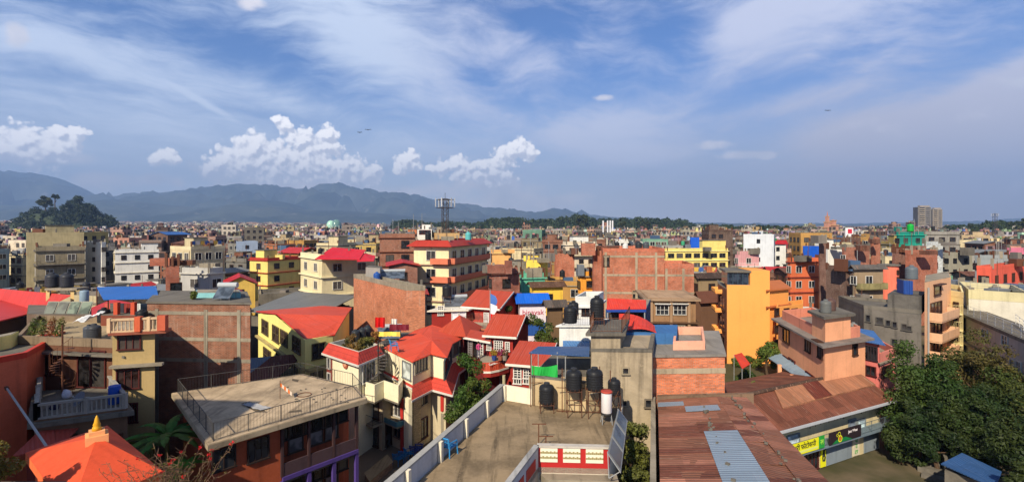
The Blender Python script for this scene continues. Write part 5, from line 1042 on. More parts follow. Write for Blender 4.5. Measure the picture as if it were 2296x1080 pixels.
# --- school-like block with railed flat roof
def railed():
    z = 6.5; fl = W(466, 999, z); fr = W(824, 893, z); mr = W(800, 866, z); br = W(679, 838, z); bl = W(384, 881, z); P = [V2(p) for p in (fl, fr, mr, br, bl)]
    sl = House('railed_house', 'flat roof slab with black railing over orange walls and a purple gallery', 'house', P, z-.26, z, mat('concrete', (170, 154, 128), dirt=1.0), mat('concrete', (190, 168, 138), dirt=1.1))
    e = (P[1]-P[0]).normalized(); n = Vector((e.y, -e.x, 0)); L = (P[1]-P[0]).length; up = lambda p, q: Vector((p.x, p.y, q)); om = PL((170, 84, 52), dirt=.4); inn = offset(P, -.55)
    q = inn; cut = L*.36; q0 = q[0]; c0 = q0+e*cut; c1 = c0-n*1.5; c2 = V2(q[1])-n*1.5
    MB().prism([q0, c0, c1, c2, q[2], q[3], q[4]], 0, z-.27).build('wall', om, sl.root)
    body = House.__new__(House); body.p = [q0, c0, c1, c2]; body.root = sl.root
    body.wp(0, 476, 526, 1006, 1049, nv=2, fc=(52, 40, 36)); body.wp(0, 556, 601, 984, 1029, nv=3, fc=(52, 40, 36))
    body.p = [c1, c2]; House.face
    def F0(i): a, b = c1, c2; e_ = (b-a); l = e_.length; e_ = e_/l; return a, e_, Vector((e_.y, -e_.x, 0)), l
    body.face = F0; LL = F0(0)[3]; zc_ = 3.35
    for lv in (0, 1):
        zz = zc_*lv+1.2 if lv else 1.5
        for k, t in enumerate((.08, .17, .33, .44, .6, .69, .82, .93)):
            if k % 2 == 0: body.w(0, LL*t, zz+.35, .85, 2.0, nv=1, fc=(90, 70, 58), gc=(96, 92, 92), name='door')
            else: body.w(0, LL*t, zz+.75, 1.1, 1.1, nv=2, fc=(60, 48, 42))
    gal = MB().prism([c1+n*.02, c2+n*.02, c2+n*1.5, c1+n*1.5], 3.0, 3.2).build('gallery_floor', CONC_D, sl.root)
    pu = mat('paint', (80, 62, 130), dirt=.3); r = MB(); A, B = c0+n*.05, V2(q[1])+n*.05; r.prism([A, B, B+n*.14, A+n*.14], 3.2, 3.42); A2, B2 = A+n*.0, B
    r.build('beam', pu, gal)
    rr_ = MB(); fence_run(rr_, A, B, 3.42, .7, 'solid'); rr_.build('railing', PL((74, 56, 60)), gal)
    for t in (.0, .33, .66, .985): p = A+(B-A)*t; MB().box((p.x, p.y, 0), (.2, .2, 3.2), atan2(e.y, e.x)).build('post', pu, gal); MB().box((p.x, p.y, 3.42), (.14, .14, z-3.78), atan2(e.y, e.x)).build('post', mat('paint', (70, 50, 50)), gal)
    sl.rail(.92, mat('paint', (74, 72, 70)), 'bars', inset=.3); 
    # a raised drain strip, patches and litter
    pt = lambda x, y: V2(W(x, y, z)); b = MB(); 
    [MB().prism([pt(*p) for p in pp], z+.031, z+.034).build('damp_patch', mat('concrete', (104, 92, 76)), sl.root) for pp in (((540, 905), (560, 900), (600, 925), (575, 925)), ((650, 922), (676, 918), (677, 924), (645, 926)), ((655, 849), (670, 852), (668, 857), (655, 854)))]
    sh = W(575, 912, z); o = empty('loose_sheet', sh, 'crumpled grey plastic sheet lying on the railed roof', 'plastic sheet'); b = MB(); P_ = [W(541, 909, z), W(560, 904, z), W(609, 916, z), W(584, 923, z)]; m_ = 8; rg = random.Random(9); g_ = [[P_[0].lerp(P_[3], v/m_).lerp(P_[1].lerp(P_[2], v/m_), u/m_)+Vector((0, 0, .05+rg.random()*.08)) for u in range(m_+1)] for v in range(m_+1)]
    for v in range(m_):
        for u in range(m_): b.quad(g_[v][u], g_[v+1][u], g_[v+1][u+1], g_[v][u+1])
    b.build('sheet', mat('paint', (150, 150, 152)), o)
    bm = W(628, 894, z); t = empty('prayer_pole', bm, 'thin pole with striped orange cloth on the railed roof', 'pole'); MB().tube(bm, bm+Vector((0, 0, 1.15)), .02, 5).build('pole', RUSTY, t); f = MB(); [f.quad(bm+Vector((k*.12, 0, 1.0-k*.1)), bm+Vector((k*.12+.12, 0, .92-k*.1)), bm+Vector((k*.12+.12, 0, .7-k*.1)), bm+Vector((k*.12, 0, .78-k*.1)), k % 2) for k in range(6)]; f.build('cloth', [mat('paint', (206, 110, 50)), mat('paint', (214, 196, 180))], t)
    r = MB(); c = W(682, 886, z)
    for k in range(24): a0, a1 = k*pi/12, (k+1)*pi/12; r.tube(c+Vector((cos(a0)*.42, sin(a0)*.42, .05)), c+Vector((cos(a1)*.42, sin(a1)*.42, .05)), .03, 4)
    tag(r.build('hoop', RUSTY), 'rusty round hoop lying on the railed roof', 'hoop')
    r = MB(); rg = random.Random(2)
    for k in range(26): p = W(rg.uniform(640, 780), rg.uniform(868, 905), z); r.box((p.x, p.y, z+.03), (rg.uniform(.05, .2), rg.uniform(.04, .1), .05), rg.uniform(0, 3))
    tag(r.build('rubble', CONC_D), 'bits of rubble scattered over the railed roof', 'rubble', kind='stuff')
    # blue patched roof and brown roof beyond
    s2 = House('shed', 'low shed with faded blue and brown sheet roof beyond the railed roof', 'shed', [D(446, 860, 40), D(600, 842, 42), D(600, 842, 42)+Vector((.5, 5, 0))], 0, 4.2, CONC_D); o_ = offset(s2.p, .3); m1 = (o_[0]+o_[1])/2; m2 = (o_[3]+o_[2])/2
    sheet([up(o_[0], 4.3), up(m1, 4.3), up(m2, 5.4), up(o_[3], 5.4)], .08, 'roof', mat('tin', (72, 92, 116)), s2.root); sheet([up(m1, 4.3), up(o_[1], 4.3), up(o_[2], 5.4), up(m2, 5.4)], .08, 'roof', mat('rust', (104, 52, 44)), s2.root)
railed()
# ================================================================== LEFT FOREGROUND
CRM0 = PL((200, 180, 150))
def left_side():
    up = lambda p, q: Vector((p.x, p.y, q))
    # orange shrine roof
    z = 8.5; L_, C_, R_ = V2(W(57, 1014, z)), V2(W(155, 1151, z)), V2(W(366, 1055, z)); K = L_+R_-C_; om = PL((226, 110, 62), dirt=.25); rm = mat('plaster', (216, 82, 48), dirt=.25)
    h = House('shrine_roof', 'orange pyramid roof of a small shrine with a golden finial', 'shrine', [(L_*.9+K*.1)*.97+C_*.03, C_, (R_*.94+K*.06), K*.97+C_*.03], 0, z-.35, om)
    poly = [L_, C_, R_, K]; ap = W(217, 978, 9.4); o = offset(ccw(poly), .0); b = MB()
    for i in range(4): a, c = up(o[i], z), up(o[(i+1) % 4], z); n_ = 6; b.add([a, c, ap], [(0, 1, 2)])
    b.build('roof', rm, h.root); MB().prism(poly, z-.33, z-.02).build('fascia', om, h.root)
    pch = PL((240, 168, 110)); m = h.root; rz = .7
    MB().box((ap.x, ap.y, 9.2), (.66, .66, .3), rz).build('plinth', pch, m); MB().box((ap.x, ap.y, 9.5), (.46, .46, .14), rz).build('plinth', pch, m)
    MB().lathe([(.001, 0), (.15, 0), (.13, .12), (.1, .15), (.12, .2), (.08, .3), (.06, .42), (.03, .5), (.001, .55)], 16, (ap.x, ap.y, 9.64)).build('finial', mat('paint', (214, 160, 40), rough=.35), m, True)
    # orange building at the edge
    shade_blk = House('house', 'unseen tall plain house added outside the view to shade the left terrace', 'house', [Vector((-36, 6, 0)), Vector((-24, 5, 0)), Vector((-24, 11, 0))], 0, 23, CRM0)  # unseen block added to throw shade over the left terrace
    e = House('house', 'terracotta orange house wall at the left edge with red coping', 'house', [D(-170, 850, 26), D(60, 797, 30), D(60, 797, 30)+Vector((-3, 6, 0))], 0, 9.45, PL((214, 106, 74), dirt=.3), CONC_D); e.parapet(.28, mat('paint', (196, 60, 40), dirt=.3), .22)
    g = House('rooftop_shed', 'small yellow washed parapet box on the terracotta roof', 'rooftop box', [D(-40, 790, 30.3), D(26, 775, 32), D(26, 775, 32)+Vector((-.7, 1.2, 0))], 9.5, 10.3, PL((226, 214, 130)), CONC)
    t = empty('pipe', D(60, 930, 24), 'grey diagonal pipe running from the terracotta wall to the shrine roof', 'pipe'); MB().tube(D(14, 868, 28.2), D(106, 1002, 20.5), .05, 8).build('tube', STEEL, t); MB().tube(D(14, 868, 28.2), D(16, 871, 28), .1, 8).build('socket', RUSTY, t)
    lt_ = House('lean_to', 'small red tin lean-to beside the shrine at the left', 'lean-to', [W(60, 1010, 6), W(128, 995, 6), W(128, 995, 6)+Vector((-.8, 3, 0))], 0, 6, PL((120, 50, 40))); o = offset(lt_.p, .3); sheet([up(o[0], 6), up(o[1], 6), up(o[2], 6.8), up(o[3], 6.8)], .06, 'roof', mat('tin', (170, 70, 56)), lt_.root)
    # terrace with dish and barrel
    z = 7.0; FL, FR, BR, BL = [V2(W(*p, z)) for p in ((76, 942), (286, 915), (248, 868), (84, 876))]
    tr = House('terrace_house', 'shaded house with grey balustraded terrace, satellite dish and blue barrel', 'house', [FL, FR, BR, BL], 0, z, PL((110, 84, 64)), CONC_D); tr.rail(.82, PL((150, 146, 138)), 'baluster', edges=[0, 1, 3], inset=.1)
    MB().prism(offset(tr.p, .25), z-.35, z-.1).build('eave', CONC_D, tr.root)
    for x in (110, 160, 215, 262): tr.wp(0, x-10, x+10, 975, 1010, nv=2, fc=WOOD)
    p = W(257, 905, z); t = empty('barrel', p, 'bright blue plastic barrel in the corner of the shaded terrace', 'barrel'); MB().lathe([(.001, 0), (.27, 0), (.3, .08), (.3, .45), (.31, .48), (.3, .51), (.3, .92), (.27, 1.0), (.001, 1.0)], 18, p).build('body', mat('paint', (20, 70, 160), rough=.4), t, True); MB().lathe([(.24, 0), (.29, 0), (.29, .06), (.24, .06)], 18, p+Vector((0, 0, .98))).build('rim', mat('paint', (40, 90, 180)), t)
    p = W(178, 925, z); t = empty('satellite_dish', p, 'grey mesh satellite dish on the shaded terrace', 'satellite dish'); b = MB(); n = 20; c = p+Vector((0, 0, .75)); ax = Vector((-.35, -.75, .55)).normalized(); u_ = ax.orthogonal().normalized(); v_ = ax.cross(u_); rings = []
    for k in range(5): r_ = .42*k/4+.001; rings.append([c+ax*(r_*r_*.9-.1)+u_*cos(2*pi*i/n)*r_+v_*sin(2*pi*i/n)*r_ for i in range(n)])
    for k in range(4):
        for i in range(n): b.quad(rings[k][i], rings[k][(i+1) % n], rings[k+1][(i+1) % n], rings[k+1][i])
    b.build('dish', mat('paint', (110, 112, 122)), t); r = MB(); r.tube(p, c-ax*.1, .03, 6); r.tube(c-ax*.1, c+ax*.35, .012, 4); r.box(c+ax*.35, (.07, .07, .07)); r.build('mount', STEEL, t)
    for (px, py, c_, w_, h_, lb) in ((150, 892, (196, 196, 206), .5, .6, 'white cloth heap lying on the shaded terrace'), (122, 918, (24, 26, 60), .45, .5, 'dark navy bundle by the terrace balustrade'), (236, 892, (190, 170, 60), .4, .25, 'yellow basin beside the blue barrel')):
        p = W(px, py, z); b = MB(); bm = bmesh.new(); bmesh.ops.create_icosphere(bm, subdivisions=2, radius=1); sd_ = Vector((px, py, 0)); b.add([p+Vector((v.co.x*w_*.5*(1+.3*noise.noise(v.co*2+sd_)), v.co.y*w_*.5, max(0, v.co.z*h_*.5+h_*.35)*(1+.4*noise.noise(v.co*3+sd_)))) for v in bm.verts], [tuple(v.index for v in f.verts) for f in bm.faces]); bm.free(); tag(b.build('bundle' if 'bundle' in lb or 'heap' in lb else 'basin', mat('paint', c_)), lb, 'bundle' if 'basin' not in lb else 'basin')
    # back house with roof garden
    A, B = D(38, 770, 33.0), D(256, 778, 31.8); zt = 9.6
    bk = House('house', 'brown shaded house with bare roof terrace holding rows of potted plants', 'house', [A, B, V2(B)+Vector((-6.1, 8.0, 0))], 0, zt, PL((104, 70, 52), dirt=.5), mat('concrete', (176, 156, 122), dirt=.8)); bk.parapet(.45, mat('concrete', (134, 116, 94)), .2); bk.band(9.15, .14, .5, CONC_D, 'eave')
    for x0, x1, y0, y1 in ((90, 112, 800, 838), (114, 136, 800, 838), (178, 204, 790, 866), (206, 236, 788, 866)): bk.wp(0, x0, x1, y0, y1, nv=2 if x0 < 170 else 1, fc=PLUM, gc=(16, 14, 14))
    for k in range(4):
        for j in range(3):
            p = W(72+k*20+j*2.5, 762-j*12, zt+.03); t = empty('potted_plant', p, f'{("green", "pale green", "red tinged", "olive")[k]} pot plant in the {("front", "middle", "back")[j]} row of the bare roof terrace', 'potted plant', 'potted plants on the roof terrace')
            MB().lathe([(.001, 0), (.13, 0), (.18, .26), (.001, .27)], 8, p).build('pot', PL((150, 120, 96)), t); f = MB(); leaves(f, p+Vector((0, 0, .55)), .26, 110, random.Random(k*7+j), .08, 1.4); f.build('foliage', mat('leaf', ((72, 92, 34), (96, 108, 52), (120, 72, 44), (86, 96, 40))[k], c2=(130, 110, 50)), t)
    for (px, py, lb, s_, c_) in ((200, 757, 'grey ribbed tank under the white tarpaulin on the roof corner', .62, (72, 76, 84)), (211, 760, 'dark grey ribbed tank in front on the roof corner', .72, (60, 62, 66)), (233, 722, 'black tank behind the balustrade corner, beside rusty poles', .8, BLK)): p = W(px, py, 9.75); tank(p, lb, s_, c_, 0)
    p = W(198, 757, 9.75)+Vector((-.15, .1, 1.0)); b = MB(); m_ = 7; rg = random.Random(4); g_ = [[p+Vector((-.6+u*1.4/m_, -.5+v*1.0/m_, .12*sin(u*1.3)+.1*rg.random()+v*.03+u*.05)) for u in range(m_+1)] for v in range(m_+1)]
    for v in range(m_):
        for u in range(m_): b.quad(g_[v][u], g_[v][u+1], g_[v+1][u+1], g_[v+1][u])
    tag(b.build('tarpaulin', mat('paint', (214, 214, 212))), 'crumpled white tarpaulin lying over the roof corner tanks', 'tarpaulin')
    # stair with rail and spiral
    t = empty('spiral_stair', W(132, 870, 7), 'rusty spiral stair in the shade before the brown house', 'staircase'); c = W(140, 885, 7.0); s_ = MB(); MB().tube(c, c+Vector((0, 0, 4.2)), .05, 6).build('pole', RUSTY, t); r = MB(); pr = None
    for i in range(16): a = i*.42; zz_ = 7.1+i*.18; d = Vector((cos(a), sin(a), 0)); d2 = Vector((cos(a+.4), sin(a+.4), 0)); s_.add([(c.x, c.y, zz_), up(c+d*.6, zz_), up(c+d2*.6, zz_), (c.x, c.y, zz_-.04), up(c+d*.6, zz_-.04), up(c+d2*.6, zz_-.04)], [(0, 1, 2), (5, 4, 3), (1, 4, 5, 2)]); q = up(c+d*.6, zz_+.7); (r.tube(pr, q, .015, 4) if pr else None); r.tube(up(c+d*.6, zz_), q, .012, 3); pr = q
    s_.build('step', RUSTY, t); r.build('handrail', RUSTY, t)
    # beige house with balustrade, brick wall house
    bg = House('house', 'beige house with brown windows and terracotta balustrade on top', 'house', [D(252, 744, 31), D(347, 744, 31.6), V2(D(347, 744, 31.6))+Vector((-2.7, 3.9, 0))], 0, 10.6, PL((176, 152, 104), dirt=.3), SLAB)
    for x0, x1, y0, y1 in ((267, 314, 752, 781), (264, 311, 829, 869), (289, 308, 905, 944)): bg.wp(0, x0, x1, y0, y1, nv=3, fc=PLUM, gc=(34, 22, 20))
    L = bg.face(0)[3]; MB().prism([bg.at(0, -.05, 0, -.5), bg.at(0, L+.75, 0, -.5), bg.at(0, L+.75, 0, .45), bg.at(0, -.05, 0, .45)], 10.55, 10.72).build('balcony', mat('paint', (150, 86, 66), dirt=.4), bg.root)
    r = MB(); fence_run(r, bg.at(0, 0, 0, .35), bg.at(0, L+.65, 0, .35), 10.72, .82, 'baluster'); r.build('railing', PL((206, 176, 140)), bg.root); MB().box(up(bg.at(0, L*.68, 0, .37), 10.72), (.34, .3, .9)).build('railing_post', PL((196, 92, 60)), bg.root); MB().box(up(bg.at(0, L+.55, 0, .37), 10.72), (.5, .3, .92)).build('railing_post', PL((186, 92, 66)), bg.root)
    MB().prism([bg.at(0, -.05, 0, -.02), bg.at(0, L+.5, 0, -.02), bg.at(0, L+.5, 0, .35), bg.at(0, -.05, 0, .35)], 8.55, 8.7).build('ledge', CONC, bg.root)
    bw = House('house', 'big blank red brick wall with pale concrete grid near the left', 'house', [D(330, 681, 36.6), D(561, 681, 36)], 0, 11.63, mat('brick', (134, 76, 48)), SLAB, back=(-3.6, 6.4)); L = bw.face(0)[3]
    for px in (352, 462, 536): u = bw.pl(0, px)[0]; MB().prism([bw.at(0, u-.13, 0, -.02), bw.at(0, u+.13, 0, -.02), bw.at(0, u+.13, 0, .045), bw.at(0, u-.13, 0, .045)], .5, 11.2).build('column', CONC, bw.root)
    for y in (702, 760, 807): zz_ = bw.pl(0, 450, y)[1]; MB().prism([bw.at(0, 0, 0, -.02), bw.at(0, L+.03, 0, -.02), bw.at(0, L+.03, 0, .03), bw.at(0, 0, 0, .03)], zz_-.12, zz_+.12).build('beam', CONC, bw.root)
    MB().prism(offset(bw.p, .08), 11.6, 11.73).build('coping', CONC_D, bw.root); br_ = House('rooftop_room', 'pale turquoise rooftop room on the big brick wall house', 'rooftop room', [D(440, 660, 38.5), D(540, 660, 38.5)], 11.65, 12.1, PL((130, 186, 190)), CONC, back=(-1.2, 2)); solar(V2(D(503, 665, 37.5))+Vector((0, 0, 11.75)), 'dark solar heater standing on the brick wall house roof', 0, 1.2, .9)
    bush(V2(D(435, 672, 37.5))+Vector((0, 0, 11.73)), .5, 'small green potted bush on the brick wall house roof', (64, 90, 40), 71, size=.08, n=5)
    # red roofs and the canopy
    rr_ = House('shed', 'large faded red tin roof at the left edge', 'shed', [D(-90, 742, 41.5), D(84, 700, 47), V2(D(84, 700, 47))+Vector((-7, 5, 0))], 0, 8.9, PL((90, 76, 70)));
    sheet([W(-120, 748, 9.3), W(86, 697, 9.3), W(158, 661, 10.9), W(-120, 636, 10.9)], .1, 'roof', mat('tin', (190, 60, 54), pitch=1.1), rr_.root)
    mb = House('house', 'roof block with row of glazed cold frames behind the potted plants', 'house', [D(60, 712, 41.8), D(205, 712, 41.2)], 0, 9.95, PL((110, 92, 78)), CONC_D, back=(-4.6, 5))
    for k in range(4):
        p0, p1 = D(96+k*26, 706, 41.9), D(121+k*26, 706, 41.9); t = Vector((0, .5, 1.05)); fr = sheet([p0, p1, p1+t, p0+t], .05, 'frame', mat('paint', (150, 146, 130)), mb.root); q = Vector((.06, -.03, .09)); sheet([p0+q, p1+Vector((-.06, -.03, .09)), p1+t+Vector((-.06, -.06, -.04)), p0+t+Vector((.06, -.06, -.04))], .01, 'glass', mat('glass', (84, 92, 78)), fr)
    for k, px in enumerate((117, 150)): p = V2(D(px, 645, 48)); tank((p.x, p.y, 11.45), ('black tank on the concrete beam, left of the pair', 'black tank on the concrete beam, right of the pair')[k], 1.0, (50, 52, 58), 0, .95)
    tb = House('tank_platform', 'concrete beam platform on posts carrying two black tanks', 'platform', [D(100, 650, 47.3), D(172, 650, 47.3)], 11.2, 11.4, CONC, back=(0, 1.4))
    for px in (107, 162): MB().prism([D(px-4, 650, 47.5).xy.to_3d(), D(px+4, 650, 47.5).xy.to_3d(), D(px+4, 650, 48).xy.to_3d(), D(px-4, 650, 48).xy.to_3d()], 8.5, 11.2).build('post', PL((206, 176, 120)), tb.root)
    p = V2(D(189, 675, 45)); t = empty('water_tank', (p.x, p.y, 9.9), 'tall pale blue cylinder tank beside the cold frames', 'water tank'); MB().lathe([(.001, 0), (.32, 0), (.34, .05), (.34, 1.3), (.3, 1.38), (.001, 1.42)], 16, (p.x, p.y, 10.1)).build('body', mat('paint', (130, 150, 164), rough=.4), t, True); MB().box((p.x, p.y, 9.0), (.7, .7, 1.1)).build('stand', CONC, t)
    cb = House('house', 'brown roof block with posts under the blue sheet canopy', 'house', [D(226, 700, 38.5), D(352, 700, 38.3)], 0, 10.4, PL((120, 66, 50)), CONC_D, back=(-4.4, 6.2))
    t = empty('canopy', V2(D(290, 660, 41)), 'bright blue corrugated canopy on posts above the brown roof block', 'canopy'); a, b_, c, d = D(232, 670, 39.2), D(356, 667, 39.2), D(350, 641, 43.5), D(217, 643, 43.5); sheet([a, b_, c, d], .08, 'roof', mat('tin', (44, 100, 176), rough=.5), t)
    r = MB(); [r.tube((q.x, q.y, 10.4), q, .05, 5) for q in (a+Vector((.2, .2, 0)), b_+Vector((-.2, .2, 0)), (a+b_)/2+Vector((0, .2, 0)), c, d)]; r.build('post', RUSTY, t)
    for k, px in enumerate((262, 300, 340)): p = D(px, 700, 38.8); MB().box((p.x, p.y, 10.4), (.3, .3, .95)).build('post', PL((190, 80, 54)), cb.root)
    for k, (px, c_, lb) in enumerate(((240, (196, 90, 80), 'pink cloth hanging at the left under the blue canopy'), (275, (60, 60, 70), 'dark grey cloth hanging in the middle under the blue canopy'), (308, (206, 210, 206), 'white cloth hanging right of the middle under the blue canopy'), (284, (150, 60, 50), 'red cloth hanging under the middle of the blue canopy'))):
        p = D(px, 690, 39.6); b = MB(); [b.quad(p+Vector((-.25+q*.1, .04*sin(q*2), .35)), p+Vector((-.15+q*.1, .04*sin(q*2+2), .35)), p+Vector((-.15+q*.1, .06*sin(q*2+2), -.45)), p+Vector((-.25+q*.1, .06*sin(q*2), -.45))) for q in range(5)]; tag(b.build('cloth', mat('paint', c_)), lb, 'cloth', 'washing under the blue canopy')
    tank(V2(D(318, 712, 36))+Vector((0, 0, 10.65)), 'black squat tank behind the terracotta balustrade', .7, BLK, 0, .6)
left_side()
def banana(base, h, label, n=11, L=2.6, seed=1, col=(56, 92, 28)):
    rng = random.Random(seed); base = Vector(base); t = empty('banana_plant', base, label, 'banana plant'); MB().tube(base, base+Vector((.1, 0, h)), .16, 8, .1).build('stem', mat('plaster', (96, 92, 50)), t)
    top = base+Vector((.1, 0, h))
    for k in range(n):
        a = k*2.4+rng.uniform(-.3, .3); el_ = rng.uniform(.5, 1.3); d = Vector((cos(a), sin(a), 0)); b = MB(); m = 9; ll = L*rng.uniform(.75, 1.1); side = Vector((-d.y, d.x, 0)); pts = []
        for i in range(m+1):
            s = i/m; r_ = ll*(s*cos(el_)+.25*s*s); z_ = ll*(s*sin(el_)-.62*s*s*1.1); w_ = .27*sin(pi*min(1, .06+s*.94))**.6+.01; pts.append((top+d*r_+Vector((0, 0, z_)), w_))
        for i in range(m):
            (p, w1), (q, w2) = pts[i], pts[i+1]; dr = Vector((0, 0, .3)); j = rng.uniform(0, .12)
            b.quad(p, q, q+side*w2-dr*w2, p+side*(w1-j)-dr*w1); b.quad(q, p, p-side*w1-dr*w1, q-side*(w2-j)-dr*w2)
        b.build('leaf', mat('leaf', col, c2=(110, 120, 40)), t)
banana(V2(D(372, 1000, 28)), 5.6, 'tall banana plant with torn arching leaves beside the railed house', 15, 2.5, 3, (52, 96, 32)); banana(V2(D(338, 1000, 29)), 4.6, 'shorter dark banana plant left of the tall one', 11, 2.0, 8, (40, 74, 28)); banana(V2(D(404, 1010, 27)), 4.2, 'bright banana plant leaning towards the railed roof corner', 9, 1.9, 5, (84, 140, 44)); banana(V2(D(365, 1030, 26)), 2.8, 'low banana plant in front of the tall one', 11, 1.9, 15, (46, 88, 30))
# near twigs and flowers on a planted ledge just below the picture
ld = House('roof_ledge', 'planted roof ledge just below the view', 'ledge', [Vector((-9.6, 9.5, 0)), Vector((-4.5, 9.5, 0)), Vector((-4.5, 11.5, 0))], 0, 10.4, CONC)
def twigs(base, label, n, H_, seed, flower=None, leafc=(92, 84, 44), spread=1.2):
    rng = random.Random(seed); base = Vector(base); t = empty('flowering_shrub', base, label, 'shrub'); w_ = MB(); f = MB(); fl = MB()
    for _ in range(n):
        a = rng.uniform(0, 6.28); p = base+Vector((rng.uniform(-.3, .3), rng.uniform(-.2, .2), 0)); d = Vector((cos(a)*rng.uniform(.1, 1)*spread, sin(a)*rng.uniform(.1, .6)*spread, rng.uniform(.5, 1)*H_)); r_ = .014
        for k in range(7):
            q = p+d/7+Vector((rng.gauss(0, .04), rng.gauss(0, .04), rng.gauss(0, .03))); w_.tube(p, q, r_, 4, r_*.8); r_ *= .8
            if k > 1: leaves(f, q, .07, 3, rng, .02)
            if k > 2 and rng.random() < .7: e_ = q+Vector((rng.gauss(0, .12), rng.gauss(0, .12), rng.uniform(0, .16))); w_.tube(q, e_, .005, 3)
            p = q
        if flower and rng.random() < .3: leaves(fl, p, .04, 16, rng, .022)
    w_.build('twig', mat('plaster', (110, 84, 66)), t); f.build('foliage', mat('leaf', leafc), t)
    if flower: fl.build('flower', mat('leaf', flower, c2=flower), t)
twigs(D(410, 1120, 10.8), 'bare twiggy shrub with bright red flowers in the bottom left foreground', 34, 1.15, 4, (206, 22, 34), spread=1.0); twigs(D(330, 1130, 10.6), 'dry leafless shrub left of the red flowers', 26, 1.0, 6, None)
bush(D(-42, 1130, 15.5), .8, 'yellowish leafy shrub in the bottom left corner', (118, 104, 44), 31, h=2.0, size=.1, n=12, per=150, c2=(120, 100, 50)); MB_ = House('roof_ledge', 'ledge wall under the yellowish corner shrub', 'ledge', [Vector((-19, 14.2, 0)), Vector((-13.8, 14.2, 0)), Vector((-13.8, 16.8, 0))], 0, 8.7, CONC_D)
bush(V2(D(855, 1075, 27))+Vector((0, 0, 0)), 1.1, 'brown green bush at the bottom edge beside the purple gallery', (104, 92, 40), 41, h=2.6, n=16, per=160, c2=(140, 110, 60)); bush(V2(D(800, 1085, 26.5)), .8, 'smaller brown bush left of the one at the bottom edge', (112, 90, 44), 42, h=2.2, n=10, per=140)
st = House('yard_step', 'low brick planted step in the yard of the cream house', 'step', [W(818, 1060, .5), W(868, 1020, .5), W(880, 1035, .5)], 0, .5, mat('brick', (150, 120, 90)), mat('concrete', (150, 130, 96)))
for k, (px, py, rz_) in enumerate(((893, 1040, 2.6), (905, 1033, 2.9), (917, 1028, 2.2), (931, 1022, 2.6), (940, 1015, 3.2))): chair(W(px, py, .05), rz_, ('blue plastic chair at the left front of the yard cluster', 'blue plastic chair second from the left in the yard cluster', 'blue plastic chair in the middle of the yard cluster', 'blue plastic chair fourth in the yard cluster', 'dark blue plastic chair at the right end of the yard cluster')[k], c=(30, 104, 160) if k < 3 else (34, 60, 130))
# ================================================================== TREES
tree(V2(D(1052, 900, 32.5)), 8.4, 1.55, 1.5, 'tall leafy green tree between the cream house and the terrace', (62, 88, 30), 46, 330, .1, 1, .05, cat='tree'); tree(V2(D(1088, 900, 34)), 7.0, 1.2, 1.3, 'green tree under the red balcony, right of the tall one', (58, 82, 30), 30, 280, .1, 2, .05); bush(V2(D(1000, 960, 31)), 1.3, 'green bush at the foot of the cream house', (58, 84, 32), 3, h=3.4, n=16, per=220, size=.09)
tree(V2(D(1215, 740, 47.5)), 9.3, 1.7, 1.6, 'bushy green tree below the blue roofed billboard shed', (60, 82, 34), 30, 240, .14, 4, .2); tree(V2(D(1240, 760, 45)), 7.6, 1.3, 1.3, 'yellow green tree beside the small wooden sheds', (96, 100, 44), 20, 200, .13, 5, .2); tree(V2(D(1145, 690, 56)), 9.0, 1.2, 1.2, 'dark green tree behind the red pavilion gable', (48, 72, 30), 18, 200, .14, 6, .3)
tree(V2(D(760, 670, 74)), 7.8, 2.1, 2.0, 'dark round tree below the cream house with the scarlet roof', (44, 58, 30), 26, 240, .18, 7, .1); tree(V2(D(1722, 780, 50))+Vector((0, 0, 2.2)), 4.0, 1.35, 1.3, 'loose green tree in front of the orange wall', (84, 104, 40), 22, 170, .13, 8, .25)
for k, (px, Y_, r_, h_, c_, lb) in enumerate(((1664, 44, .9, 2.0, (58, 92, 34), 'dark green bush beside the small red tarpaulin'), (1688, 41.5, 1.1, 2.6, (84, 110, 38), 'green garden bush before the pink house'), (1706, 40, 1.0, 1.9, (140, 148, 46), 'bright yellow green bush at the edge of the rusty roof'), (1650, 40, .9, .8, (74, 110, 40), 'low green bush by the brick house corner'), (1672, 48, .8, 1.6, (60, 80, 36), 'small bush behind the red tarpaulin'))): bush(V2(D(px, 800, Y_))+Vector((0, 0, 2.2)), r_, lb, c_, 60+k, h=h_, size=.11, n=12, per=170, group='garden bushes')
for k in range(4): bush(V2(D(1422+4*k, 1000, 26-k*1.7))+Vector((0, 0, 0)), .8, ('tall shrub in the gap beside the concrete house, farthest one', 'second shrub in the gap beside the concrete house', 'third shrub in the gap beside the concrete house', 'nearest shrub in the gap beside the concrete house')[k], (88, 92, 42), 80+k, h=8.3-k*.3, size=.1, n=30, per=150, group='shrubs in the narrow gap')
a, b_ = D(1646, 795, 47), D(1663, 790, 48.5); t = empty('tarpaulin_shelter', V2(a), 'small bright red tarpaulin shelter in the garden below the orange wall', 'shelter'); c, d = D(1682, 815, 45.5), D(1664, 826, 44.3); sheet([a, b_, c, d], .04, 'cover', REDT, t); r = MB(); [r.tube((q.x, q.y, 0), q, .03, 4) for q in (a, b_, c, d)]; r.build('pole', STEEL, t)
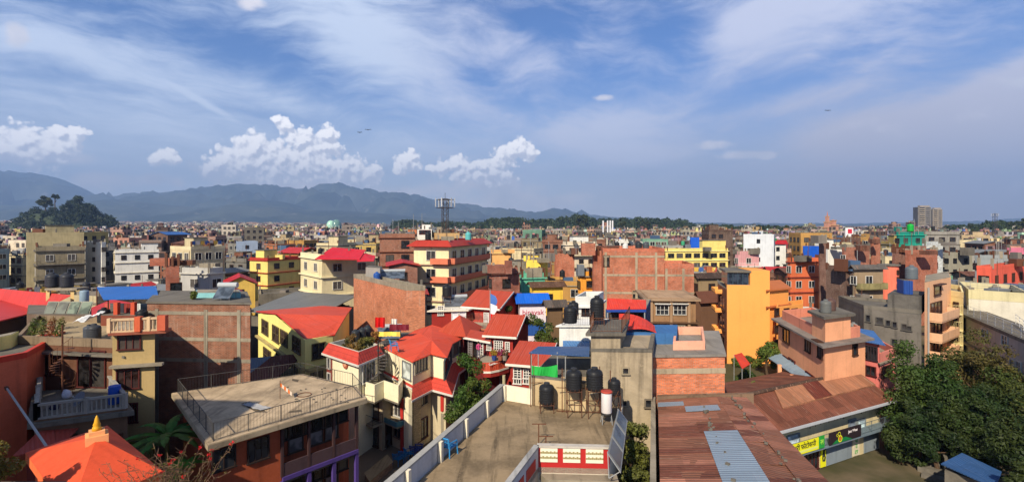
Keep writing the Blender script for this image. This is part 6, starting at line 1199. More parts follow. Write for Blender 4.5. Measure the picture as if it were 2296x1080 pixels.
RT = [(2050, 39, 770, 2.3, (62, 84, 34), 'big green tree at the left of the dark grove'), (2110, 37.5, 806, 2.0, (50, 72, 28), 'green tree second from the left in the grove'), (2185, 41, 748, 2.3, (84, 74, 38), 'brownish leaved tree standing highest in the grove'), (2258, 39, 838, 2.1, (56, 70, 30), 'dense dark tree at the right of the grove'), (2150, 36.5, 860, 2.3, (38, 58, 24), 'dark round tree in the middle of the grove'), (2225, 37, 868, 2.2, (44, 60, 26), 'dark tree low at the right side of the grove'), (2305, 36, 872, 2.1, (74, 80, 34), 'olive tree cut by the right edge of the picture'), (2062, 36, 885, 1.7, (36, 54, 24), 'low dark tree beside the shop row'), (2018, 37, 912, .9, (60, 84, 36), 'slim young tree at the right end of the shops'), (2292, 31, 930, 1.7, (34, 50, 22), 'dark tree at the bottom right edge'), (2105, 35.5, 925, 1.6, (34, 50, 22), 'shaded tree by the courtyard steps'), (2190, 35.5, 930, 1.9, (32, 48, 20), 'shaded tree behind the blue shed'), (2300, 27.5, 1020, 1.0, (30, 44, 20), 'low dark tree right of the blue shed')]
for k, (px, Y_, ty, r_, c_, lb) in enumerate(RT): tree(V2(D(px, 800, Y_)), 17-(ty-510)/F*Y_, r_, r_*.95, lb, c_, 52 if r_ > 1.9 else 28, 270, .125, 100+k, .12, group='trees of the dark grove', c2=(74, 84, 36))
bs = House('shed', 'low shed with dark blue sheet roof in the shaded courtyard', 'shed', [W(2118, 1050, 2.3), W(2235, 1085, 2.3), W(2238, 1056, 2.3)], 0, 2.2, CONC_D); sheet([W(2110, 1038, 2.5), W(2232, 1092, 2.5), W(2246, 1056, 2.5), W(2157, 1014, 2.7)], .07, 'roof', mat('tin', (50, 84, 130)), bs.root)
for k in range(7): a = W(2046+k*5, 985+k*15, .1+.0*k); MB().box((a.x, a.y, 0), (1.4, .5, .9-k*.12), -.6).build('step', CONC_D, bs.root) if False else None
s_ = empty('steps', W(2060, 1020, 0), 'worn concrete steps in the shade beside the shops', 'steps')
for k in range(7): a = W(2044+k*9, 990+k*14, 0); MB().box((a.x, a.y, 0), (1.5, .6, 1.05-k*.14), -.75).build('step', CONC_D, s_)
wl = House('wall', 'broken grey wall beside the courtyard steps', 'wall', [W(2092, 975, 1.2), W(2118, 1030, 1.2)], 0, 1.3, CONC_D, back=(.3, .1))
# ================================================================== MIDDLE DISTANCE
PROT = []; FOOT = []
for o in list(COL.objects):
    if o.parent is None and o.get('category') in ('house', 'building', 'shed', 'hall', 'tree'): FOOT.append((o.location.x, o.location.y, 7 if o.get('category') != 'tree' else 3))
def simple_win(w_, h_, fc, gc, nv=2):
    key = ('s', round(w_, 1), round(h_, 1), fc, gc, nv)
    if key in WM: return WM[key]
    f = MB(); t = .07; w_, h_ = key[1], key[2]
    f.prism([(-w_/2-t, -.07), (w_/2+t, -.07), (w_/2+t, .02), (-w_/2-t, .02)], h_/2, h_/2+t); f.prism([(-w_/2-t, -.12), (w_/2+t, -.12), (w_/2+t, .02), (-w_/2-t, .02)], -h_/2-t, -h_/2)
    for x in [-w_/2-t, w_/2]+[-w_/2+w_*i/nv-t/2 for i in range(1, nv)]: f.prism([(x, -.07), (x+t, -.07), (x+t, .02), (x, .02)], -h_/2, h_/2)
    n = len(f.f); f.quad((-w_/2, -.02, -h_/2), (w_/2, -.02, -h_/2), (w_/2, -.02, h_/2), (-w_/2, -.02, h_/2), 1)
    WM[key] = f.mesh('window', [mat('paint', fc, dirt=.4), mat('glass', gc)]); return WM[key]
SM = {}
def stub_mesh(m):
    if m not in SM: SM[m] = MB().box((0, 0, 0), (.28, .28, 1)).mesh('column_stub', m)
    return SM[m]
def mid(label, xl, xc, xr, Y_, top, wall, aL=-68, n=None, trim=CONC, band=None, fc=WOOD, roofm=None, wall2=None, bot=None, fh=2.9, dep=8, ww=1.1, wh=1.2, cabin=None, tk=None, par=.7, bal=None, tin=None, hood=False, cat='house', group=None, name='house', z0=0.0, far=False, blank=(), wstep=2.5, parm=None, skipw=False):
    if (xr-xc) > 2*(xc-xl) and group is None: aL = min(-(90+aL), math.degrees(math.atan((xc-1148)/F))-.5)
    c = V2(D(xc, H, Y_)); zt = ZC-(top-H)/F*Y_; zt = max(zt, z0+2.8)
    dl = Vector((sin(R(aL)), cos(R(aL)), 0)); dr = Vector((sin(R(aL+90)), cos(R(aL+90)), 0))
    def ext(d, px): k = (px-1148)/F; den = d.x-k*d.y; return (k*c.y-c.x)/den if abs(den) > 1e-3 else dep
    sl = ext(dl, xl) if xl < xc-1 else dep; sr = ext(dr, xr) if xr > xc+1 else dep
    if sl <= 0 or sl > 45: sl = dep
    if sr <= 0 or sr > 45: sr = dep
    h = House(name, label, cat, [c+dl*sl, c, c+dr*sr], z0, zt, wall, roofm or CONC_D, group=group)
    FOOT.append((h.c.x, h.c.y, max(sl, sr)*.62)); PROT.append((min(xl, xc)-3, max(xr, xc)+3, top, bot or 9999, Y_))
    if parm is None: parm = wall
    if par and not tin: h.parapet(par, parm, .15)
    n = n or max(1, int((zt-z0)/fh)); zs = [zt-fh*(i+.52) for i in range(n) if zt-fh*(i+.52) > z0+.9]
    if band is not None:
        for i in range(n):
            if zt-fh*i-.15 > z0+1: h.band(zt-fh*i-.12, .18, .28 if not far else .2, band, 'floor_slab')
    for fi in (0, 1):
        if fi in blank or skipw: continue
        a, e, nn, L = h.face(fi); m = max(1, int((L-.6)/wstep))
        if (a+e*L/2).dot(nn) > -1: continue           # turned away from the view
        for r, z in enumerate(zs):
            for j in range(m):
                if random.random() < .07 and not bal: continue
                u = .4+(L-.8)*(j+.5)/m
                if Y_ < 88: h.w(fi, u, z, ww, wh, nv=2, fc=fc, hood=hood)
                else: put('window', simple_win(ww, wh, fc, GL), h.root, h.at(fi, u, z, .005), atan2(e.y, e.x))
    if bal:
        for fi, kind in bal:
            a, e, nn, L = h.face(fi)
            for i, z in enumerate(zs): h.balcony(fi, .2, L-.1, z-1.25, 1.0, trim, kind, .85, trim)
    if Y_ < 240 and not tin and z0 == 0:
        rc = random.Random(int(xc*7+Y_)); nst = rc.choice((3, 4, 6)); col_ = rc.choice((CONC, CONC_D, RUSTY))
        for i in range(4):
            a_, b_ = h.p[i], h.p[(i+1) % 4]
            for q_k in range(1 if nst == 3 else 2): p_ = a_.lerp(b_, q_k/2)*.94+h.c*.06; sb_ = put('column_stub', stub_mesh(col_), h.root, (p_.x, p_.y, zt), .3); sb_.scale.z = rc.uniform(.9, 1.7)
        for _ in range(rc.choice((1, 2, 3))):
            p_ = h.c+Vector((rc.uniform(-.32, .32)*dep, rc.uniform(-.4, .2)*dep, 0)); w1, w2_, h1 = rc.uniform(.8, 3), rc.uniform(.8, 2.4), rc.uniform(.5, 2.0); MB().box((p_.x, p_.y, zt+.03), (w1, w2_, h1), rc.choice((0, .3))).build('rooftop_box', rc.choice((CONC, CONC_D, wall, RUSTY, CONC, wall, CONC_D, mat('tin', (110, 116, 124)), mat('rust', (116, 76, 60)), PL((120, 112, 104)), mat('paint', (70, 92, 120)))), h.root)
        if Y_ < 150:
            for _ in range(rc.choice((0, 1, 2))): p_ = h.c+Vector((rc.uniform(-.35, .35)*dep, rc.uniform(-.4, .3)*dep, 0)); hp2 = rc.uniform(2, 4.2); MB().tube((p_.x, p_.y, zt), (p_.x, p_.y, zt+hp2), .045, 4).build('antenna_pole', RUSTY if rc.random() < .5 else STEEL, h.root)
        if rc.random() < .22 and Y_ < 140 and group:
            ln = MB(); u0, u1 = h.p[1]*.9+h.c*.1, h.p[2]*.9+h.c*.1
            for k2 in range(7): a_, b_ = u0.lerp(u1, k2/7), u0.lerp(u1, (k2+.8)/7); ln.quad((a_.x, a_.y, zt+.9), (b_.x, b_.y, zt+.9), (b_.x, b_.y, zt+1.7), (a_.x, a_.y, zt+1.7), k2 % 3)
            ln.build('laundry', [mat('paint', rc.choice(((170, 60, 60), (60, 90, 150), (200, 196, 190)))), mat('paint', rc.choice(((200, 190, 180), (90, 60, 80)))), mat('paint', rc.choice(((60, 110, 100), (200, 160, 70))))], h.root)
    if cabin:
        fx, wd_, hh, cm = cabin; a, e, nn, L = h.face(0 if sl > sr else 1); b0 = h.at(0 if sl > sr else 1, L*fx, 0, -1.2)
        p = [b0, b0+e*min(wd_, L*(1-fx)), b0+e*min(wd_, L*(1-fx))-nn*3, b0-nn*3]; t = MB().prism([V2(q) for q in p], zt+.03, zt+hh).build('stair_tower', cm or wall, h.root); MB().prism(offset(ccw([V2(q) for q in p]), .2), zt+hh, zt+hh+.12).build('tower_slab', CONC_D, t)
    if tin:
        tm, rise = tin; o = offset(h.p, .5); q = lambda p, z: Vector((p.x, p.y, z)); k_ = 1 if sr > sl else 0; o = o[k_:]+o[:k_]; hp_ = h.p[k_:]+h.p[:k_]; mA, mB = (o[1]+o[2])/2, (o[3]+o[0])/2
        b = MB(); 
        for P in ([o[0], o[1], mA, mB], [o[2], o[3], mB, mA]): 
            v = [q(P[0], zt+.15), q(P[1], zt+.15), q(P[2], zt+rise), q(P[3], zt+rise)]; sheet(v, .08, 'roof_slope', tm, h.root)
        for P in ((hp_[1], hp_[2], mA), (hp_[3], hp_[0], mB)): MB().add([q(P[0], zt-.01), q(P[1], zt-.01), q((P[0]+P[1])/2, zt+rise-.1)], [(0, 1, 2)]).build('gable', wall, h.root)
    if tk:
        for (fx, fy, s_, col_, legs, lb) in tk:
            p = h.p[0]*(1-fx)*(1-fy)+h.p[1]*fx*(1-fy)+h.p[2]*fx*fy+h.p[3]*(1-fx)*fy; tank((p.x, p.y, zt+.03), lb, s_, col_, legs, parts=Y_ < 120)
    return h
YLW = PL((234, 206, 120)); CRM = PL((222, 208, 166)); GRYW = PL((176, 174, 168)); WHT = PL((222, 220, 212)); BEI = PL((186, 168, 128)); RDTR = mat('paint', (168, 56, 44), dirt=.4); SCAR = mat('tin', (206, 22, 34), rough=.5); ORG = PL((226, 110, 60)); 
# left group
m1 = mid('large blank beige building with arched top window at the far left', 18, 60, 188, 138, 527, mat('concrete', (186, 170, 128), dirt=.5), -72, skipw=True, bot=655, cabin=(.32, 6, 2.6, mat('concrete', (180, 166, 128))), fh=3)
m1.w(1, 18, 11.5, 1.6, 2.2, nv=1, fc=(120, 112, 90), gc=(90, 90, 92)); m1.w(1, 5, 9.5, 2.2, 2.5, nv=1, fc=(150, 140, 110), gc=(120, 112, 84))
mid('cluttered grey concrete house with stairs and balconies before the beige building', 66, 80, 190, 100, 562, mat('concrete', (150, 138, 112)), -75, band=CONC_D, bal=[(1, 'bars')], trim=CONC_D, bot=650, fc=WHITE)
mid('slim white house between the concrete house and the white four-storey house', 193, 228, 237, 150, 548, WHT, -70, bot=615, wstep=5)
mid('white four-storey house with dark central stair strip', 252, 258, 356, 146, 566, WHT, -80, band=PL((214, 206, 186)), bot=640, fc=(60, 50, 46), wstep=3.0, cabin=(.6, 4, 2.4, WHT))
mid('pale grey flat roofed house with triple white window', 405, 470, 500, 72, 612, GRYW, -74, bot=665, fc=WHITE, band=PL((190, 186, 176)), ww=1.5)
mid('thin unfinished brick pillar house with a dark opening', 366, 372, 402, 66, 597, mat('brick', (176, 86, 54)), -84, bot=662, skipw=True, par=0, dep=3).w(1, 1.1, 8.5, 1.2, 2.6, nv=1, gc=(20, 24, 26))
mid('light blue grey house with two black windows and gabled top', 524, 530, 578, 190, 545, PL((150, 166, 188)), -80, bot=575, fc=DARK, wstep=4)
mid('grey weathered tower house left of the scarlet roof', 540, 548, 592, 250, 512, CONC_D, -80, bot=540)
mid('bright yellow house with red balcony slabs and bay fronts', 560, 600, 672, 118, 583, YLW, -62, band=RDTR, bot=658, fc=(90, 50, 40), parm=RDTR, par=.5, cabin=(.0, 3.5, 2.2, YLW), ww=1.3, wstep=3, tk=[(.7, .5, .8, BLK, 0, 'black tank on the bright yellow house with red slabs')])
mid('red tin roofed low house with yellow wall left of the yellow house', 495, 505, 572, 95, 640, PL((216, 180, 90)), -76, bot=668, tin=(mat('tin', (176, 34, 40)), 1.6), par=0, wstep=3)
mid('small round backed red tin roof below the yellow walled one', 503, 508, 540, 80, 668, PL((140, 70, 60)), -80, bot=690, tin=(mat('tin', (176, 44, 48)), 1.0), par=0, skipw=True)
ch = mid('big cream house with bright scarlet tin roof on its terrace', 674, 722, 842, 82, 580, CRM, -50, band=PL((228, 216, 176)), bot=690, fc=WHITE, parm=PL((226, 214, 174)), wstep=3.4, ww=1.4, tk=[(.2, .3, .8, BLK, .3, 'black tank on the cream house beside its scarlet roof')])
o = offset(ch.p, -1.2); q_ = lambda p, z: Vector((p.x, p.y, z)); zt_ = ch.z1+1.5; p0, p1, p2, p3 = [V2(D(px, H, Y_)) for px, Y_ in ((712, 80), (800, 79), (822, 88), (745, 92))]
ap_ = V2(D(752, H, 88)); b = MB(); P_ = [D(706, 580, 79.5), D(806, 581, 79), D(820, 560, 86), D(745, 554, 87)]; sheet(P_, .1, 'roof_slope', SCAR, ch.root); sheet([D(800, 585, 78), D(838, 584, 78), D(842, 573, 84), D(815, 567, 84)], .1, 'roof_slope', SCAR, ch.root)
r = MB(); [r.tube((p.x, p.y, ch.z1), p-Vector((0, 0, .1)), .06, 5) for p in P_]; r.build('roof_post', STEEL, ch.root)
bh = House('house', 'long ochre brick wall house with grey rooftop clutter in the middle', 'house', [W(793, 622, 10.3), W(911, 650, 10.3), W(953, 650, 10.3)], 0, 10.3, mat('brick', (196, 116, 76), vary=.1), CONC_D); bh.parapet(.5, CONC, .2); PROT.append((790, 955, 600, 740, 60)); FOOT.append((bh.c.x, bh.c.y, 9))
bt_ = House('rooftop_room', 'grey rooftop room on the ochre brick house', 'rooftop room', [D(820, 622, 66), D(852, 630, 64.5), V2(D(852, 630, 64.5))+Vector((-.5, 3, 0))], 10.35, 11.9, PL((150, 146, 140)), CONC_D); solar(V2(D(880, 630, 66))+Vector((0, 0, 10.4)), 'wide solar heater on the ochre brick house roof', .2, 3, 1.6); tank(V2(D(845, 630, 64))+Vector((0, 0, 10.35)), 'blue drum tank on the ochre brick house roof', .8, (40, 80, 150)); 
mid('cream walled lower block stepping down right of the ochre brick house', 913, 915, 955, 56.5, 688, PL((228, 218, 176)), -80, skipw=True, par=.1, bot=735, dep=4)
mid('red awning block stepping down right of the ochre brick house', 905, 912, 952, 59, 662, PL((190, 184, 170)), -78, bot=690, tin=(RDTR, .5), par=0, dep=4)
ht = mid('tall cream hotel block with red roof edge and terracotta balconies', 928, 1006, 1092, 84, 552, PL((226, 212, 168)), -72, fh=3.0, band=PL((150, 120, 104)), fc=WHITE, bot=672, trim=PL((196, 112, 84)), bal=[(1, 'solid')], par=0, ww=1.6, wh=1.5, wstep=3.3)
o = offset(ht.p, .9); q = offset(ht.p, -.3); 
for i in range(4): j = (i+1) % 4; sheet([q_(o[i], ht.z1), q_(o[j], ht.z1), q_(q[j], ht.z1+.95), q_(q[i], ht.z1+.95)], .08, 'roof_skirt', RDTR, ht.root)
MB().prism([ht.at(0, ht.face(0)[3]*.55, 0, -.02), ht.at(0, ht.face(0)[3]+.3, 0, -.02), ht.at(0, ht.face(0)[3]+.3, 0, 1.0), ht.at(0, ht.face(0)[3]*.55, 0, 1.0)], 11.0, 11.9).build('balcony', PL((206, 116, 86)), ht.root); MB().prism([ht.at(0, ht.face(0)[3]*.55, 0, -.02), ht.at(0, ht.face(0)[3]+.3, 0, -.02), ht.at(0, ht.face(0)[3]+.3, 0, 1.0), ht.at(0, ht.face(0)[3]*.55, 0, 1.0)], 8.0, 8.9).build('balcony', PL((206, 116, 86)), ht.root)
tank(V2(D(960, 500, 90))+Vector((0, 0, ht.z1+.9)), 'black tank on the cream hotel roof', 1.0); tank(V2(D(1050, 500, 90))+Vector((0, 0, ht.z1+.9)), 'turquoise tank on the cream hotel roof', 1.0, (90, 170, 170))
mid('white rooftop block with long red window strip behind the hotel', 933, 936, 968, 112, 516, WHT, -80, skipw=True, bot=535, par=.2).w(1, 1.6, 16, 2.4, .8, nv=4, fc=(110, 50, 44))
mh = mid('plain ochre house carrying the telecom mast', 968, 985, 1030, 106, 530, PL((196, 160, 110)), -74, bot=540, skipw=True)
mid('tall unfinished brick frame house with dark window holes', 846, 852, 930, 105, 532, mat('brick', (150, 84, 56)), -82, bot=600, band=PL((110, 66, 48)), fc=DARK, wstep=2.8, ww=1.5, wh=1.5)
mid('brown brick house with red tin edge below the brick frame house', 868, 872, 936, 80, 598, mat('brick', (140, 80, 60)), -80, bot=640, tin=(mat('tin', (178, 40, 36)), .7), par=0)
mid('shaded rusty brick house right of the hotel', 1095, 1105, 1165, 74, 613, mat('brick', (150, 74, 54)), -70, bot=670, band=mat('paint', (96, 56, 44)), fc=DARK)
mid('pale orange house with two open terraces behind the rusty brick house', 1100, 1104, 1146, 120, 567, PL((232, 176, 110)), -78, bot=595, band=PL((236, 190, 130)))
mid('narrow bright yellow wall house with orange side', 1180, 1212, 1228, 95, 588, PL((240, 206, 90)), -66, bot=620, skipw=True, par=.4, cabin=(.5, 2, 1.2, None))
mid('mint green house with open stair balconies', 1160, 1170, 1222, 80, 622, PL((96, 176, 146)), -78, bot=665, band=PL((110, 180, 150)), bal=[(1, 'bars')], trim=PL((110, 180, 150)), dep=5)
mid('small yellow house with rusty tin roof and brown window', 1188, 1196, 1262, 68, 645, PL((236, 190, 70)), -80, bot=680, tin=(mat('rust', (110, 80, 60)), .7), par=0, fc=WOOD, dep=5)
bb = mid('white boarded shed with bright blue roof and pink sign lettering', 1160, 1166, 1224, 56, 681, PL((226, 214, 220)), -84, bot=735, tin=(mat('tin', (24, 96, 200)), 1.0), par=0, skipw=True, dep=4)
a, e, n_, L = bb.face(1); tt = text('binayak', .8, 'lettering', mat('paint', (176, 24, 60)), bb.root, bb.at(1, L*.5, bb.z1-.95, .02), e, n_); MB().prism([bb.at(1, 0, 0, .01), bb.at(1, L, 0, .01), bb.at(1, L, 0, .05), bb.at(1, 0, 0, .05)], 5.2, 6.6).build('blue_band', PL((40, 80, 150)), bb.root)
mid('rickety brown timber shed with sloping tin roof beside the blue roofed shed', 1226, 1230, 1262, 54, 690, PL((110, 86, 62)), -80, bot=720, tin=(mat('rust', (90, 82, 76)), .8), par=0, skipw=True, dep=4)
mid('five-storey white balcony house behind the brick box', 1262, 1268, 1338, 128, 548, PL((216, 200, 176)), -78, band=PL((222, 212, 190)), bot=620, fc=WOOD, bal=[(1, 'solid')], trim=PL((206, 190, 160)), cabin=(.3, 4, 2, WHT))
mid('plain orange brick box in front of the white balcony house', 1243, 1246, 1288, 116, 570, mat('brick', (196, 104, 68)), -82, bot=625, skipw=True, par=.1)
mid('orange balcony house with roof plants left of the great brick wall', 1296, 1300, 1345, 84, 618, PL((236, 160, 60)), -78, bot=665, band=CONC, bal=[(1, 'bars')], trim=PL((230, 150, 60)), dep=5)
gb = House('house', 'great orange brick wall with concrete frame in the middle right', 'house', [D(1352, 562, 77), D(1490, 562, 76.4)], 0, 13.4, mat('brick', (186, 100, 64)), SLAB, back=(1, 10)); gb2 = House('house', 'lower brick wing of the great brick wall with laundry on its roof', 'house', [D(1491, 600, 76.3), D(1556, 600, 76.3)], 0, 11.0, mat('brick', (186, 100, 64)), SLAB, back=(1, 8)); gb.parapet(.5, mat('brick', (196, 96, 60)), .2); gb2.parapet(.6, mat('brick', (200, 100, 64)), .2)
for hh, xs in ((gb, (1358, 1427, 1471)), (gb2, (1494, 1532))):
    for px in xs: u = hh.pl(0, px)[0]; MB().prism([hh.at(0, u-.17, 0, -.02), hh.at(0, u+.17, 0, -.02), hh.at(0, u+.17, 0, .05), hh.at(0, u-.17, 0, .05)], 1, hh.z1-.1).build('column', SLAB, hh.root)
    for y in (575, 617, 657):
        z = hh.pl(0, 1480, y)[1]
        if z < hh.z1: LL = hh.face(0)[3]; MB().prism([hh.at(0, 0, 0, -.02), hh.at(0, LL, 0, -.02), hh.at(0, LL, 0, .035), hh.at(0, 0, 0, .035)], z-.15, z+.15).build('beam', SLAB, hh.root)
gb.w(0, .5, 12, .8, 1.6, nv=1, gc=(30, 28, 26)); gb.wp(0, 1419, 1437, 652, 668, nv=1, fc=(150, 130, 100)); PROT.append((1345, 1558, 560, 665, 76)); FOOT.append((gb.c.x, gb.c.y, 9)); FOOT.append((gb2.c.x, gb2.c.y, 7))
tank(V2(D(1432, 555, 80))+Vector((0, 0, 13.45)), 'black tank on the great brick wall roof, left one', 1.0, (44, 46, 50)); tank(V2(D(1448, 555, 80))+Vector((0, 0, 13.45)), 'grey tank on the great brick wall roof, right one', .95, (70, 74, 80)); tank(V2(D(1402, 555, 80))+Vector((0, 0, 13.45)), 'white tank on the great brick wall roof', .8, (200, 200, 196))
ws = mid('half-built brick side wing left of the great brick wall', 1328, 1331, 1352, 80, 572, mat('brick', (176, 92, 62)), -84, bot=665, skipw=True, dep=6)
mid('long yellow apartment block with dark glazed top floor', 1486, 1492, 1632, 152, 562, PL((228, 206, 120)), -84, band=PL((232, 220, 160)), bot=605, fc=(90, 90, 80), fh=2.8, ww=1.8, tk=[(.5, .3, 1, (60, 150, 110), 1.5, 'green tank above the long yellow apartment block')], cabin=(.62, 8, 3.0, PL((228, 206, 120))))
mid('bright blue rooftop box on the long yellow block', 1547, 1549, 1568, 156, 532, PL((30, 90, 200)), -86, skipw=True, par=0, z0=10.2, dep=4, bot=548, name='rooftop_box', cat='rooftop box')
mid('shaded lower house with deep tin roof under the yellow block', 1556, 1566, 1625, 88, 625, PL((140, 120, 90)), -80, bot=650, tin=(mat('rust', (76, 62, 56)), 1.0), par=0, wstep=4)
mid('old brown tiled roof house right of the brick wall', 1560, 1572, 1622, 70, 680, PL((110, 80, 60)), -70, bot=720, tin=(mat('tile', (104, 66, 50)), 1.6), par=0, skipw=True)
ob = House('house', 'old brown house with white shuttered windows and sandbagged roof edge', 'house', [D(1452, 672, 62), D(1560, 672, 61.5)], 0, 8.5, PL((146, 112, 80), dirt=.6), mat('concrete', (176, 146, 116)), back=(1, 8)); ob.band(8.35, .25, .5, mat('concrete', (160, 134, 108)), 'eave'); ob.band(5.6, .16, .4, PL((96, 70, 50)), 'ledge'); PROT.append((1445, 1585, 662, 762, 61)); FOOT.append((ob.c.x, ob.c.y, 8))
for x0, x1 in ((1472, 1498), (1511, 1537)): ob.wp(0, x0, x1, 684, 704, nv=3, nh=2, fc=WHITE, hood=True); ob.wp(0, x0+4, x1-2, 730, 745, nv=3, nh=2, fc=(190, 180, 160))
for px in (1460, 1504, 1544): u = ob.pl(0, px)[0]; MB().box(q_(ob.at(0, u, 0, .12), 0), (.3, .3, 8.2)).build('column', PL((160, 130, 100)), ob.root)
lw = House('house', 'low brick house with bright pink parapet front below the old brown house', 'house', [D(1500, 764, 52), D(1612, 764, 51)], 0, 5.6, PL((140, 110, 84)), CONC_D, back=(1, 5))
mid('white block with tall blank wall and small square windows', 1667, 1735, 1758, 160, 530, PL((206, 210, 214)), -60, bot=602, fc=DARK, wstep=4.5, ww=.9)
mid('white house with rows of arched black windows below a red canopy', 1722, 1726, 1762, 168, 548, WHT, -82, bot=600, fc=(50, 50, 50), tk=[(.1, .4, 1.2, (40, 130, 80), .6, 'green tank above the arched window house')], wstep=2.6, tin=(mat('tin', (170, 26, 34)), 1.4), par=0)
mid('pink and white house with blue tank stand left of the orange tower', 1648, 1655, 1702, 118, 570, PL((206, 150, 150)), -80, bot=605, fc=WHITE, bal=[(1, 'bars')], trim=WHT)
mid('orange brick apartment house with white windows and blue rooftop box', 1766, 1772, 1838, 98, 586, PL((204, 106, 66)), -82, bot=700, fc=WHITE, band=PL((150, 66, 50)), wstep=2.2, dep=6, tk=[(.2, .6, .8, (90, 92, 96), 0, 'grey tank on the orange brick apartment house')])
mid('bright blue sheet box on the orange apartment roof', 1800, 1802, 1836, 100, 562, mat('tin', (24, 86, 190)), -84, z0=10.6, skipw=True, par=0, dep=3, bot=586, name='rooftop_box', cat='rooftop box')
mid('tall thin dark brick chimney-like house edge', 1836, 1838, 1852, 92, 545, mat('brick', (104, 58, 46)), -84, bot=690, skipw=True, dep=5, par=0)
mid('dark brown brick house side with rows of small windows', 1852, 1915, 1918, 82, 608, mat('brick', (96, 64, 52)), -20, bot=700, skipw=True, dep=6)
bc = mid('brown house with two mossy concrete balconies and washing lines', 1912, 1916, 1980, 80, 605, PL((150, 130, 104)), -82, bot=695, bal=[(1, 'solid')], trim=mat('concrete', (150, 140, 96), dirt=.8), dep=7, fh=3.1, tin=(mat('rust', (96, 92, 88)), .8), par=0, fc=WHITE)
t = empty('round_tower', V2(D(1993, 600, 84)), 'round salmon pink stair tower beside the mossy balconies', 'tower'); p = V2(D(1993, 600, 84)); MB().lathe([(.001, 0), (1.35, 0), (1.35, 10.8), (.001, 10.8)], 24, p).build('wall', PL((226, 120, 96)), t); MB().lathe([(.001, 0), (1.6, 0), (1.6, .2), (.001, .25)], 24, p+Vector((0, 0, 10.8))).build('roof', CONC_D, t)
for z in (9.8, 8.7, 7.6): put('window', simple_win(.4, .6, WOOD, GL), t, p+Vector((.5, -1.3, z)), .35)
mid('white house with two square white tanks boxes on top', 1852, 1856, 1888, 110, 558, WHT, -82, bot=590, cabin=(.1, 2, 2, WHT), skipw=True); mid('brick house with lone white window right of the white box house', 1888, 1893, 1950, 104, 562, mat('brick', (160, 86, 62)), -80, bot=592, fc=WHITE, wstep=6); mid('narrow raw brick slab house standing tall', 1952, 1956, 1974, 108, 545, mat('brick', (170, 90, 60)), -80, bot=590, skipw=True)
mid('teal green house with open top terrace', 2010, 2014, 2074, 128, 526, PL((30, 130, 116)), -80, bot=565, band=PL((40, 170, 140)), bal=[(1, 'bars')], trim=PL((60, 180, 150)), dep=8, tk=[(.3, .5, 1.4, (20, 160, 60), .8, 'big bright green tank above the teal house')])
mid('white tiled house with two wide black windows', 2068, 2072, 2114, 112, 550, mat('brick', (206, 214, 214)), -83, bot=612, fc=DARK, ww=2.0, wh=1.3, wstep=4, par=.4)
mid('tall rust brick house with concrete bands behind the peach block', 2030, 2042, 2102, 88, 570, mat('brick', (176, 92, 62)), -72, bot=655, skipw=True, band=None); mid('dark narrow brick house left of the rust brick house', 2000, 2006, 2030, 92, 566, mat('brick', (120, 62, 48)), -75, bot=655, skipw=True)
mid('salmon red house with dark windows at the right edge', 2190, 2222, 2330, 74, 603, PL((224, 98, 76)), -58, bot=670, wall2=None, fc=WOOD, wstep=3.5, band=None, fh=3.2, par=.4); mid('hot pink house with stacked balconies near the right edge', 2258, 2262, 2330, 120, 562, PL((206, 116, 140)), -82, bot=600, bal=[(1, 'solid')], trim=PL((210, 130, 150)))
mid('grey house with roof railing below the pink house', 2186, 2192, 2262, 100, 580, PL((150, 156, 156)), -80, bot=604); mid('brick red terrace house behind the right edge grey house', 2150, 2158, 2215, 68, 650, mat('brick', (150, 80, 60)), -72, bot=690, wstep=3)
mid('cluttered grey terrace block with tanks behind the right edge house', 2168, 2176, 2300, 58, 672, PL((170, 160, 140)), -76, bot=700, tk=[(.3, .4, .9, BLK, 0, 'black tank among clutter near the right edge'), (.7, .5, .8, (60, 64, 70), 0, 'grey tank among clutter near the right edge')], dep=6)
mid('grey gabled house right of the white tiled house', 2118, 2126, 2180, 135, 572, PL((150, 146, 130)), -78, bot=610, fc=DARK)
mid('pale house with brick edge rooftop left of the twin towers', 1380, 1386, 1420, 200, 540, WHT, -80, bot=556)
mid('brick house stepped below the pink round tower', 1918, 1922, 1944, 66, 690, PL((216, 120, 90)), -80, bot=725, dep=4)
mid('low grey roof between the brick wall and the yellow hall', 575, 580, 700, 90, 668, CONC_D, -80, bot=690, skipw=True)
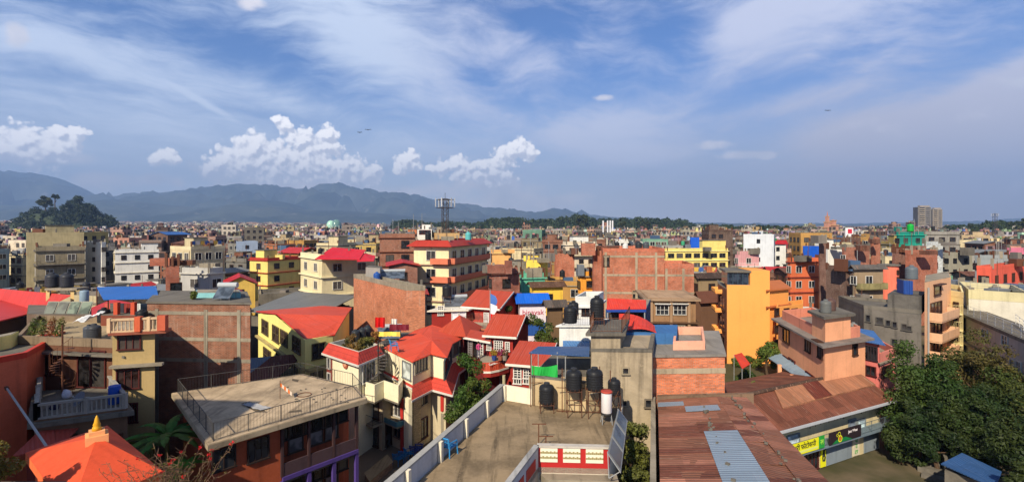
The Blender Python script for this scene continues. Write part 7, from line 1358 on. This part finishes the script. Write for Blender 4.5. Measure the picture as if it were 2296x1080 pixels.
# ================================================================== LANDMARKS
def mast(px, Y_, zb, zt, label, w_=.75, ring=1.9, top=True):
    c = V2(D(px, H, Y_)); t = empty('telecom_mast', (c.x, c.y, zb), label, 'mast'); r = MB(); P = lambda k, z, s=1.0: c+Vector((cos(k*pi/2+.6)*w_*s, sin(k*pi/2+.6)*w_*s, z)); n = int((zt-zb)/1.0)
    for k in range(4): r.tube(P(k, zb), P(k, zt), .07, 5)
    for i in range(n):
        z0, z1 = zb+i*(zt-zb)/n, zb+(i+1)*(zt-zb)/n
        for k in range(4): r.tube(P(k, z0), P(k+1, z1), .035, 4); r.tube(P(k, z1), P(k+1, z1), .03, 4)
    r.build('lattice', mat('paint', (70, 64, 64)), t)
    if top:
        g_ = MB(); 
        for z in (zt-1.9, zt-.2):
            for k in range(8): a0, a1 = k*pi/4, (k+1)*pi/4; g_.tube(c+Vector((cos(a0)*ring, sin(a0)*ring, z)), c+Vector((cos(a1)*ring, sin(a1)*ring, z)), .035, 4); g_.tube(c+Vector((0, 0, z)), c+Vector((cos(a0)*ring, sin(a0)*ring, z)), .04, 4)
        g_.tube(c+Vector((0, 0, zt)), c+Vector((0, 0, zt+1.2)), .04, 4); g_.build('platform', mat('paint', (80, 76, 78)), t)
        for k in range(6): a0 = k*pi/3+.3; p = c+Vector((cos(a0)*(ring+.1), sin(a0)*(ring+.1), zt-1.7)); MB().box(p, (.16, .24, 1.8), a0).build('antenna', mat('paint', (176, 178, 180)), t)
    return t
mast(998, 107, 15.2, 23.0, 'tall lattice telecom mast with ring of panel antennas'); mast(2231, 330, 8, 26, 'thin distant lattice mast near the right edge', 1.2, 1.6); 
c = V2(D(1363, H, 320)); t = empty('antenna_cluster', (c.x, c.y, 8), 'cluster of four tall white antenna panels on a roof', 'antenna'); [MB().box((c.x+dx, c.y, 14), (.8, .6, 7.4)).build('antenna', mat('paint', (214, 214, 216)), t) for dx in (-3, -.2, 1.4, 2.9)]; MB().box((c.x, c.y, 8), (4, 4, 6)).build('base', CONC_D, t)
def tower(px0, px1, Y_, top, label, col, z0=0):
    a, b_ = V2(D(px0, H, Y_)), V2(D(px1, H, Y_)); zt = ZC-(top-H)/F*Y_; h = House('tower_block', label, 'tower block', [a, b_, b_+Vector((6, 18, 0))], z0, zt, PL(col)); L = h.face(0)[3]
    n = int((zt-z0)/3.4)
    for i in range(1, n): MB().prism([h.at(0, L*.12, 0, -.02), h.at(0, L*.52, 0, -.02), h.at(0, L*.52, 0, .7), h.at(0, L*.12, 0, .7)], z0+i*3.4, z0+i*3.4+1.2).build('balcony', PL((176, 160, 134)), h.root); MB().prism([h.at(0, L*.14, 0, .001), h.at(0, L*.5, 0, .001), h.at(0, L*.5, 0, .05), h.at(0, L*.14, 0, .05)], z0+i*3.4+1.25, z0+i*3.4+3.2).build('window', mat('glass', GL), h.root); MB().prism([h.at(0, L*.62, 0, .001), h.at(0, L*.9, 0, .001), h.at(0, L*.9, 0, .05), h.at(0, L*.62, 0, .05)], z0+i*3.4+1.4, z0+i*3.4+2.6).build('window', mat('glass', GL), h.root)
    MB().prism([h.at(0, L*.2, 0, -.5), h.at(0, L*.9, 0, -.5), h.at(0, L*.9, 0, -6), h.at(0, L*.2, 0, -6)], zt, zt+2.6).build('lift_house', PL((150, 140, 130)), h.root); return h
tower(2058, 2088, 860, 464, 'left taller one of the twin beige apartment towers on the horizon', (116, 110, 102)); tower(2091, 2113, 880, 469, 'right one of the twin beige apartment towers on the horizon', (134, 124, 110))
for k, (px, r_, c_, zc_, lb) in enumerate(((742, 6, (130, 166, 146), 30, 'pale green glass dome building on the horizon, left lobe'), (754, 7, (70, 126, 122), 27, 'teal glass dome building on the horizon, right lobe'))):
    c = V2(D(px, H, 720)); t = empty('dome_building', (c.x, c.y, 4), lb, 'dome building', 'glass dome pair'); prof = [(r_*1.0, 0), (r_, 12)]+[(max(.01, r_*cos(a)), 12+r_*1.2*sin(a)) for a in [i*pi/12 for i in range(1, 7)]]; MB().lathe(prof, 18, (c.x, c.y, 8)).build('dome', mat('glass', c_), t, True); rb = MB()
    for i in range(9): a = i*2*pi/9; rb.tube((c.x+cos(a)*r_*1.02, c.y+sin(a)*r_*1.02, 8), (c.x+cos(a)*r_*1.02, c.y+sin(a)*r_*1.02, 20), .35, 4)
    rb.build('rib', WHT, t)
for k, (px, hh, lb) in enumerate(((1855, 24, 'ornate temple spire with stepped tiers on the horizon'), (1868, 19, 'broad pinkish temple block beside the spire'))):
    c = V2(D(px, H, 420)); t = empty('temple', (c.x, c.y, 4), lb, 'temple'); zz_ = 8
    for q in range(4): s_ = (6-q*1.3)*(1 if k == 0 else 1.5); MB().box((c.x, c.y, zz_), (s_, s_, hh/6), .3).build('tier', PL((186, 136, 116)), t); MB().box((c.x, c.y, zz_+hh/6), (s_*1.2, s_*1.2, .6), .3).build('cornice', PL((190, 150, 110)), t); zz_ += hh/6+.6
    MB().tube((c.x, c.y, zz_), (c.x, c.y, zz_+(4 if k == 0 else .8)), .5, 6, .05).build('spire', PL((190, 110, 70)), t)
c = V2(D(1904, H, 210)); t = empty('billboard', (c.x, c.y, 4), 'white roadside billboard with red mark among the far roofs', 'billboard'); MB().box((c.x, c.y, 13), (3.2, .3, 3.9)).build('panel', mat('paint', (222, 222, 224)), t); MB().box((c.x+.2, c.y-.18, 14.6), (1.7, .04, 1.8)).build('mark', mat('paint', (196, 40, 60)), t); MB().tube((c.x, c.y, 0), (c.x, c.y, 13), .2, 6).build('post', STEEL, t)
# birds
for k, (px, py, Y_, lb) in enumerate(((806, 297, 60, 'small dark bird flying lower left of the pair'), (825, 291, 62, 'small dark bird gliding upper right of the pair'), (1857, 248, 64, 'lone dark bird gliding on the right of the sky'))):
    c = D(px, py, Y_); t = MB(); s_ = .34 if k else .24; t.tube(c+Vector((-.05, -.12, 0)), c+Vector((.05, .16, 0)), .05, 6, .02)
    for sg in (-1, 1): t.add([c+Vector((0, -.07, .01)), c+Vector((sg*s_, .02, .07)), c+Vector((sg*s_*1.25, .1, .03)), c+Vector((sg*.05, .08, 0))], [(0, 1, 2, 3)] if sg > 0 else [(3, 2, 1, 0)])
    tag(t.build('bird', mat('paint', (26, 26, 30))), lb, 'bird', 'birds in the sky')
# ================================================================== GENERATED STREETS (one object tree per house)
rng = random.Random(21)
PAL = [('brick red', ('brick', (142, 78, 50)), 22), ('cream', ('plaster', (216, 200, 160)), 16), ('white', ('plaster', (218, 216, 208)), 12), ('grey', ('concrete', (142, 138, 130)), 12), ('beige', ('plaster', (190, 168, 132)), 10), ('pink', ('plaster', (206, 150, 132)), 4), ('yellow', ('plaster', (214, 184, 110)), 5), ('orange', ('plaster', (206, 126, 84)), 5), ('pale blue', ('plaster', (140, 160, 172)), 2), ('mint green', ('plaster', (130, 176, 150)), 1), ('dark brown', ('brick', (96, 60, 48)), 10), ('ochre', ('plaster', (196, 150, 84)), 5)]
ROOFS = [('flat', 30), ('parapet', 26), ('cabin', 26), ('red tin', 4), ('blue tin', 3), ('grey tin', 9), ('rusty tin', 6)]
def pick(l): 
    t = rng.random()*sum(x[-1] for x in l)
    for x in l:
        t -= x[-1]
        if t <= 0: return x
    return l[-1]
MARKS = [(60, 'the beige building'), (250, 'the white four-storey house'), (440, 'the pale grey triple window house'), (615, 'the yellow house with red slabs'), (745, 'the scarlet roof'), (890, 'the brick frame house'), (998, 'the telecom mast'), (1190, 'the mint green house'), (1300, 'the white balcony house'), (1430, 'the great brick wall'), (1560, 'the long yellow block'), (1710, 'the white blank wall'), (1860, 'the temple spire'), (1950, 'the mossy balconies'), (2086, 'the twin towers'), (2240, 'the hot pink house')]
CAND = []; Yr = 60.0
while Yr < 300:
    step = 10.2+Yr*.004; X_ = -Yr*1.04-6
    while X_ < Yr*1.04+6:
        CAND.append((X_+rng.uniform(-2, 2), Yr+rng.uniform(-2.2, 2.2))); X_ += step+rng.uniform(-.5, 1.6)
    Yr += step*.98
SPEC = []
for (x, y) in CAND:
    sz = rng.uniform(6.5, 9.5); 
    if any((x-fx)**2+(y-fy)**2 < (fr+sz*.5)**2 for fx, fy, fr in FOOT): continue
    px = 1148+x/y*F; hw = sz*.75/y*F; hmax = rng.choice([6.5, 7.5, 8.5, 9, 10, 10.5, 11.5, 12.5]) if y > 90 else rng.choice([6, 7, 8, 9])
    if y > 150 and rng.random() < .08: hmax = rng.uniform(13, 16)
    for (a, b_, tp, bt, YY) in PROT:
        if y-sz*.7 < YY and px+hw > a and px-hw < b_: hmax = min(hmax, ZC-(bt-H)/F*(y-sz*.5)-1.2)
    if hmax < 3.0: continue
    SPEC.append((px, y, hmax, sz, x))
SPEC.sort(key=lambda s: -s[3]/s[1]); NEARS = SPEC[:225]; REST = SPEC[225:]; print('generated houses', len(NEARS), 'of', len(SPEC))
info = {}
for (px, y, hm_, sz, x) in NEARS:
    kv = rng.choice((.8, .9, 1.0)); cname, (kd, cc), _ = pick(PAL); rf = pick(ROOFS)[0]; c = Vector((x, y, 0)); aL = rng.choice([-62, -66, -70, -74, -78, -58]) if px < 1250 else rng.choice([18, 15, 12, 8, 4, 20])
    fl_ = max(1, round(hm_/2.9)); top = H+(ZC-hm_)/y*F
    key = (cname, rf, fl_, min(MARKS, key=lambda m: abs(m[0]-px))); side = 'left of' if px < key[3][0]-6 else 'right of'; info.setdefault((cname, rf, fl_, key[3][1], side), []).append(y)
    SPEC_ = dict(c=cname, rf=rf, fl=fl_, mk=key[3][1], sd=side)
    cc = tuple(int(v*kv) for v in cc); w0 = mat(kd, cc, vary=.45, **({'dirt': .7} if kd == 'plaster' else {})) if kd != 'concrete' else mat(kd, cc)
    tin = {'red tin': (mat('tin', (178, 44, 40)), 1.4), 'blue tin': (mat('tin', (50, 96, 160)), 1.2), 'grey tin': (mat('tin', (120, 122, 122)), 1.0), 'rusty tin': (mat('rust', (116, 76, 60)), 1.1)}.get(rf)
    dl = Vector((sin(R(aL)), cos(R(aL)), 0)); dr = Vector((sin(R(aL+90)), cos(R(aL+90)), 0)); cc_ = c-dl*sz*.5-dr*sz*.5; xc = 1148+cc_.x/cc_.y*F; pl_ = cc_+dl*sz*rng.uniform(.8, 1.1); pr_ = cc_+dr*sz*rng.uniform(.8, 1.1)
    h = mid('x', 1148+pl_.x/pl_.y*F, xc, 1148+pr_.x/pr_.y*F, cc_.y, H+(ZC-hm_)/cc_.y*F, w0, aL, tin=tin, par={'parapet': .8, 'cabin': .6}.get(rf, .25 if not tin else 0), cabin=(rng.uniform(.05, .5), rng.uniform(2.4, 4), rng.uniform(1.9, 2.4), None) if rf == 'cabin' else None, band=rng.choice([None, CONC, CONC_D, w0]) if y < 170 else None, fc=rng.choice([WOOD, WOOD, WHITE, DARK]), bal=[(rng.choice((0, 1)), rng.choice(('solid', 'bars')))] if rng.random() < .5 and y < 150 and not tin else None, dep=sz, group='city houses beyond the foreground', far=True, ww=rng.choice((1.1, 1.3, 1.6)), wh=rng.choice((1.2, 1.4)), wstep=rng.choice((2.1, 2.4, 2.8)))
    PROT.pop(); h.root['_s'] = repr((cname, rf, fl_, key[3][1], side, y)); h.spec = (cname, rf, fl_, key[3][1], side, y)
    info.setdefault('all', []).append(h)
CNT = {}
WORDF = {1: 'one-storey', 2: 'two-storey', 3: 'three-storey', 4: 'four-storey', 5: 'five-storey', 6: 'six-storey'}
WORDR = {'flat': 'flat roofed', 'parapet': 'parapet roofed', 'cabin': 'roof cabin', 'red tin': 'red tin roofed', 'blue tin': 'blue tin roofed', 'grey tin': 'grey tin roofed', 'rusty tin': 'rusty tin roofed'}
ORD = ['nearest', 'second nearest', 'third nearest', 'fourth nearest', 'fifth nearest', 'sixth nearest']
byk = {}
for h in info['all']: byk.setdefault(h.spec[:5], []).append(h)
for k, hs in byk.items():
    hs.sort(key=lambda h: h.spec[5])
    for i, h in enumerate(hs):
        cn, rf, fl_, mk, sd_, y = h.spec; base = f"{WORDF[min(6, fl_)]} {WORDR[rf]} {cn} house {sd_} {mk}"; h.root['label'] = base if len(hs) == 1 else ORD[min(i, 5)]+' '+base
        del h.root['_s']
        if rng.random() < .75 and rf in ('flat', 'parapet', 'cabin'):
            p = h.c+Vector((rng.uniform(-2, 2), rng.uniform(-2, 1), 0)); tank((p.x, p.y, h.z1+.03), 'tank on the '+h.root['label'].replace(' house', ''), rng.uniform(.75, 1.05), rng.choice([BLK, BLK, (70, 74, 80), (46, 48, 54)]), rng.choice([0, 0, .5, 1.2]), parts=y < 120)
        if rng.random() < .18 and y < 150 and rf in ('flat', 'parapet'):
            p = h.c+Vector((rng.uniform(-2, 2), rng.uniform(-2, 1), 0)); solar((p.x, p.y, h.z1+.03), 'solar heater on the '+h.root['label'].replace(' house', ''), rng.uniform(-.4, .4))
# near-city greenery
TLS = set()
for k in range(64):
    y = rng.uniform(62, 230); px = rng.uniform(-60, 2350); c = V2(D(px, H, y)); 
    if any((c.x-fx)**2+(c.y-fy)**2 < (fr*.9+1.5)**2 for fx, fy, fr in FOOT): continue
    hh = rng.uniform(5, 9)
    for (a, b_, tp, bt, YY) in PROT:
        if y < YY and px+20 > a and px-20 < b_: hh = min(hh, ZC-(bt-H)/F*y)
    if hh < 3: continue
    hn = min(info['all'], key=lambda q: (q.c-c).length); tl_ = ' '.join((('dark', 'olive', 'bright', 'dusty')[k % 4]+' green tree by the '+hn.root['label'].replace('second nearest ', '').replace('third nearest ', '').replace('nearest ', '')).split()[:16]) if True else ''
    if tl_ in TLS or len(tl_.split()) > 15: continue
    TLS.add(tl_); tree(c, hh, rng.uniform(1.8, 2.8), 2.2, tl_, rng.choice([(48, 66, 30), (66, 78, 36), (40, 56, 28)]), 12, 110, .3, 300+k, .2, group='trees among the houses')
# ================================================================== FAR CITY (beyond counting), woods
def far_city():
    b = MB(); tints = [(.30, .14, .10), (.24, .11, .08), (.50, .42, .31), (.58, .56, .52), (.28, .27, .25), (.40, .24, .18), (.52, .40, .20), (.38, .33, .27), (.18, .14, .12), (.40, .21, .13), (.34, .33, .33), (.56, .49, .38), (.30, .17, .12), (.16, .12, .10)]
    rt = [(.34, .31, .28), (.26, .23, .21), (.42, .36, .3), (.2, .18, .17), (.34, .2, .16), (.44, .08, .06), (.4, .1, .07), (.10, .18, .34), (.3, .3, .3)]
    def one(x, y, hh, sz):
        z = gz(x, y)-1; k9 = rng.choice((.35, .6, .8, 1.0, 1.15, 1.5)); t = [min(.8, (q*.8+w9*.2)*k9) for q, w9 in zip(rng.choice(tints), (.30, .25, .20))]; r_ = rng.choice(rt[:5] if rng.random() < .85 else rt); a = rng.choice((.12, .3, .45, -.2)); w_, d_ = sz*rng.uniform(.7, 1.2), sz*rng.uniform(.7, 1.1)
        b.box((x, y, z), (w_, d_, hh+1), a, 0, t); n = len(b.f); b.c[n-2] = r_
        if rng.random() < .6: b.box((x+rng.uniform(-.25, .25)*w_, y+rng.uniform(-.2, .2)*d_, z+hh+1), (w_*rng.uniform(.25, .5), d_*.4, rng.uniform(1.6, 2.8)), a, 0, [q*rng.uniform(.7, 1.2) for q in (t if rng.random() < .6 else rng.choice(tints))]); b.c[-2] = r_
        for _ in range(3 if y < 420 else 1 if y < 700 else 0): b.box((x+rng.uniform(-.4, .4)*w_, y-rng.uniform(-.3, .4)*d_, z+hh+1), (rng.uniform(.3, 2.2), rng.uniform(.3, 2), rng.uniform(.5, 2)), 0, 0, [q*rng.uniform(.4, 1.1) for q in rng.choice(tints)])
        if y < 700 and rng.random() < .5: b.box((x+rng.uniform(-.3, .3)*w_, y-d_*.3, z+hh+1), (1.1, 1.1, 1.4), 0, 0, rng.choice([(.03, .03, .035), (.03, .03, .035), (.5, .5, .5), (.05, .12, .4)]))
    for (px, y, hh, sz, x) in REST: one(x, y, min(hh, 13), sz)
    Yr = 298.0
    while Yr < 4300:
        st = 10.5 if Yr < 600 else 10.5+(Yr-600)*.014; X_ = -Yr*1.08; nodens = 0
        while X_ < Yr*1.08:
            px = 1148+X_/Yr*F
            if rng.random() < .93 and not (860 < px < 1580 and Yr > 820) and not (Yr > 3000 and px > 700): one(X_+rng.uniform(-3, 3), Yr+rng.uniform(-3, 3), rng.choice([6, 7, 9, 10, 10, 11, 12, 13, 14.5])+(rng.uniform(3, 7) if rng.random() < .03 else 0), st*.72)
            X_ += st*(1.0+rng.random()*.35)
        Yr += st*(1.05 if Yr < 900 else 1.5)
    o = b.build('far_city', mat('city', (1, 1, 1))); tag(o, 'endless far houses packed to the foot of the hills', kind='stuff')
far_city()
def wood(name, label, spots, seed, col=(52, 68, 34)):
    rg = random.Random(seed); b = MB()
    for (px, Y_, top, n, wpx) in spots:
        for k in range(n):
            x_ = px+rg.uniform(-wpx, wpx); y = Y_*rg.uniform(.93, 1.12); zt = ZC-(top+abs(x_-px)/wpx*3+rg.uniform(-5, 3)-H)/F*y; c = V2(D(x_, H, y)); r_ = rg.uniform(4, 8)*Y_/1100+1
            leaves(b, (c.x, c.y, zt-r_), r_*1.1, 70, rg, r_*.42, .85); leaves(b, (c.x+rg.uniform(-1, 1)*r_, c.y, zt-r_*2.2), r_*1.3, 60, rg, r_*.45, 1)
    tag(b.build(name, mat('leaf', col, ns=.02, c2=(60, 70, 36))), label, kind='stuff')
WS = []
for (x0, x1, top) in ((880, 950, 500), (950, 1060, 504), (1060, 1120, 502), (1095, 1180, 494), (1180, 1260, 498), (1250, 1330, 492), (1285, 1315, 486), (1330, 1400, 496), (1390, 1460, 494), (1440, 1500, 497), (1466, 1540, 497), (1510, 1560, 504), (1560, 1640, 509), (1640, 1760, 512), (1780, 1830, 514), (1900, 2040, 516), (2120, 2296, 510), (2200, 2300, 503)):
    WS += [((x0+x1)/2, 1050 if x0 < 1560 else 600, top-5, int((x1-x0)/2.2), (x1-x0)/2), ((x0+x1)/2, 980 if x0 < 1560 else 570, top+4, int((x1-x0)/2.6), (x1-x0)/2)]+([((x0+x1)/2, 900, 507, int((x1-x0)/2.6), (x1-x0)/2)] if x0 < 1560 else [])
wood('woods', 'long dark green wooded rise along the horizon', WS, 5)
KN = []
for (x, t_) in ((40, 484), (60, 476), (80, 472), (100, 470), (120, 472), (140, 462), (160, 452), (175, 446), (190, 450), (205, 466), (220, 468), (235, 476), (248, 486)): KN += [(x, 850, t_+random.choice((-6, 0, 5)), 5, 9), (x, 830, t_+14, 5, 12), (x, 810, t_+28, 5, 12)]
wood('woods', 'steep wooded knoll rising above the far city at the left', KN, 6, (34, 48, 28))
b = MB(); bm = bmesh.new(); bmesh.ops.create_icosphere(bm, subdivisions=4, radius=1); cx = V2(D(145, H, 850)); b.add([Vector((cx.x+v.co.x*86, cx.y+v.co.y*60, max(-5, v.co.z*42*(1-.25*v.co.x**2)+6*noise.noise(v.co*3)))) for v in bm.verts], [tuple(v.index for v in f.verts) for f in bm.faces]); bm.free(); tag(b.build('hill', mat('hill', (56, 66, 44)), smooth=True), 'earth knoll under the wooded rise at the left', kind='structure')
tree(V2(D(102, H, 815))+Vector((0, 0, 40)), 27, 11, 9, 'broad flat topped tree standing out on the wooded knoll', (30, 42, 26), 26, 120, 1.6, 500, .35, tr=1); tree(V2(D(123, H, 815))+Vector((0, 0, 40)), 30, 5.5, 5, 'slim umbrella crowned tree right of the flat topped tree', (30, 42, 26), 12, 120, 1.3, 501, .72, tr=.9)
for k, (px, Y_, tp, r_) in enumerate(((1450, 700, 490, 8), (1300, 760, 483, 13), (1768, 420, 500, 5), (2170, 420, 503, 5), (1395, 700, 488, 6), (2290, 500, 490, 8))):
    hh = 17-(tp-H)/F*Y_; tree(V2(D(px, H, Y_)), hh, r_, r_, ('round tree on the horizon right of the antenna cluster', 'tallest dark tree of the central wooded rise', 'dark tree near the white blank wall on the horizon', 'dark tree just right of the twin towers', 'slim dark tree right above the brick wall', 'big dark tree on the horizon at the right edge')[k], (34, 48, 26), 14, 110, r_*.13, 520+k, .3, tr=.6)
